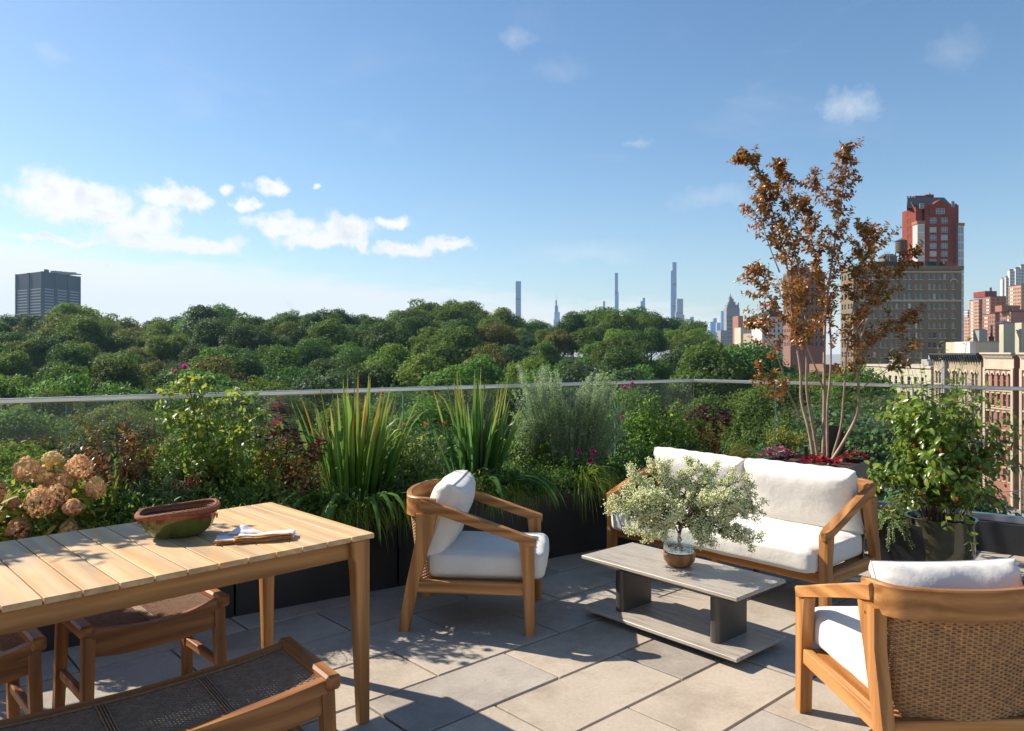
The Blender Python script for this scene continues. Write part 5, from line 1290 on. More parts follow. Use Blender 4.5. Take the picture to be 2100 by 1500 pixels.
# ------------------------------------------------------------------ bowl
bx, by = at(366, 1099, TZ)
B = empty('bowl', (bx, by, TZ + .001), R(20), 'green glazed oval bowl with coiled brown rope rim on the table', 'bowl'); B.scale = (.90, .90, .95)
def glaze():
    m, t, p, o = newmat('green_glaze'); c = t.new('ShaderNodeTexCoord'); s_ = t.new('ShaderNodeSeparateXYZ'); t.link(c.outputs['Object'], s_.inputs[0])
    n = t.noise(c.outputs['Object'], 14, 4, 0.6)
    g = t.ramp(n, [(0.3, (0.040, 0.055, 0.009)), (0.7, (0.095, 0.115, 0.018))])
    k = t.m('GREATER_THAN', t.m('ADD', s_.outputs[2], t.m('MULTIPLY', n, .006)), .083)
    t.link(t.mix(k, g, (0.16, 0.028, 0.012)), p.inputs['Base Color']); p.inputs['Roughness'].default_value = 0.12; p.inputs['Coat Weight'].default_value = 0.5; return m
M['glaze'] = glaze(); M['rope'] = plain('rust_rope', (0.23, 0.078, 0.036), 0.85, var=0.35, scale=60, bstr=.4)
prof = [(.070, 0), (.105, .012), (.135, .040), (.150, .070), (.158, .098), (.152, .098), (.142, .072), (.126, .044), (.098, .020), (.0, .014)]
mb = MB(); mb.lathe(prof, 56, (0, 0, 0), 1.0, .72, 3.0); mb.build('bowl_body', [M['glaze']], B, auto=50)
def ropecoil(rx, z, rad, ph, tilt=0.0, sy=.72):
    P = []; n = 150
    for i in range(n + 1):
        a = 2 * math.pi * i / n + ph; ca, sa = math.cos(a), math.sin(a); x = math.copysign(abs(ca) ** (2 / 3.0), ca) * rx; y = math.copysign(abs(sa) ** (2 / 3.0), sa) * (rx - .158 + .158 * sy + (rx - .158) * 0)
        P.append((x, y, z + tilt * x + .002 * math.sin(3 * a)))
    mb = MB(); mb.tube(P, [rad * (1 + .16 * (1 if i % 2 else -1)) for i in range(n + 1)], 7, caps=False); return mb.build('rope_coil', [M['rope']], B, smooth=True)
ropecoil(.160, .106, .0088, 0, .07); ropecoil(.151, .099, .0066, .5, .055); ropecoil(.144, .094, .0056, .9, .04); ropecoil(.153, .111, .0060, .2, .085)
mb = MB()
for a0 in (35, 110, 200, 250, 300, 345):
    for k in range(4):
        a = R(a0 + k * 3.2); ca, sa = math.cos(a), math.sin(a)
        for (r_, z0, z1) in ((.1575, .070, .086), (.146, .075, .092)):
            x = math.copysign(abs(ca) ** (2 / 3), ca) * r_; y = math.copysign(abs(sa) ** (2 / 3), sa) * r_ * .72
            mb.box(x - .0018, x + .0018, y - .0018, y + .0018, z0, z1)
M['tick'] = plain('red_slip', (0.20, 0.03, 0.012), 0.3, var=.1); s_ = mb.build('painted_tick', [M['tick']], B); s_['kind'] = 'stuff'

# ------------------------------------------------------------------ folded napkins
nx_, ny_ = at(482, 1109, TZ)
N = empty('napkin', (nx_, ny_, TZ + .001), R(18), 'folded white napkin with orange border lying beside the bowl', 'napkin')
M['linen'] = fabric('lavender_white_linen', (0.66, 0.66, 0.72)); M['hem'] = fabric('orange_hem', (0.50, 0.20, 0.035))
def fold(path, y0, y1, th_, mat, nm, skew=0.0, par=N):
    """cloth strip: xz path extruded along y with slight waviness"""
    n = len(path); ny2 = 7; V = []; 
    for j in range(ny2):
        f = j / (ny2 - 1)
        for (x, z) in path: V.append((x + skew * f + .003 * math.sin(f * 5 + x * 30), y0 + (y1 - y0) * f + .004 * math.sin(x * 40), z + .0015 * math.sin(f * 9 + x * 50) + .0015))
    Fq = [(j * n + i, j * n + i + 1, (j + 1) * n + i + 1, (j + 1) * n + i) for j in range(ny2 - 1) for i in range(n - 1)]
    mb = MB(); mb.add(V, Fq); o = mb.build(nm, [mat], par, smooth=True, recalc=False); md = o.modifiers.new('thick', 'SOLIDIFY'); md.thickness = th_; return o
def spath(w_, levels, z0, dz):
    P = []
    for k in range(levels):
        xs_ = np.linspace(0, w_, 8) if k % 2 == 0 else np.linspace(w_, 0, 8)
        z = z0 + k * dz
        P += [(float(x), z + .003 * math.sin(x * 30 + k)) for x in xs_]
        if k < levels - 1:
            xe = w_ if k % 2 == 0 else 0; sg_ = 1 if k % 2 == 0 else -1
            P += [(xe + sg_ * dz * .6 * math.sin(R(a)), z + dz / 2 - dz / 2 * math.cos(R(a))) for a in (45, 90, 135)]
    return P
fold(spath(.20, 4, .001, .0055), -.06, .015, .0018, M['linen'], 'cloth', .02)
fold(spath(.20, 4, .0015, .0055), -.068, -.059, .0028, M['hem'], 'hem', .004)
fold([(x, .024 + .0015 * math.sin(x * 60)) for x in np.linspace(.0, .20, 10)], -.062, -.048, .003, M['hem'], 'hem', 0)
fold([(x - .065, z) for x, z in spath(.075, 3, .001, .006)], -.050, .035, .0018, M['linen'], 'cloth', .0)
fold([(x - .066, z) for x, z in spath(.077, 3, .0012, .006)], -.058, -.047, .003, M['hem'], 'hem', .0)
mb = MB(); P = [(-.035, .02, .022), (.085, .00, .026), (.115, .055, .014), (.06, .075, .020), (.03, .085, .052), (-.01, .06, .024), (-.05, .05, .012)]
mb.add(P + [(.025, .035, .034)], [(i, (i + 1) % 7, 7) for i in range(7)]); o = mb.build('raised_corner', [M['linen']], N, recalc=False); md = o.modifiers.new('thick', 'SOLIDIFY'); md.thickness = .002; ms = o.modifiers.new('sub', 'SUBSURF'); ms.levels = 2; ms.render_levels = 2

# ------------------------------------------------------------------ vase
vx, vy = at(1393, 1160, ZT)
VS = empty('vase', (vx, vy, ZT + .0005), 0, 'clear glass vase melted over a turned wood base on the coffee table', 'vase')
M['burl'] = teak('vase_wood', 'z', (0.16, 0.065, 0.022), (0.34, 0.165, 0.065), (0.24, 0.11, 0.042), .3, 22)
M['vase_glass'] = glassmat('vase_glass', (0.96, 0.98, 0.97), 1.0, 0.03)
sv = .082
mb = MB(); mb.lathe([(sv * .62, 0), (sv * .74, .006), (sv * .97, .030), (sv * 1.03, .055), (sv * 1.0, .072), (sv * .93, .073), (sv * .88, .035), (0.0, .02)], 40); mb.build('wooden_base', [M['burl']], VS, auto=50)
mb = MB(); mb.lathe([(0.0, .0745), (sv * .90, .0750), (sv * 1.00, .082), (sv * 1.0, .12), (sv * .93, .158), (sv * .84, .178), (sv * .86, .186), (sv * .835, .186), (sv * .815, .178), (sv * .90, .157), (sv * .965, .12), (sv * .96, .086), (sv * .86, .079), (0, .0785)], 40); mb.build('glass_bell', [M['vase_glass']], VS, smooth=True)
mw = glassmat('vase_water', (0.78, 0.88, 0.93), 0.8, 0.05)
mb = MB(); mb.lathe([(0.0, .0795), (sv * .85, .0800), (sv * .945, .088), (sv * .95, .118), (0, .118)], 40); mb.build('water', [mw], VS, auto=40)

# ------------------------------------------------------------------ planters
def planter(name, label, loc, ang, L, W, H, group=None, soilz=.04, m='black', taper=0.0):
    p = empty(name, loc, ang, label, 'planter', group); w_ = .02
    mb = MB(); t_ = taper
    o_ = [(t_, t_), (L - t_, t_), (L - t_, W - t_), (t_, W - t_)]; O = [(0, 0), (L, 0), (L, W), (0, W)]; I = [(w_, w_), (L - w_, w_), (L - w_, W - w_), (w_, W - w_)]
    V = [(a, b, 0) for a, b in o_] + [(a, b, H) for a, b in O] + [(a, b, H) for a, b in I] + [(a, b, H - soilz - .03) for a, b in I]
    Fs = [(3, 2, 1, 0)] + [(i, (i + 1) % 4, 4 + (i + 1) % 4, 4 + i) for i in range(4)] + [(4 + i, 4 + (i + 1) % 4, 8 + (i + 1) % 4, 8 + i) for i in range(4)] + [(8 + i, 8 + (i + 1) % 4, 12 + (i + 1) % 4, 12 + i) for i in range(4)] + [(12, 13, 14, 15)]
    mb.add(V, Fs); mb.build('box', [M[m]], p)
    n = 14; V = []; 
    for j in range(n):
        for i in range(n): V.append((w_ + (L - 2 * w_) * i / (n - 1), w_ + (W - 2 * w_) * j / (n - 1), H - soilz + random.uniform(-.012, .012)))
    mb = MB(); mb.add(V, [(j * n + i, j * n + i + 1, (j + 1) * n + i + 1, (j + 1) * n + i) for j in range(n - 1) for i in range(n - 1)]); mb.build('soil', [M['soil']], p, recalc=False)
    return p
pang = math.atan2(.5503, .8349)
pdir = Vector((math.cos(pang), math.sin(pang), 0)); pnor = Vector((-pdir.y, pdir.x, 0))
PB = Vector((-.673, 4.763, 0)); j0 = Vector((.111, PB.y + .659 * (.111 + .673), 0))
PLN = 0.98; PWD = 0.56; PH = 0.462
plab = ['black box planter behind the coffee table end, nearest the glass corner', 'black box planter under the pink dahlias', 'black box planter behind the side-on lounge chair', 'black box planter behind the dining table end', 'black box planter behind the bowl', 'black box planter with the hydrangea, left', 'black box planter off the left edge']
for k in range(-4, 2):
    p_ = j0 + pdir * (k * PLN + .006); planter('planter', plab[1 - k], (p_.x, p_.y, 0), pang, PLN - .012, PWD, PH, 'black box planters along the railing')
tl = Vector((*at(1557, 945, .60), 0)); trr = Vector((*at(1740, 962, .60), 0)); ta = math.atan2(trr.y - tl.y, trr.x - tl.x); tL = (trr - tl).length
planter('tree_planter', 'tall black tapered planter behind the sofa holding the reddish tree', (tl.x, tl.y, 0), ta, tL, .60, .60, m='black', taper=.05, soilz=.035)
M['potglaze'] = plain('bronze_green_glazed_pot', (0.050, 0.048, 0.026), 0.10, var=.5, scale=6, spec=.8)
PPX, PPY = 2.79, 4.97
P_ = empty('plant_pot', (PPX, PPY, 0), 0, 'round glossy bronze-green pot under the leafy shrub at right', 'plant pot')
mb = MB(); mb.lathe([(.165, 0), (.185, .02), (.198, .20), (.205, .36), (.212, .385), (.195, .385), (.185, .34), (.0, .335)], 40); mb.build('pot', [M['potglaze']], P_, auto=50)
mb = MB(); mb.lathe([(.184, .342), (.0, .356)], 24); mb.build('soil', [M['soil']], P_)
planter('planter', 'small black square planter between sofa and glossy pot', (2.42, 5.02, 0), R(-38), .26, .26, .34)
# ------------------------------------------------------------------ plants: generators
def leaf_tpl(kind):
    if kind == 'oval':      # pointed oval, folded along the midrib, tip bent down; x = length, y = width
        V = [(0, 0, 0), (.30, -.36, .07), (.30, 0, 0), (.30, .36, .07), (.66, -.33, .04), (.66, 0, -.03), (.66, .33, .04), (1, 0, -.14)]
        Fc = [(0, 1, 2, 2), (0, 2, 3, 3), (1, 4, 5, 2), (2, 5, 6, 3), (4, 7, 5, 5), (5, 7, 6, 6)]
    elif kind == 'lance':
        V = [(0, 0, 0), (.35, -.40, .05), (.35, 0, 0), (.35, .40, .05), (1, 0, -.12)]
        Fc = [(0, 1, 2, 2), (0, 2, 3, 3), (1, 4, 2, 2), (2, 4, 3, 3)]
    elif kind == 'needle':
        V = [(0, -.2, 0), (0, .2, 0), (1, 0, 0)]; Fc = [(0, 2, 1, 1)]
    elif kind == 'ruffle':  # wavy lobed leaf
        V = [(0, 0, 0)]; Fc = []; n = 10
        for i in range(n + 1):
            a = R(-150 + 300 * i / n); r = .5 * (1 if i % 2 else .82); V.append((.5 + r * math.cos(a), r * 1.1 * math.sin(a), .10 * (1 if i % 2 else -1)))
        V.append((.5, 0, -.03)); c = len(V) - 1
        for i in range(1, n + 1): Fc.append((c, i, i + 1, i + 1))
        Fc += [(c, 0, 1, 1), (c, n + 1, 0, 0)]
    elif kind == 'petal4':  # small four-petal floret facing +z
        V = [(0, 0, 0)]; Fc = []
        for k in range(4):
            a = R(90 * k); V += [(.5 * math.cos(a - .6), .5 * math.sin(a - .6), .08), (.72 * math.cos(a), .72 * math.sin(a), .02), (.5 * math.cos(a + .6), .5 * math.sin(a + .6), .08)]
            Fc.append((0, 1 + 3 * k, 2 + 3 * k, 3 + 3 * k))
    elif kind == 'bead':
        V = [(1, 0, 0), (-1, 0, 0), (0, 1, 0), (0, -1, 0), (0, 0, 1), (0, 0, -1)]
        Fc = [(0, 2, 4, 4), (2, 1, 4, 4), (1, 3, 4, 4), (3, 0, 4, 4), (2, 0, 5, 5), (1, 2, 5, 5), (3, 1, 5, 5), (0, 3, 5, 5)]
    return np.array(V, float), Fc
TPL = {k: leaf_tpl(k) for k in ('oval', 'lance', 'needle', 'ruffle', 'petal4', 'bead')}
def poly_mesh(name, V, loops, starts, mat, tone=None, smooth=False):
    me = bpy.data.meshes.new(name); me.vertices.add(len(V)); me.vertices.foreach_set('co', V.astype(np.float32).ravel())
    me.loops.add(len(loops)); me.loops.foreach_set('vertex_index', loops.astype(np.int32))
    me.polygons.add(len(starts)); me.polygons.foreach_set('loop_start', starts.astype(np.int32))
    if smooth: me.polygons.foreach_set('use_smooth', np.ones(len(starts), bool))
    if tone is not None: a = me.attributes.new('tone', 'FLOAT', 'POINT'); a.data.foreach_set('value', tone.astype(np.float32))
    for q in (mat if isinstance(mat, (list, tuple)) else [mat]): me.materials.append(q)
    me.update(calc_edges=True); return me
class Leaves:
    def __init__(s, seed=0): s.P = []; s.D = []; s.N = []; s.L = []; s.W = []; s.T = []; s.r = np.random.default_rng(seed)
    def add(s, p, d, n, L, W, t=None):
        s.P.append(tuple(p)); s.D.append(tuple(d)); s.N.append(tuple(n)); s.L.append(L); s.W.append(W); s.T.append(s.r.random() if t is None else t)
    def frames(s):
        P, D, N = (np.array(a, float) for a in (s.P, s.D, s.N)); D /= np.linalg.norm(D, axis=1, keepdims=True) + 1e-9
        Y = np.cross(N, D); ny = np.linalg.norm(Y, axis=1, keepdims=True); bad = ny[:, 0] < 1e-4; Y[bad] = np.cross(np.array([.31, .2, .9]), D[bad]); Y /= np.linalg.norm(Y, axis=1, keepdims=True) + 1e-9
        Z = np.cross(D, Y); return P, D, Y, Z
    def build(s, name, tpl, mat, parent, parts=0, kind='stuff', part_name='leaf', zs=1.0):
        if not s.P: return
        P, D, Y, Z = s.frames(); L, W, T = (np.array(a, float) for a in (s.L, s.W, s.T)); V0, Fc = TPL[tpl]
        order = np.arange(len(P))
        if parts:
            base = np.array(parent.location); cam_ = np.array([0, 0, EYE]); dist = np.linalg.norm(P + base - cam_, axis=1); order = np.argsort(dist / (L + .001))
            pick = order[:parts]; rest = order[parts:]
            nt = 5; mes = []
            loops = np.concatenate([np.array(list(dict.fromkeys(f))) for f in Fc]); starts = np.cumsum([0] + [len(set(f)) for f in Fc])[:-1]
            for k in range(nt): mes.append(poly_mesh(part_name, V0, loops, starts, mat, np.full(len(V0), (k + .5) / nt)))
            for i in pick:
                M_ = Matrix(((D[i, 0] * L[i], Y[i, 0] * W[i], Z[i, 0] * L[i], P[i, 0]), (D[i, 1] * L[i], Y[i, 1] * W[i], Z[i, 1] * L[i], P[i, 1]), (D[i, 2] * L[i], Y[i, 2] * W[i], Z[i, 2] * L[i], P[i, 2]), (0, 0, 0, 1)))
                link(part_name, mes[min(nt - 1, int(T[i] * nt))], parent, M_)
            order = rest
        if len(order) == 0: return
        P, D, Y, Z, L, W, T = P[order], D[order], Y[order], Z[order], L[order], W[order], T[order]
        V = P[:, None] + D[:, None] * (V0[None, :, 0:1] * L[:, None, None]) + Y[:, None] * (V0[None, :, 1:2] * W[:, None, None]) + Z[:, None] * (V0[None, :, 2:3] * (L * zs)[:, None, None])
        n, k = len(P), len(V0)
        loops1 = np.concatenate([np.array(list(dict.fromkeys(f))) for f in Fc]); lens = np.array([len(set(f)) for f in Fc])
        loops = (loops1[None] + (np.arange(n) * k)[:, None]).ravel(); starts = np.concatenate([[0], np.cumsum(np.tile(lens, n))[:-1]])
        o = link(name, poly_mesh(name, V.reshape(-1, 3), loops, starts, mat, np.repeat(T, k)), parent)
        if kind: o['kind'] = kind
        return o
rp = random.Random(21)
def rv(s=1.0): return Vector((rp.gauss(0, s), rp.gauss(0, s), rp.gauss(0, s)))
LM2 = {}
def LMT(k, *a, **b):
    if k not in LM2:
        g_ = 1.0 if ('petal' in k or 'blossom' in k) else (2.1 if k not in ('glossy_leaf', 'yellow_green_leaf', 'reddish_bronze_leaf') else 1.75)
        a = list(a); a[0] = [tuple(min(.9, c * g_ * (1.12 if (j == 0 and g_ > 1) else 1)) for j, c in enumerate(q)) for q in a[0]]
        if len(a) > 1 and 'petal' not in k: a[1] = min(.55, a[1] + .10)
        LM2[k] = leafmat(k, *a, **b)
    return LM2[k]
G_MID = lambda: LMT('green_leaf', [(0.030, 0.065, 0.010), (0.055, 0.115, 0.016), (0.10, 0.17, 0.028)], .38)
G_YEL = lambda: LMT('yellow_green_leaf', [(0.07, 0.11, 0.012), (0.13, 0.17, 0.02), (0.24, 0.24, 0.035)], .42)
G_GLO = lambda: LMT('glossy_leaf', [(0.035, 0.075, 0.010), (0.080, 0.150, 0.020), (0.16, 0.22, 0.035)], .38, rough=.28, spec=.6)
G_DRK = lambda: LMT('deep_green_leaf', [(0.016, 0.045, 0.010), (0.030, 0.075, 0.014), (0.055, 0.11, 0.02)], .3)
G_SIL = lambda: LMT('silver_leaf', [(0.095, 0.150, 0.085), (0.160, 0.235, 0.140), (0.24, 0.325, 0.215)], .34, tcol=(.9, 1, .8), rough=.8, spec=.1)
G_BRZ = lambda: LMT('bronze_leaf', [(0.045, 0.025, 0.010), (0.095, 0.045, 0.014), (0.15, 0.085, 0.025)], .25, tcol=(1, .7, .4), rough=.35)
G_PUR = lambda: LMT('purple_leaf', [(0.018, 0.006, 0.014), (0.045, 0.012, 0.026), (0.085, 0.022, 0.035)], .28, tcol=(1, .4, .5))
G_TAN = lambda: LMT('autumn_tan_leaf', [(0.09, 0.075, 0.02), (0.19, 0.12, 0.03), (0.30, 0.17, 0.05)], .35, tcol=(1, .8, .4))
G_RED = lambda: LMT('crimson_leaf', [(0.045, 0.003, 0.007), (0.105, 0.005, 0.010), (0.17, 0.009, 0.015)], .3, tcol=(1, .3, .3))
G_MYR = lambda: LMT('reddish_bronze_leaf', [(0.065, 0.070, 0.011), (0.125, 0.100, 0.015), (0.21, 0.115, 0.019), (0.26, 0.090, 0.019)], .30, tcol=(1, .75, .45), rough=.32, spec=.5)
M['stem_g'] = plain('green_stem', (0.10, 0.13, 0.04), 0.7, var=.2); M['stem_b'] = plain('brown_stem', (0.11, 0.07, 0.04), 0.8, var=.3); M['stem_p'] = plain('purple_stem', (0.10, 0.03, 0.035), 0.7, var=.2)

def quad(p0, p1, bend, n=7):
    mid = (p0 + p1) / 2 + bend; return [p0 * (1 - t) ** 2 + mid * 2 * t * (1 - t) + p1 * t * t for t in [i / n for i in range(n + 1)]]
def leafy(lv, path, t0, t1, step, L, W, up=.35, droop=0.0, jit=.5, pair=False, face=.5, out=None):
    """leaves along a path"""
    seg = [(path[i + 1] - path[i]).length for i in range(len(path) - 1)]; tot = sum(seg); s = t0 * tot; k = rp.randrange(9)
    while s < t1 * tot:
        a = s; i = 0
        while i < len(seg) - 1 and a > seg[i]: a -= seg[i]; i += 1
        tdir = (path[i + 1] - path[i]).normalized(); p = path[i] + tdir * a
        sd = tdir.orthogonal().normalized(); ang = k * 2.4 + rp.uniform(-.4, .4); sd = Matrix.Rotation(ang, 3, tdir) @ sd
        for q in ((0, math.pi) if pair else (0,)):
            d = Matrix.Rotation(q, 3, tdir) @ sd
            d = (d + tdir * up + rv(jit * .3) + Vector((0, 0, -droop))).normalized()
            n = (Vector((0, 0, 1)) * face + tdir * .4 + rv(.35)).normalized(); l = L * rp.uniform(.65, 1.2)
            lv.add(p, d, n, l, W * l / L)
        k += 1; s += step * rp.uniform(.7, 1.3)
def shrub(root, lv, stems, n, spread, h, r0=.05, twigs=6, tl=.14, step=.022, L=.04, W=.02, t0=.25, bendz=.25, sr=.0035, flat=1.0, shape=1.0, up=.35, droop=.0, lean=(0, 0), twt0=.3, face=.5, pair=False, hmin=.45):
    for i in range(n):
        a = rp.uniform(0, 6.283); q = rp.random() ** .5
        p0 = Vector((math.cos(a) * r0 * rp.random(), math.sin(a) * r0 * rp.random() * flat, 0))
        hh = h * (hmin + (1 - hmin) * rp.random()) * (1 - .35 * q * shape)
        p1 = Vector((math.cos(a) * spread * q + lean[0] * hh, math.sin(a) * spread * q * flat + lean[1] * hh, hh))
        path = quad(p0, p1, Vector((-(p1.x - p0.x) * .25, -(p1.y - p0.y) * .25, h * bendz * .5)) + rv(.02))
        stems.tube(path, [sr * (1 - .7 * k / (len(path) - 1)) for k in range(len(path))], 4, caps=False)
        leafy(lv, path, t0, 1.0, step, L, W, up, droop, face=face, pair=pair)
        for j in range(twigs):
            t = twt0 + (1 - twt0) * (j + rp.random()) / twigs; idx = min(len(path) - 2, int(t * (len(path) - 1))); pp = path[idx].lerp(path[idx + 1], rp.random())
            d = (path[idx + 1] - path[idx]).normalized(); o_ = Vector((pp.x - lean[0] * pp.z, pp.y - lean[1] * pp.z, 0)); o_ = o_.normalized() if o_.length > .01 else Vector((0, 0, 0))
            e = pp + (d * .6 + rv(.45) + o_ * .4 + Vector((0, 0, .15 - droop))).normalized() * tl * rp.uniform(.5, 1.25)
            tp = quad(pp, e, rv(.01), 3); stems.tube(tp, [sr * .5, sr * .45, sr * .35, sr * .25], 3, caps=False)
            leafy(lv, tp, .1, 1.0, step, L, W, up, droop, face=face, pair=pair)
def plant(name, label, cat, loc, group=None): return empty(name, loc, 0, label, cat, group)
def onplanter(px, off=.28, z=None):      # point in the planters' strip seen at photo column px
    k = (px - 1050) / F; Y = (5.2065 + off * 1.198) / (1 - .659 * k); return (k * Y, Y, (PH - .045) if z is None else z)
def ztop(py, Y): return EYE + (721 - py) * Y / F
def kx(dpx, Y): return dpx * Y / F

# ------------------------------------------------------------------ hydrangea
hx, hy, hz_ = onplanter(95, .26)
H_ = plant('hydrangea', 'hydrangea with large dusty pink cone flowers behind the left end of the table', 'hydrangea', (hx, hy, hz_))
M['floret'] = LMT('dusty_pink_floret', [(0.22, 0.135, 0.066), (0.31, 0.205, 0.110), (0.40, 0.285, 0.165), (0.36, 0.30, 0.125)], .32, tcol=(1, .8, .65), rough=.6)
M['floret_y'] = LMT('pale_yellow_floret', [(0.36, 0.29, 0.10), (0.48, 0.40, 0.17), (0.50, 0.36, 0.2)], .35, tcol=(1, .9, .6), rough=.6)
lv = Leaves(1); stm = MB()
heads = [(55, 963, 24, 22), (93, 975, 19, 20), (107, 940, 17, 12), (128, 990, 26, 22), (162, 958, 23, 22), (84, 1030, 27, 28), (118, 1018, 22, 22), (196, 1000, 17, 20), (24, 1030, 13, 11), (2, 1012, 9, 22), (42, 1082, 21, 20), (140, 1087, 17, 20), (150, 1040, 17, 14), (-22, 1062, 18, 20)]
for i, (px, py, rx, rz_) in enumerate(heads):
    dy = rp.uniform(-.06, .04) - (.20 if py > 1000 else .04); Y = hy + dy; c = Vector((kx(px - 1050, Y) - hx, Y - hy, ztop(py, Y) - hz_))
    r_x, r_z = kx(rx, Y) * 1.12, kx(rz_, Y) * 1.15
    path = quad(Vector((rp.uniform(-.08, .08), rp.uniform(-.05, .05), 0)), c - Vector((0, 0, r_z * .6)), Vector((0, .02, .1)))
    stm.tube(path, [.0045] * 4 + [.003] * 4, 5, caps=False)
    fl = Leaves(50 + i); n = int(150 + 3000 * r_x)
    for k in range(n):
        d = rv().normalized(); w_ = (1 - .30 * max(0, d.z)); q = rp.uniform(.82, 1.06)
        p = c + Vector((d.x * r_x * w_ * q, d.y * r_x * w_ * q, d.z * r_z * q))
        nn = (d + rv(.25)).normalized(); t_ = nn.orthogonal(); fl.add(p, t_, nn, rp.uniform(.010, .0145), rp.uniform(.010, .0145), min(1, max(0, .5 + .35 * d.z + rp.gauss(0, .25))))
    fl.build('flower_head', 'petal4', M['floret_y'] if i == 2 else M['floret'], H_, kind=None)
    leafy(lv, path, .45, .97, .035, .075, .036, .2, .1, pair=True)
shrub(H_, lv, stm, 26, .36, .40, r0=.12, twigs=4, tl=.13, step=.034, L=.072, W=.034, t0=.3, flat=.7, pair=True, up=.3, droop=.05)
lv.build('foliage', 'oval', G_YEL(), H_, parts=260); stm.build('stems', [M['stem_b']], H_, smooth=True)

# ------------------------------------------------------------------ bronze-leaved shrub
x, y, z = onplanter(238, .36); S = plant('bronze_shrub', 'loose bronze-leaved shrub with upright twigs behind the hydrangea', 'shrub', (x, y, z)); lv = Leaves(2); stm = MB()
hh = ztop(866, y) - z
shrub(S, lv, stm, 30, kx(88, y), hh * 1.12, r0=.05, twigs=7, tl=.11, step=.018, L=.044, W=.018, t0=.30, flat=.6, up=.5, hmin=.5, shape=.5)
lv.build('foliage', 'lance', G_BRZ(), S); stm.build('stems', [M['stem_b']], S)
# yellow-green blades in front of it
def ribbon(mb, p0, direction, L, w, droop, n=9, fold=.25, tw=0.0):
    """curved strap leaf: arching under its own weight"""
    d = direction.normalized(); p = p0.copy(); pts = [p.copy()]; st = L / n
    for i in range(n):
        d = (d + Vector((0, 0, -droop * (i / n) ** 1.4))).normalized(); p = p + d * st; pts.append(p.copy())
    side = direction.cross(Vector((0, 0, 1)))
    if side.length < .05: side = Vector((rp.uniform(-1, 1), rp.uniform(-1, 1), 0))
    side = (Matrix.Rotation(tw, 3, direction.normalized()) @ side.normalized())
    V = []
    for i, q in enumerate(pts):
        t = i / n; wd = w * (min(1, .55 + t * 2.2)) * (1 - max(0, (t - .55) / .45) ** 1.8); tt = (pts[min(n, i + 1)] - pts[max(0, i - 1)]).normalized(); sd = (side - tt * side.dot(tt)).normalized(); nn = tt.cross(sd)
        V += [q - sd * wd / 2 + nn * wd * fold, q, q + sd * wd / 2 + nn * wd * fold]
    Fs = []
    for i in range(n):
        a = i * 3; Fs += [(a, a + 1, a + 4, a + 3), (a + 1, a + 2, a + 5, a + 4)]
    mb.add(V, Fs)
def blade_mat(name, base, mid, tip, tr=.4):
    m, t, p, o = newmat(name); at = t.new('ShaderNodeAttribute'); at.attribute_name = 'tone'; oi = t.new('ShaderNodeObjectInfo')
    v = t.m('ADD', at.outputs['Fac'], t.m('MULTIPLY', t.m('SUBTRACT', oi.outputs['Random'], .5), .28))
    col = t.ramp(v, [(0.0, base), (0.62, mid), (0.84, (0.26, 0.24, 0.03)), (0.97, tip)])
    h = t.new('ShaderNodeHueSaturation'); t.link(col, h.inputs['Color']); t.link(t.m('ADD', .75, t.m('MULTIPLY', oi.outputs['Random'], .5)), h.inputs['Value'])
    t.link(h.outputs[0], p.inputs['Base Color']); p.inputs['Roughness'].default_value = .35
    trn = t.new('ShaderNodeBsdfTranslucent'); g = t.new('ShaderNodeGamma'); t.link(h.outputs[0], g.inputs[0]); g.inputs[1].default_value = .75; t.link(g.outputs[0], trn.inputs[0])
    mx = t.new('ShaderNodeMixShader'); mx.inputs[0].default_value = tr; t.link(p.outputs[0], mx.inputs[1]); t.link(trn.outputs[0], mx.inputs[2]); t.link(mx.outputs[0], o.inputs[0]); return m
BL1 = blade_mat('orange_tipped_blade', (0.045, 0.125, 0.018), (0.13, 0.25, 0.028), (0.60, 0.20, 0.02))
BL2 = blade_mat('green_blade', (0.035, 0.120, 0.025), (0.10, 0.23, 0.035), (0.34, 0.22, 0.05))
BL3 = blade_mat('yellow_blade', (0.10, 0.15, 0.02), (0.24, 0.28, 0.03), (0.30, 0.25, 0.05))
def blade_plant(name, label, loc, specs, mat, group=None, cat='grass-like plant'):
    P = plant(name, label, cat, loc, group)
    for (p0, d, L, w, dr, tn, fold, tw) in specs:
        mb = MB(); ribbon(mb, p0, d, L, w, dr, fold=fold, tw=tw); me = mb.mesh('blade', [mat], True, recalc=False)
        n = len(me.vertices) // 3; a = me.attributes.new('tone', 'FLOAT', 'POINT'); a.data.foreach_set('value', np.repeat(np.linspace(0, tn, n), 3).astype(np.float32)); link('blade', me, P)
    return P
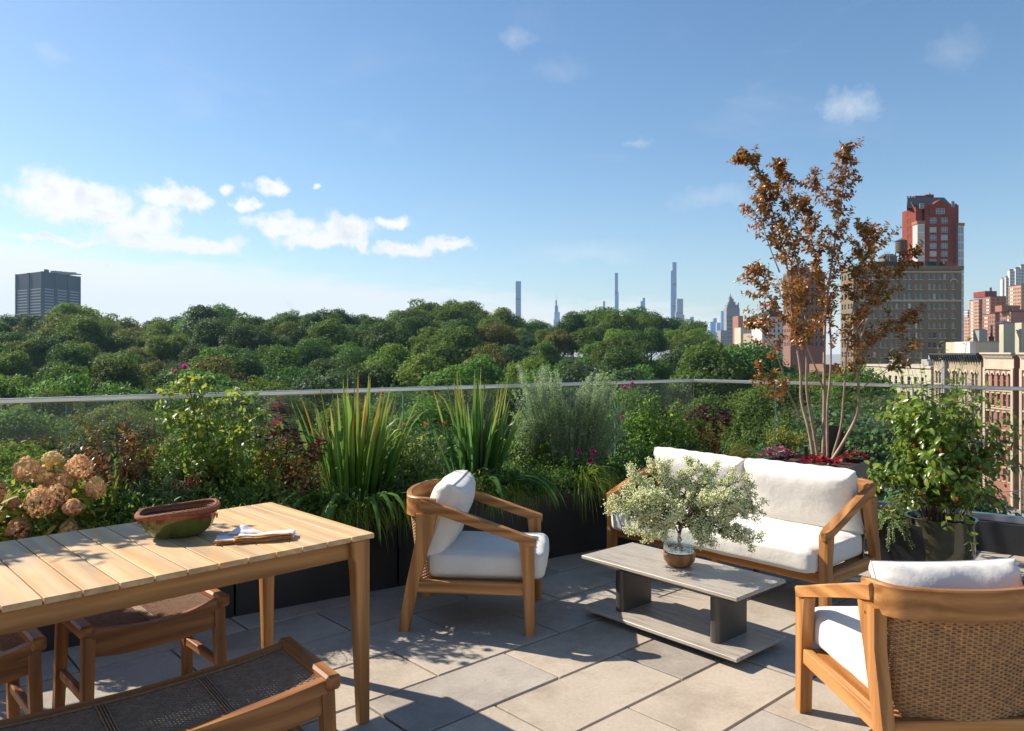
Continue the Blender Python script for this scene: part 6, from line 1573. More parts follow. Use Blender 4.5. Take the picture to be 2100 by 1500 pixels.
def clump_specs(n, h, sp, w, r0, lean=.25, droopy=.3, tonemax=1.0, drop=.35, hang=0):
    out = []
    for i in range(n):
        a = rp.uniform(0, 6.283); q = rp.random() ** .7
        p0 = Vector((math.cos(a) * r0 * q, math.sin(a) * r0 * q * .7, -.01)); d = Vector((math.cos(a) * sp * q, math.sin(a) * sp * q * .7, 1)) + rv(.05)
        L = h * rp.uniform(.62, 1.08) * (1 - .12 * q); dr = rp.uniform(.02, .16) if rp.random() > droopy else rp.uniform(.3, .75)
        out.append((p0, d, L, w * rp.uniform(.6, 1.25), dr, rp.uniform(.75, tonemax) if dr < .3 else rp.uniform(.5, .85), rp.uniform(.05, .35), rp.uniform(-1.2, 1.2)))
    for i in range(hang):
        a = R(rp.uniform(200, 330)); d = Vector((math.cos(a) * .9, math.sin(a) * .9, .75)); out.append((Vector((math.cos(a) * r0 * .8, math.sin(a) * r0 * .6, 0)), d, h * rp.uniform(.65, .95), w * rp.uniform(.8, 1.3), rp.uniform(.55, .85), rp.uniform(.4, .75), .15, rp.uniform(-.5, .5)))
    return out
x, y, z = onplanter(225, .16); blade_plant('strap_leaf_plant', 'bright yellow-green upright blades between hydrangea and bronze shrub', (x, y, z), clump_specs(16, ztop(935, y) - z, .35, .022, .05, droopy=.4, tonemax=.7), BL3)

# grey-green fine foliage, with a few red flower sprays
x, y, z = onplanter(315, .22); S = plant('fine_leaved_plant', 'grey-green needle-leaved plant with fine red sprays behind the bowl', 'plant', (x, y, z)); lv = Leaves(3); stm = MB()
shrub(S, lv, stm, 46, kx(105, y), ztop(925, y) - z, r0=.14, twigs=4, tl=.10, step=.0075, L=.032, W=.006, t0=.25, flat=.45, up=.6, hmin=.4)
lv.build('foliage', 'lance', LMT('grey_green_needles', [(0.06, 0.11, 0.045), (0.10, 0.17, 0.07), (0.20, 0.27, 0.15)], .3), S); stm.build('stems', [M['stem_g']], S)
fl = Leaves(4); 
for i in range(5):
    c = Vector((kx(rp.uniform(35, 95), y), rp.uniform(-.05, .05), ztop(rp.uniform(985, 1000), y) - z))
    for k in range(70): fl.add(c + Vector((rp.gauss(0, .03), rp.gauss(0, .02), rp.gauss(0, .018))), rv(), rv(), .011, .008)
fl.build('red_sprays', 'oval', LMT('brick_red_petal', [(0.20, 0.03, 0.03), (0.34, 0.06, 0.05)], .3, tcol=(1, .6, .5)), S)

# ------------------------------------------------------------------ rose bushes
def rose(label, px, topy, nst, width, canes, seed, blooms, off=.30, nmain=10):
    x, y, z = onplanter(px, off); S = plant('rose_bush', label, 'rose bush', (x, y, z), 'rose bushes'); lv = Leaves(seed); stm = MB()
    for (bx_, tx_, ty_, r_) in canes:
        p0 = Vector((kx(bx_ - px, y), 0, 0)); p1 = Vector((kx(tx_ - px, y), rp.uniform(-.05, .08), ztop(ty_, y) - z)); path = quad(p0, p1, Vector((kx((tx_ - bx_) * -.15, y), 0, .05)), 12)
        stm.tube(path, [r_ * (1 - .55 * k / 12) for k in range(13)], 6, caps=False)
        for j in range(15):
            t = .30 + .70 * (j + rp.random()) / 15; i0 = min(11, int(t * 12)); pp = path[i0].lerp(path[i0 + 1], rp.random()); a = j * 2.4
            d = Vector((math.cos(a), math.sin(a) * .8, .25 + rp.uniform(-.2, .3))).normalized(); e = pp + d * rp.uniform(.08, .19); tp = quad(pp, e, Vector((0, 0, .02)), 5); stm.tube(tp, [.0022, .002, .0018, .0015, .0012, .001], 3, caps=False)
            leafy(lv, tp, .25, 1.0, .021, .042, .032, .4, .15, pair=True, face=.8)
    shrub(S, lv, stm, nmain, width, ztop(topy + 95, y) - z, r0=.08, twigs=6, tl=.14, step=.024, L=.039, W=.029, t0=.2, flat=.6, up=.4, pair=True, face=.8)
    lv.build('foliage', 'oval', LMT('rose_leaf', [(0.035, 0.075, 0.012), (0.075, 0.140, 0.020), (0.15, 0.21, 0.04)], .40, rough=.4), S); stm.build('canes', [M['stem_g']], S)
    for (fx, fy, sz, col) in blooms:
        c = Vector((kx(fx - px, y), -.04, ztop(fy, y) - z)); b = Leaves(seed + int(fx)); 
        for ring, (n, e) in enumerate(((5, 25), (6, 50), (5, 75))):
            for k in range(n):
                a = 6.283 * k / n + ring * .5; d = Vector((math.cos(a) * math.cos(R(e)), math.sin(a) * math.cos(R(e)), math.sin(R(e)))); b.add(c, d, Vector((-d.x * d.z, -d.y * d.z, 1 - d.z * d.z + .05)), sz * rp.uniform(.9, 1.1), sz * .95)
        b.build('bloom', 'oval', col, S, kind=None)
PINK = LMT('magenta_petal', [(0.48, 0.03, 0.22), (0.62, 0.07, 0.34)], .4, tcol=(1, .6, .8)); WHT = LMT('greenish_white_petal', [(0.45, 0.46, 0.30), (0.62, 0.60, 0.46)], .4, tcol=(1, 1, .8)); PALEP = LMT('pale_pink_petal', [(0.45, 0.20, 0.22), (0.6, 0.32, 0.34)], .4, tcol=(1, .8, .8))
rose('tallest rose bush, long canes rising above the rail with a magenta bloom', 385, 762, 0, .17, [(440, 375, 770, .007), (447, 412, 778, .006), (428, 350, 800, .004), (436, 395, 820, .004)], 11, [(384, 757, .034, PINK), (366, 764, .020, PINK), (356, 770, .022, WHT)], .30, 12)
rose('rose bush with a small white bloom at rail height, left of the purple-headed plant', 485, 812, 0, .26, [(500, 490, 812, .005), (515, 512, 815, .004), (470, 468, 840, .004)], 12, [(490, 803, .030, WHT), (479, 853, .018, PALEP)], .24, 26)

# ------------------------------------------------------------------ purple-headed amaranth-like plants
def purple(label, px, w_, tips, seed, off=.22, n=24, tan=True, low=True):
    x, y, z = onplanter(px, off); S = plant('purple_headed_plant', label, 'plant', (x, y, z), 'purple-topped plants'); lv = Leaves(seed); pv_ = Leaves(seed + 1); stm = MB(); hmax = 0
    for (tx_, ty_, s_) in tips:
        dy = rp.uniform(-.08, .08); p1 = Vector((kx(tx_ - px, y), dy, ztop(ty_, y) - z)); hmax = max(hmax, p1.z); p0 = Vector((p1.x * .3 + rp.uniform(-.03, .03), dy * .4, 0)); path = quad(p0, p1, Vector((0, 0, .04)), 9)
        stm.tube(path, [.0045 - .00035 * k for k in range(10)], 5, caps=False)
        leafy(lv, path, .18, .80, .024, .050, .018, .0, .45, jit=1.2)
        for j in range(6):
            i0 = rp.randrange(3, 8); e = path[i0] + (rv(1) + Vector((0, 0, .3))).normalized() * rp.uniform(.06, .13); tp = quad(path[i0], e, rv(.01), 3); stm.tube(tp, [.002, .0017, .0014, .001], 3, caps=False); leafy(lv, tp, .2, .9, .020, .045, .017, .1, .5, jit=1.2)
            leafy(pv_, tp, .6, 1.0, .006, .040 * s_, .018 * s_, .4)
        leafy(pv_, path, .76, 1.0, .0060, .075 * s_, .040 * s_, .25, .02)
        top = path[-1]
        for k in range(40): h_ = k / 40; d = Vector((math.cos(k * 2.4), math.sin(k * 2.4), .6)); pv_.add(top + Vector((0, 0, h_ * .055 * s_)), d, Vector((0, 0, 1)), .016 * (1.2 - h_) * s_, .010 * s_)
    if low: shrub(S, lv, stm, n, w_, hmax * .72, r0=.08, twigs=5, tl=.11, step=.026, L=.046, W=.020, t0=.2, flat=.6, up=.1, droop=.3)
    lv.build('foliage', 'lance' if not tan else 'oval', G_TAN(), S); pv_.build('purple_heads', 'lance', G_PUR(), S); stm.build('stems', [M['stem_p']], S)
purple('purple-headed plant with tan leaves left of the orange-tipped blades', 590, .20, [(570, 832, 1.1), (545, 866, .8), (585, 876, .8), (612, 880, .9), (655, 905, 1.0), (640, 925, .8), (588, 925, .9), (660, 885, .6), (530, 880, .5)], 31)
purple('dark purple-headed plant standing at the glass corner', 1448, .12, [(1408, 842, .9), (1435, 838, 1.1), (1448, 835, 1.2), (1463, 852, 1.0), (1492, 845, 1.3), (1475, 880, .9), (1428, 862, .8)], 33, off=.34, n=14)
purple('small dark purple sprig low beside the bowl', 512, .05, [(512, 1010, .8), (500, 1022, .7), (526, 1020, .6)], 35, off=.08, n=2, low=False)

# ------------------------------------------------------------------ blade clumps
x, y, z = onplanter(725, .24); sp_ = clump_specs(125, ztop(770, y) - z, .30, .026, .17, droopy=.30, tonemax=1.02, hang=26)
blade_plant('strap_leaf_clump', 'tall clump of strap leaves with orange tips, right of the purple-headed plant', (x, y, z), sp_, BL1, 'tall strap-leaf clumps')
x, y, z = onplanter(975, .26); sp_ = clump_specs(110, ztop(752, y) - z, .27, .026, .10, droopy=.26, tonemax=.90, hang=14)
blade_plant('strap_leaf_clump', 'tall green clump of strap leaves directly behind the side-on lounge chair', (x, y, z), sp_, BL2, 'tall strap-leaf clumps')

# leafy fill with orange flowers between the clumps
def leafy_bush(name, label, px, topy, w_, n, mat, L, W, seed, off=.2, flat=.6, tpl='oval', flowers=None, twigs=6, tl=.11, step=.024, stem='stem_g', dz=0, **kw):
    x, y, z = onplanter(px, off); z += dz; S = plant(name, label, 'plant', (x, y, z)); lv = Leaves(seed); stm = MB()
    shrub(S, lv, stm, int(n * 1.25), kx(w_, y), (ztop(topy, y) - z) * 1.22, r0=kx(w_, y) * .45, twigs=twigs, tl=tl, step=step, L=L, W=W, t0=.12, flat=flat, **kw)
    lv.build('foliage', tpl, mat, S); stm.build('stems', [M[stem]], S)
    for fi, (fx, fy, sz, col, npet) in enumerate(flowers or []):
        yy = y - .12; c = Vector((kx(fx - 1050, yy) - x, -.12, ztop(fy, yy) - z)); b = Leaves(seed + fi + 1)
        stm2 = MB(); stm2.tube(quad(Vector((c.x * .8, -.04, c.z * .4)), c, rv(.01), 4), .0022, 4, caps=False); stm2.build('flower_stalk', [M['stem_g']], S)
        for ring in range(5 if npet > 12 else 2):
            e = R(12 + ring * 18); nn_ = max(6, int(npet / (ring * .5 + 1)))
            for k in range(nn_):
                a = 6.283 * k / nn_ + ring; ax = Vector((0, -.75, .66)).normalized(); u_ = ax.orthogonal().normalized(); v_ = ax.cross(u_)
                d = (u_ * math.cos(a) + v_ * math.sin(a)) * math.cos(e) + ax * math.sin(e); b.add(c, d, ax, sz * (1 - ring * .12), sz * .42)
        b.build('flower', 'lance' if npet > 12 else 'oval', col, S, kind=None)
    return S
ORG = LMT('orange_petal', [(0.50, 0.14, 0.03), (0.62, 0.22, 0.06)], .35, tcol=(1, .7, .4)); MAG = LMT('deep_magenta_petal', [(0.30, 0.005, 0.09), (0.46, 0.012, 0.16)], .25, tcol=(1, .4, .6))
leafy_bush('leafy_perennial', 'light green leafy plant with orange flowers between the two strap-leaf clumps', 848, 878, 62, 46, LMT('pale_leaf', [(0.06, 0.10, 0.02), (0.12, 0.17, 0.035), (0.22, 0.27, 0.08)], .4), .032, .012, 41, off=.26,
    flowers=[(873, 871, .020, ORG, 16), (910, 869, .018, ORG, 16), (824, 870, .022, ORG, 8), (815, 958, .016, ORG, 6), (806, 947, .014, ORG, 6)])
leafy_bush('leafy_perennial', 'dark green mound at the planter edge behind the lounge chair back', 842, 985, 60, 36, G_DRK(), .036, .014, 42, off=.06, step=.02)
leafy_bush('leafy_perennial', 'mid-green mound spilling over the planter between table and blades', 655, 1000, 60, 30, G_MID(), .030, .012, 43, off=.05, step=.02)
leafy_bush('leafy_perennial', 'fine light green plant behind the bowl, low', 455, 1000, 70, 34, G_MID(), .030, .013, 44, off=.04, step=.02)
leafy_bush('leafy_perennial', 'low green leaves between the bronze shrub and the table edge', 235, 1015, 75, 34, G_MID(), .040, .015, 45, off=.10, step=.022)
leafy_bush('dahlia', 'dahlia plant with three deep magenta pompom flowers', 1180, 952, 66, 44, LMT('dahlia_leaf', [(0.03, 0.075, 0.012), (0.06, 0.14, 0.02), (0.12, 0.20, 0.035)], .35), .038, .020, 46, off=.10, flowers=[(1217, 928, .027, MAG, 30), (1211, 946, .030, MAG, 30), (1187, 925, .021, MAG, 24), (1128, 893, .012, ORG, 6)])
leafy_bush('leafy_perennial', 'green mound under the right strap-leaf clump at the planter edge', 1075, 960, 50, 34, G_DRK(), .034, .013, 47, off=.08, step=.02)
leafy_bush('leafy_perennial', 'dense dark green leaves left of the sofa, under the pink rose shrub', 1325, 905, 85, 60, G_DRK(), .034, .016, 48, off=.12, step=.02)
leafy_bush('leafy_perennial', 'low green filler behind the left end of the sofa', 1270, 985, 60, 26, G_DRK(), .032, .014, 148, off=.05, step=.022)
leafy_bush('leafy_perennial', 'dark green leaves behind the hydrangea stems at the left edge', 20, 1015, 80, 26, G_MID(), .040, .017, 149, off=.34, step=.024)

em = [(110, 1030, 60), (330, 1015, 70), (560, 1005, 60), (620, 1035, 55), (700, 1040, 55), (780, 1020, 60), (905, 1005, 60), (985, 990, 55), (1010, 975, 50), (1130, 975, 55), (1230, 975, 50), (1240, 955, 60), (1385, 925, 60), (1420, 905, 60)]
EL = ['below the hydrangea', 'behind the bowl, low', 'right of the dark purple sprig', 'left of the first strap-leaf clump base', 'in front of the first strap-leaf clump', 'right of the first strap-leaf clump base', 'behind the lounge chair cushion', 'behind the lounge chair arm', 'at the base of the second strap-leaf clump', 'left of the magenta dahlias', 'right of the magenta dahlias', 'at the base of the silvery shrub', 'behind the sofa left corner', 'below the corner purple plant']
for i, (a, b, c) in enumerate(em):
    mt_ = [G_MID(), G_DRK(), LMT('pale_leaf', [(0.06, 0.10, 0.02), (0.12, 0.17, 0.035), (0.22, 0.27, 0.08)], .4), G_MID()][i % 4]
    leafy_bush('leafy_perennial', 'small ' + ['mid-green', 'dark green', 'pale green', 'mid-green'][i % 4] + ' mound at the planter edge, ' + EL[i], a, b, c * .8, 22, mt_, .032 + .006 * (i % 3), .012 + .003 * (i % 4), 160 + i, off=.05 if i < 11 else .16, step=.018, droop=.15)
# silvery spire shrub
x, y, z = onplanter(1165, .30); S = plant('silver_shrub', 'silvery green shrub of fine upright spires left of the pink rose shrub', 'shrub', (x, y, z)); lv = Leaves(51); stm = MB()
for i in range(270):
    tx_ = rp.uniform(1045, 1290); base = 1165 + (tx_ - 1165) * .35
    env = np.interp(tx_, [1045, 1060, 1090, 1140, 1165, 1190, 1230, 1262, 1290], [800, 762, 770, 765, 850, 800, 772, 775, 870]) if rp.random() < .45 else rp.uniform(800, 905)
    dy = rp.uniform(-.16, .16); p1 = Vector((kx(tx_ - 1165, y), dy, ztop(env - 12 + rp.uniform(-8, 40), y) - z)); p0 = Vector((kx(base - 1165, y), dy * .4, 0)); path = quad(p0, p1, Vector((0, 0, .12)), 9)
    stm.tube(path, [.0026 - .0002 * k for k in range(10)], 3, caps=False)
    leafy(lv, path, .18, 1.0, .0042, .022, .0105, .6, 0, jit=.6)
    for j in range(3):
        i0 = rp.randrange(3, 8); e = path[i0] + (path[i0 + 1] - path[i0]).normalized() * rp.uniform(.06, .13) + rv(.022); tp = quad(path[i0], e, rv(.006), 3); leafy(lv, tp, 0, 1, .0055, .020, .0080, .6)
lv.build('foliage', 'lance', G_SIL(), S); stm.build('stems', [M['stem_g']], S)
x, y, z = onplanter(1190, .16); S = plant('silver_shrub', 'small low silvery spires beside the magenta dahlias', 'shrub', (x, y, z)); lv = Leaves(52); stm = MB()
shrub(S, lv, stm, 16, .10, ztop(915, y) - z, r0=.04, twigs=3, tl=.08, step=.006, L=.016, W=.005, t0=.3, up=.7, flat=.6); lv.build('foliage', 'lance', G_SIL(), S); stm.build('stems', [M['stem_b']], S)

# pink rose shrub at right of it, with a shoot above the rail
x, y, z = onplanter(1345, .34); S = plant('rose_shrub', 'bright green rose shrub with small pink flowers, left of the glass corner', 'shrub', (x, y, z)); lv = Leaves(53); stm = MB()
shrub(S, lv, stm, 46, kx(82, y), (ztop(812, y) - z) * 1.12, r0=.14, twigs=8, tl=.15, step=.022, L=.032, W=.020, t0=.15, flat=.55, up=.35, droop=.08, hmin=.5, shape=.8)
for (tx_, ty_) in ((1245, 750), (1232, 757), (1262, 760), (1222, 775), (1252, 768), (1238, 765)):
    p1 = Vector((kx(tx_ - 1345, y), rp.uniform(-.05, .05), ztop(ty_, y) - z)); path = quad(Vector((kx(-60, y), 0, .2)), p1, Vector((-.03, 0, .12)), 9); stm.tube(path, .003, 4, caps=False); leafy(lv, path, .72, 1, .013, .036, .022, .35, .1)
lv.build('foliage', 'oval', LMT('fresh_leaf', [(0.035, 0.090, 0.012), (0.070, 0.16, 0.020), (0.14, 0.23, 0.035)], .42), S); stm.build('stems', [M['stem_g']], S)
for (fx, fy) in ((1296, 787), (1281, 795), (1275, 856)):
    yy = y - .15; c = Vector((kx(fx - 1050, yy) - x, -.15, ztop(fy, yy) - z)); b = Leaves(int(fx))
    for k in range(10): a = 6.283 * k / 5 + (k // 5) * .6; e = .3 + .5 * (k // 5); d = Vector((math.cos(a) * math.cos(e), -math.sin(e), math.sin(a) * math.cos(e))); b.add(c, d, Vector((0, -1, .2)), .022, .020)
    b.build('bloom', 'oval', PINK, S, kind=None)

# wispy grasses: behind the sofa and hanging from the planters
def wisps(name, label, loc, n, L, w_, dirs, droop, mat, n_seg=8):
    P = plant(name, label, 'ornamental grass', loc); mb = MB()
    for i in range(n):
        d = Vector(dirs(i)); ribbon(mb, Vector((rp.uniform(-.05, .05), rp.uniform(-.03, .03), 0)), d, L * rp.uniform(.6, 1.1), w_, droop * rp.uniform(.7, 1.3), n=n_seg, fold=.1, tw=rp.uniform(-1, 1))
    me = mb.mesh('grass_blades', [mat], True, recalc=False); o = link('grass_blades', me, P); o['kind'] = 'stuff'
    a = me.attributes.new('tone', 'FLOAT', 'POINT'); a.data.foreach_set('value', (np.random.default_rng(3).random(len(me.vertices)) * .9).astype(np.float32)); return P
TG = LMT('golden_grass', [(0.14, 0.15, 0.03), (0.24, 0.22, 0.06)], .4); HG = LMT('hanging_green', [(0.06, 0.12, 0.015), (0.14, 0.21, 0.03)], .45)
x, y, z = onplanter(1485, .30); wisps('arching_grass', 'golden arching grass behind the middle of the sofa back', (x, y, z), 120, .42, .004, lambda i: (rp.uniform(.1, 1.0), rp.uniform(-.6, .2), rp.uniform(.5, 1.1)), .55, TG)
for (px, lab, n, L_) in ((1190, 'thin grass hanging down the planter face left of the sofa', 90, .52), (1050, 'feathery green strands hanging behind the lounge chair arm', 80, .34), (745, 'long thin strands hanging down by the table corner', 60, .45), (598, 'short wisps hanging over the planter under the table end', 50, .28), (458, 'vine hanging over the planter beside the stool', 50, .48), (812, 'green strands hanging between first strap-leaf clump and lounge chair', 70, .36), (690, 'green strands hanging below the first strap-leaf clump', 70, .36), (1000, 'green strands hanging below the second strap-leaf clump', 70, .34), (1110, 'short strands hanging at the planter joint left of the dahlias', 60, .30), (1225, 'short strands hanging right of the dahlias', 60, .34)):
    x, y, z = onplanter(px, .015); wisps('hanging_grass', lab, (x, y, z + .05), n, L_, .0035, lambda i: (rp.uniform(-.35, .35) + .25, rp.uniform(-1.0, -.3), rp.uniform(.1, .9)), 1.1, HG)

# ------------------------------------------------------------------ tree in the tall planter
TY = 6.08; tx0 = kx(1685 - 1050, TY)
T = plant('multi_stem_tree', 'small multi-stemmed tree with reddish bronze leaves in the tall planter', 'tree', (tx0, TY, .56))
def tp_(px, py, dy=0): return Vector((kx(px - 1050, TY + dy) - tx0, dy, ztop(py, TY + dy) - .56))
M['myr'] = plain('smooth_pale_bark', (0.33, 0.22, 0.15), 0.6, var=.3, scale=14, bstr=.3)
stems_ = [([(1668, 948), (1662, 880), (1645, 820), (1640, 760), (1628, 660), (1612, 540), (1585, 430), (1545, 345), (1524, 322)], .016, -.10, .20),
 ([(1676, 950), (1668, 880), (1657, 800), (1655, 700), (1645, 600), (1625, 480), (1612, 390), (1600, 345)], .014, .05, -.05),
 ([(1688, 950), (1690, 850), (1690, 760), (1694, 650), (1706, 540), (1722, 430), (1733, 360), (1742, 318)], .017, 0, .1),
 ([(1696, 950), (1699, 850), (1702, 760), (1698, 660), (1680, 560), (1662, 470), (1655, 420)], .013, .12, .25),
 ([(1706, 950), (1722, 880), (1732, 800), (1738, 720), (1752, 620), (1765, 530), (1772, 470)], .012, .10, -.15),
 ([(1700, 955), (1735, 905), (1758, 850), (1763, 790), (1755, 740), (1770, 680), (1800, 610), (1835, 555), (1878, 522)], .015, -.08, -.3),
 ([(1645, 850), (1622, 810), (1608, 770), (1590, 715), (1560, 672), (1545, 660)], .009, -.1, -.25),
 ([(1757, 770), (1785, 720), (1830, 665), (1870, 645)], .008, -.1, -.05),
 ([(1690, 800), (1668, 740), (1640, 690), (1600, 640), (1562, 590), (1550, 560)], .008, 0, -.3),
 ([(1745, 700), (1775, 640), (1790, 570), (1795, 500), (1788, 470)], .007, 0, .2),
 ([(1762, 800), (1800, 770), (1840, 740), (1870, 712)], .006, -.1, -.3),
 ([(1650, 860), (1612, 840), (1580, 790), (1560, 755)], .006, -.1, -.2),
 ([(1720, 450), (1700, 415), (1665, 375)], .005, 0, .05), ([(1602, 560), (1575, 500), (1560, 440), (1575, 390)], .006, .1, .1)]
lv = Leaves(61); tw_ = MB()
def spray(p, d, L):
    e = p + d * L; path = quad(p, e, rv(.02), 5); tw_.tube(path, [.0028, .0024, .002, .0016, .0012, .0009], 4, caps=False)
    leafy(lv, path, .12, 1.0, .0102, .038, .025, .35, .0, pair=rp.random() < .5, face=.3)
    for j in range(rp.randint(1, 3)):
        q = path[rp.randint(1, 4)]; e2 = q + (d + rv(.6)).normalized() * L * rp.uniform(.3, .55); p2 = quad(q, e2, rv(.01), 3); tw_.tube(p2, [.0018, .0015, .0012, .0009], 3, caps=False); leafy(lv, p2, .1, 1.0, .0102, .037, .024, .35, face=.3)
for si, (pts, r0, d0, d1) in enumerate(stems_):
    n = len(pts); path = [tp_(a, b, d0 + (d1 - d0) * i / (n - 1)) + rv(.006) for i, (a, b) in enumerate(pts)]
    # catmull refine
    fine = []
    for i in range(n - 1):
        a, b, c, d = path[max(0, i - 1)], path[i], path[i + 1], path[min(n - 1, i + 2)]
        for k in range(4): t = k / 4; fine.append(.5 * ((2 * b) + (c - a) * t + (2 * a - 5 * b + 4 * c - d) * t * t + (3 * b - a - 3 * c + d) * t ** 3))
    fine.append(path[-1]); m = len(fine)
    mb = MB(); mb.tube(fine, [max(.0022, r0 * (1 - .85 * (i / (m - 1)) ** .9)) * (1 + .06 * math.sin(i * 1.7 + si)) for i in range(m)], 8); mb.build('trunk' if r0 > .0115 else 'branch', [M['myr']], T, smooth=True)
    tot = sum((fine[i + 1] - fine[i]).length for i in range(m - 1)); ns = int(tot / (.048 if r0 > .0115 else .042)); 
    t_lo = .40 if r0 > .0115 else .30
    for j in range(ns):
        t = t_lo + (1 - t_lo) * (j + rp.random()) / ns; i0 = min(m - 2, int(t * (m - 1))); p = fine[i0].lerp(fine[i0 + 1], rp.random()); td = (fine[i0 + 1] - fine[i0]).normalized(); a = j * 2.4 + rp.uniform(-.6, .6)
        sd = Matrix.Rotation(a, 3, td) @ td.orthogonal().normalized(); zz_ = p.z
        dens_ = .55 + .45 * min(1, max(0, (zz_ - .75) / .7))
        if rp.random() > dens_: continue
        L = rp.uniform(.08, .22) * (1.15 - .5 * t) * (1.0 + .3 * (.45 < t < .8))
        spray(p, (sd * .85 + td * .75 + Vector((0, 0, .15))).normalized(), L)
    for j in range(3): spray(fine[-1 - j], ((fine[-1] - fine[-2]).normalized() + rv(.3)).normalized(), rp.uniform(.05, .10))
lv.build('foliage', 'oval', G_MYR(), T); tw_.build('twigs', [M['myr']], T)
# fallen/under planting in the tall planter
def rosette(name, label, loc, n, Lf, mat, seed, spread=.10, h=.10, cat='plant', hang=0):
    P = plant(name, label, cat, loc); lv = Leaves(seed)
    for i in range(n):
        a = i * 2.4 + rp.uniform(-.3, .3); q = (i / n) ** .6; c = Vector((math.cos(a) * spread * q, math.sin(a) * spread * q * .7, h * (1 - q * .6) * rp.uniform(.7, 1.1)))
        d = Vector((math.cos(a), math.sin(a), rp.uniform(-.1, .5))); lv.add(c, d, Vector((d.x * .4, d.y * .4 - .25, 1)) + rv(.25), Lf * rp.uniform(.7, 1.15), Lf * rp.uniform(.7, 1.15))
    for i in range(hang): lv.add(Vector((rp.uniform(-.03, .08), -.08, .02 - .035 * i)), Vector((rp.uniform(-.3, .3), -.5, -1)), Vector((0, -1, .3)), Lf * 1.1, Lf)
    lv.build('leaves', 'ruffle', mat, P, parts=n + hang); return P
def P3(px, py, z): X, Y = at(px, py, z); return (X, Y, z)
rosette('heuchera', 'dark purple ruffled plant at the left end of the tall planter', P3(1595, 945, .58), 52, .048, LMT('dark_purple_leaf', [(0.05, 0.012, 0.022), (0.10, 0.03, 0.045), (0.22, 0.12, 0.15)], .2, tcol=(1, .4, .5), rough=.4), 71, .13, .11)
rosette('heuchera', 'bright crimson ruffled plant draping over the front rim of the tall planter', P3(1677, 955, .58), 48, .046, G_RED(), 72, .12, .08, hang=3)
rosette('heuchera', 'crimson ruffled plant at the right end of the tall planter, by the shrub', P3(1752, 950, .58), 34, .040, G_RED(), 73, .11, .10)
rosette('heuchera', 'small dark crimson plant between the trunks and the front rim', P3(1712, 957, .58), 16, .036, G_RED(), 74, .05, .06)
x, y = at(1635, 925, .60); S = plant('yellow_shrub', 'yellow-green leafy shrub behind the tree trunks', 'shrub', (x, y + .28, .55)); lv = Leaves(75); stm = MB()
shrub(S, lv, stm, 34, .20, ztop(872, y + .28) - .55, r0=.09, twigs=5, tl=.09, step=.022, L=.042, W=.015, t0=.15, up=.5, hmin=.5); lv.build('foliage', 'lance', G_YEL(), S); stm.build('stems', [M['stem_g']], S)
# black rounded panel and small black cylinder among the trunks
bxx, byy = kx(1707 - 1050, 6.25), 6.25
Bp = empty('black_panel', (bxx, byy, .57), 0, 'black round-topped panel on a stake between the tree trunks', 'garden light')
mb = MB(); pts = []; w_, h_ = kx(25, 6.25), ztop(872, 6.25) - .57
for a in range(0, 181, 12): pts.append((w_ * math.cos(R(a)), h_ - w_ * 1.1 + w_ * 1.1 * math.sin(R(a))))
for a in range(180, 361, 12): pts.append((w_ * math.cos(R(a)), h_ * .36 + w_ * .8 * math.sin(R(a))))
mb.prism(pts, -.012, .012); mb.build('panel', [M['black']], Bp); mb = MB(); mb.tube([(0, 0, -.03), (0, 0, h_ * .3)], .01, 8); mb.build('stake', [M['black']], Bp)
cx_, cy_ = at(1657, 945, .58); Bc = empty('light_fixture', (cx_, cy_ + .05, .56), 0, 'short black cylinder light at the foot of the left trunk', 'garden light')
mb = MB(); mb.lathe([(.016, 0), (.016, .095), (.019, .098), (.019, .13), (.015, .132)], 16); mb.build('body', [M['black']], Bc, auto=40); mb = MB(); mb.lathe([(.014, .1325), (.0, .1335)], 16); mb.build('lens', [M['b_grey']], Bc)

# ------------------------------------------------------------------ glossy shrub in the round pot
S = plant('leafy_shrub', 'large glossy light green shrub in the round pot, right of the sofa', 'shrub', (PPX, PPY, .35)); lv = Leaves(81); stm = MB()
sYY = PPY
shrub(S, lv, stm, 74, .42, .98, r0=.12, twigs=8, tl=.17, step=.032, L=.060, W=.037, t0=.22, flat=.9, up=.25, droop=.12, hmin=.28, shape=.55, bendz=.5, face=.6)
for i in range(26):   # skirts hanging over the pot
    a = rp.uniform(0, 6.283); p0 = Vector((math.cos(a) * .12, math.sin(a) * .12, .05)); p1 = Vector((math.cos(a) * rp.uniform(.28, .44), math.sin(a) * rp.uniform(.28, .42), rp.uniform(-.12, .22))); path = quad(p0, p1, Vector((0, 0, .22)), 7); stm.tube(path, .003, 4, caps=False); leafy(lv, path, .3, 1, .028, .054, .033, .2, .2, face=.6)
for (tx_, ty_) in ((1822, 715), (1800, 745), (1850, 720), (1893, 742), (1925, 705), (1935, 700), (1972, 735), (2005, 748), (1985, 690), (1870, 760), (1910, 770), (1955, 765), (2062, 895), (2070, 905), (2040, 960), (2050, 880), (1880, 712), (1840, 750), (1960, 748)):
    dy = rp.uniform(-.2, .15); Y = sYY + dy; p1 = Vector((kx(tx_ - 1050, Y) - PPX, dy, ztop(ty_, Y) - .35)); p0 = Vector((p1.x * .35, dy * .3, .45)) if ty_ < 850 else Vector((.15, 0, .3)); path = quad(p0, p1, Vector((p1.x * -.05, 0, .03)), 9); stm.tube(path, [.003 - .0002 * k for k in range(10)], 4, caps=False)
    leafy(lv, path, .25, 1.0, .034, .036, .018, .45, .05, face=.4)
lv.build('foliage', 'oval', G_GLO(), S, parts=300); stm.build('stems', [M['stem_b']], S)
fr_m = plain('orange_red_berry', (0.50, 0.08, 0.02), .35)
mb = MB()
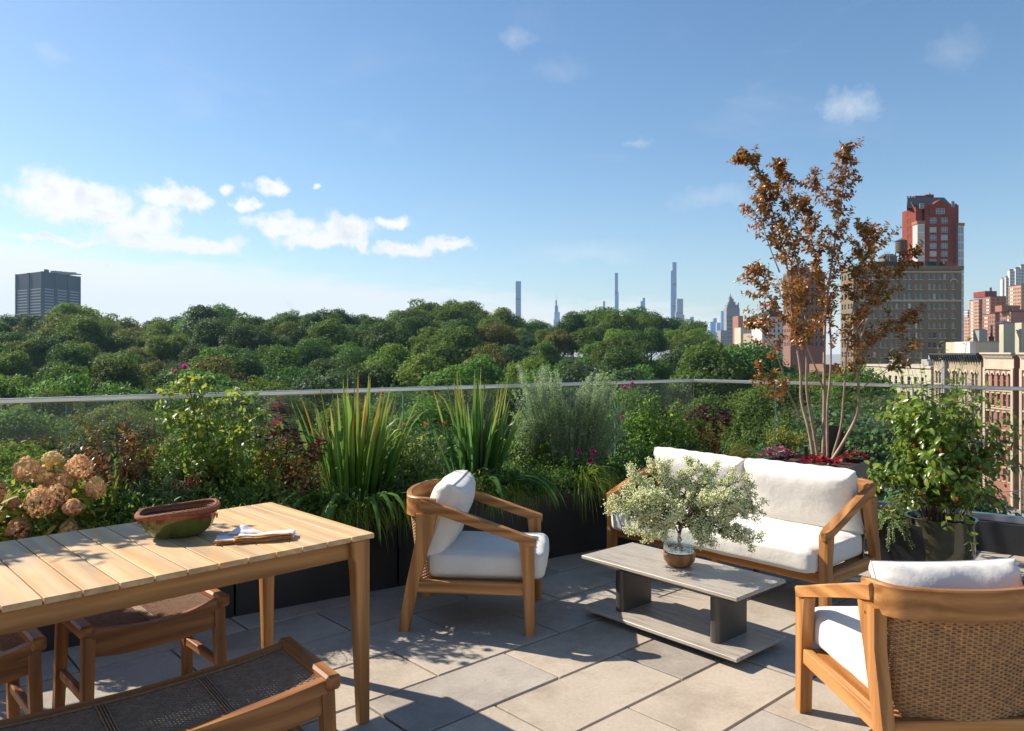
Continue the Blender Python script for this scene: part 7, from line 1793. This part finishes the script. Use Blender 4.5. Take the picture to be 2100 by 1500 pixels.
for i in range(16):
    a = rp.uniform(3.4, 6.0); r_ = rp.uniform(.25, .4); c = Vector((math.cos(a) * r_, math.sin(a) * r_, rp.uniform(.2, .65))); mb.tube([c, c + Vector((.004, 0, -.018))], [.007, .005], 6)
o = mb.build('berry', [fr_m], S); o['kind'] = 'stuff'
S = plant('trailing_herb', 'fine grey-green herb trailing from the small square planter', 'plant', (2.50, 5.05, .31)); lv = Leaves(82); stm = MB()
shrub(S, lv, stm, 26, .15, .10, r0=.06, twigs=5, tl=.08, step=.008, L=.012, W=.008, t0=.2, up=.4, droop=.25)
for i in range(24):
    a = R(rp.uniform(180, 340)); path = quad(Vector((math.cos(a) * .06, math.sin(a) * .06, .02)), Vector((math.cos(a) * .19, math.sin(a) * .19, rp.uniform(-.13, .02))), Vector((0, 0, .08)), 5); stm.tube(path, .0016, 3, caps=False); leafy(lv, path, .2, 1, .006, .013, .008, .3, .1)
lv.build('foliage', 'oval', LMT('herb_leaf', [(0.06, 0.11, 0.04), (0.13, 0.19, 0.08)], .3), S); stm.build('stems', [M['stem_g']], S)

# ------------------------------------------------------------------ flowering branches in the vase
Bq = plant('flowering_branches', 'wide bouquet of small white-green blossom branches in the glass vase', 'bouquet', (vx, vy, ZT + .02)); lv = Leaves(91); fl = Leaves(92); stm = MB()
BY = vy
def bp(px, py, dy): Y = BY + dy; return Vector((kx(px - 1050, Y) - vx, dy, ztop(py, Y) - ZT - .02))
tips = [(1295, 965), (1300, 985), (1340, 960), (1360, 955), (1410, 950), (1430, 965), (1455, 960), (1465, 975), (1500, 970), (1520, 985), (1535, 1000), (1550, 1030), (1552, 1045), (1540, 1100), (1545, 1108), (1515, 1085), (1500, 1060), (1285, 1010), (1275, 1030), (1262, 1045), (1268, 1055), (1290, 1055),
        (1310, 1030), (1325, 1060), (1300, 1090), (1330, 1100), (1345, 1080), (1350, 1040), (1380, 1000), (1385, 1030), (1420, 1010), (1430, 1040), (1445, 1060), (1460, 1020), (1480, 1010), (1490, 1030), (1510, 1030), (1475, 1075), (1440, 1095), (1445, 1110), (1410, 1070), (1375, 1070), (1365, 985), (1325, 1000), (1345, 1015), (1400, 980), (1450, 990), (1425, 1080), (1395, 1050), (1360, 1095), (1318, 1018), (1535, 1060), (1500, 1100)]
for i, (a, b) in enumerate(tips):
    edge = math.hypot((a - 1405) / 145, (b - 1035) / 85); dy = rp.uniform(-1, 1) * .24 * math.sqrt(max(.04, 1 - min(1, edge) ** 2)); tip = bp(a, b, dy)
    fork = Vector((tip.x * .12 + rp.uniform(-.02, .02), tip.y * .15, rp.uniform(.17, .24)))
    p = quad(fork, tip, Vector((tip.x * -.1, tip.y * -.1, .04)) + rv(.01), 9); stm.tube(p, [.0032 - .00026 * k for k in range(10)], 4, caps=False)
    leafy(lv, p, .35, 1.0, .030, .034, .015, .5, 0, pair=True)
    subs = [(p[k], (p[min(9, k + 1)] - p[k - 1]).normalized()) for k in range(5, 10) for _ in range(2)] 
    for (q, d) in subs:
        e = q + (d * .6 + rv(.55) + Vector((0, 0, .15))).normalized() * rp.uniform(.025, .06); tp = quad(q, e, rv(.004), 3); stm.tube(tp, [.0013, .0011, .0009, .0007], 3, caps=False); leafy(lv, tp, .2, 1, .022, .025, .011, .5)
        for c in (tp[2], tp[3]):
            for k in range(rp.randint(16, 28)):
                o_ = rv(.0100); q_ = rp.uniform(.0034, .0050); fl.add(c + o_, o_.normalized(), rv(), q_, q_)
for s_ in ((-.35, .0), (.3, .02), (.05, -.02)):
    pth = [Vector((s_[0] * .07, s_[1], .065)), Vector((-s_[0] * .03, -s_[1], .115)), Vector((s_[0] * .03, 0, .165)), Vector((s_[0] * .10, s_[1], .21))]; stm.tube(pth, [.0055, .005, .0045, .004], 6)
lv.build('leaves', 'oval', LMT('bouquet_leaf', [(0.03, 0.075, 0.015), (0.055, 0.125, 0.025), (0.10, 0.17, 0.045)], .3, rough=.45), Bq)
fl.build('blossoms', 'bead', LMT('cream_blossom', [(0.58, 0.62, 0.26), (0.82, 0.81, 0.48), (0.92, 0.90, 0.68)], .15, tcol=(1, 1, .85), rough=.7), Bq); stm.build('branches', [M['stem_b']], Bq)

# tall shrub just outside the left edge; its shadow falls across the table top
S = plant('tall_shrub', 'tall leafy shrub in the planter outside the left edge of the photo', 'shrub', (-2.95, 3.52, PH - .045)); lv = Leaves(95); stm = MB()
for i in range(26):
    a = rp.uniform(0, 6.283); q = rp.random() ** .5; c = Vector((math.cos(a) * .40 * q - .05, math.sin(a) * .28 * q, rp.uniform(1.12, 1.55)))
    path = quad(Vector((rp.uniform(-.04, .04), rp.uniform(-.04, .04), 0)), c, Vector((0, 0, .25)), 8); stm.tube(path, [.007 - .0006 * k for k in range(9)], 5, caps=False); leafy(lv, path, .7, 1, .015, .07, .04, .3)
    for j in range(9):
        e = c + rv(.07); tp = quad(path[6], e, rv(.01), 3); leafy(lv, tp, .1, 1, .014, .07, .042, .3)
lv.build('foliage', 'oval', G_MID(), S); stm.build('stems', [M['stem_b']], S)

leafy_bush('leafy_perennial', 'taller mid-green leafy plant behind the bronze shrub and bowl', 300, 905, 70, 30, G_MID(), .036, .017, 307, off=.42, step=.022)
leafy_bush('leafy_perennial', 'taller mid-green leafy plant between the two rose bushes', 420, 885, 60, 30, G_MID(), .036, .017, 427, off=.42, step=.022)
leafy_bush('leafy_perennial', 'taller mid-green leafy plant behind the purple-headed plant', 560, 880, 60, 30, G_MID(), .036, .017, 567, off=.42, step=.022)
leafy_bush('leafy_perennial', 'taller mid-green leafy plant against the glass between the strap-leaf clumps', 800, 870, 60, 30, G_MID(), .036, .017, 807, off=.42, step=.022)
leafy_bush('leafy_perennial', 'taller mid-green leafy plant against the glass behind the silvery shrub', 1090, 880, 60, 30, G_MID(), .036, .017, 1097, off=.42, step=.022)
leafy_bush('leafy_perennial', 'taller mid-green leafy plant against the glass near the corner', 1400, 850, 60, 30, G_MID(), .036, .017, 1407, off=.42, step=.022)
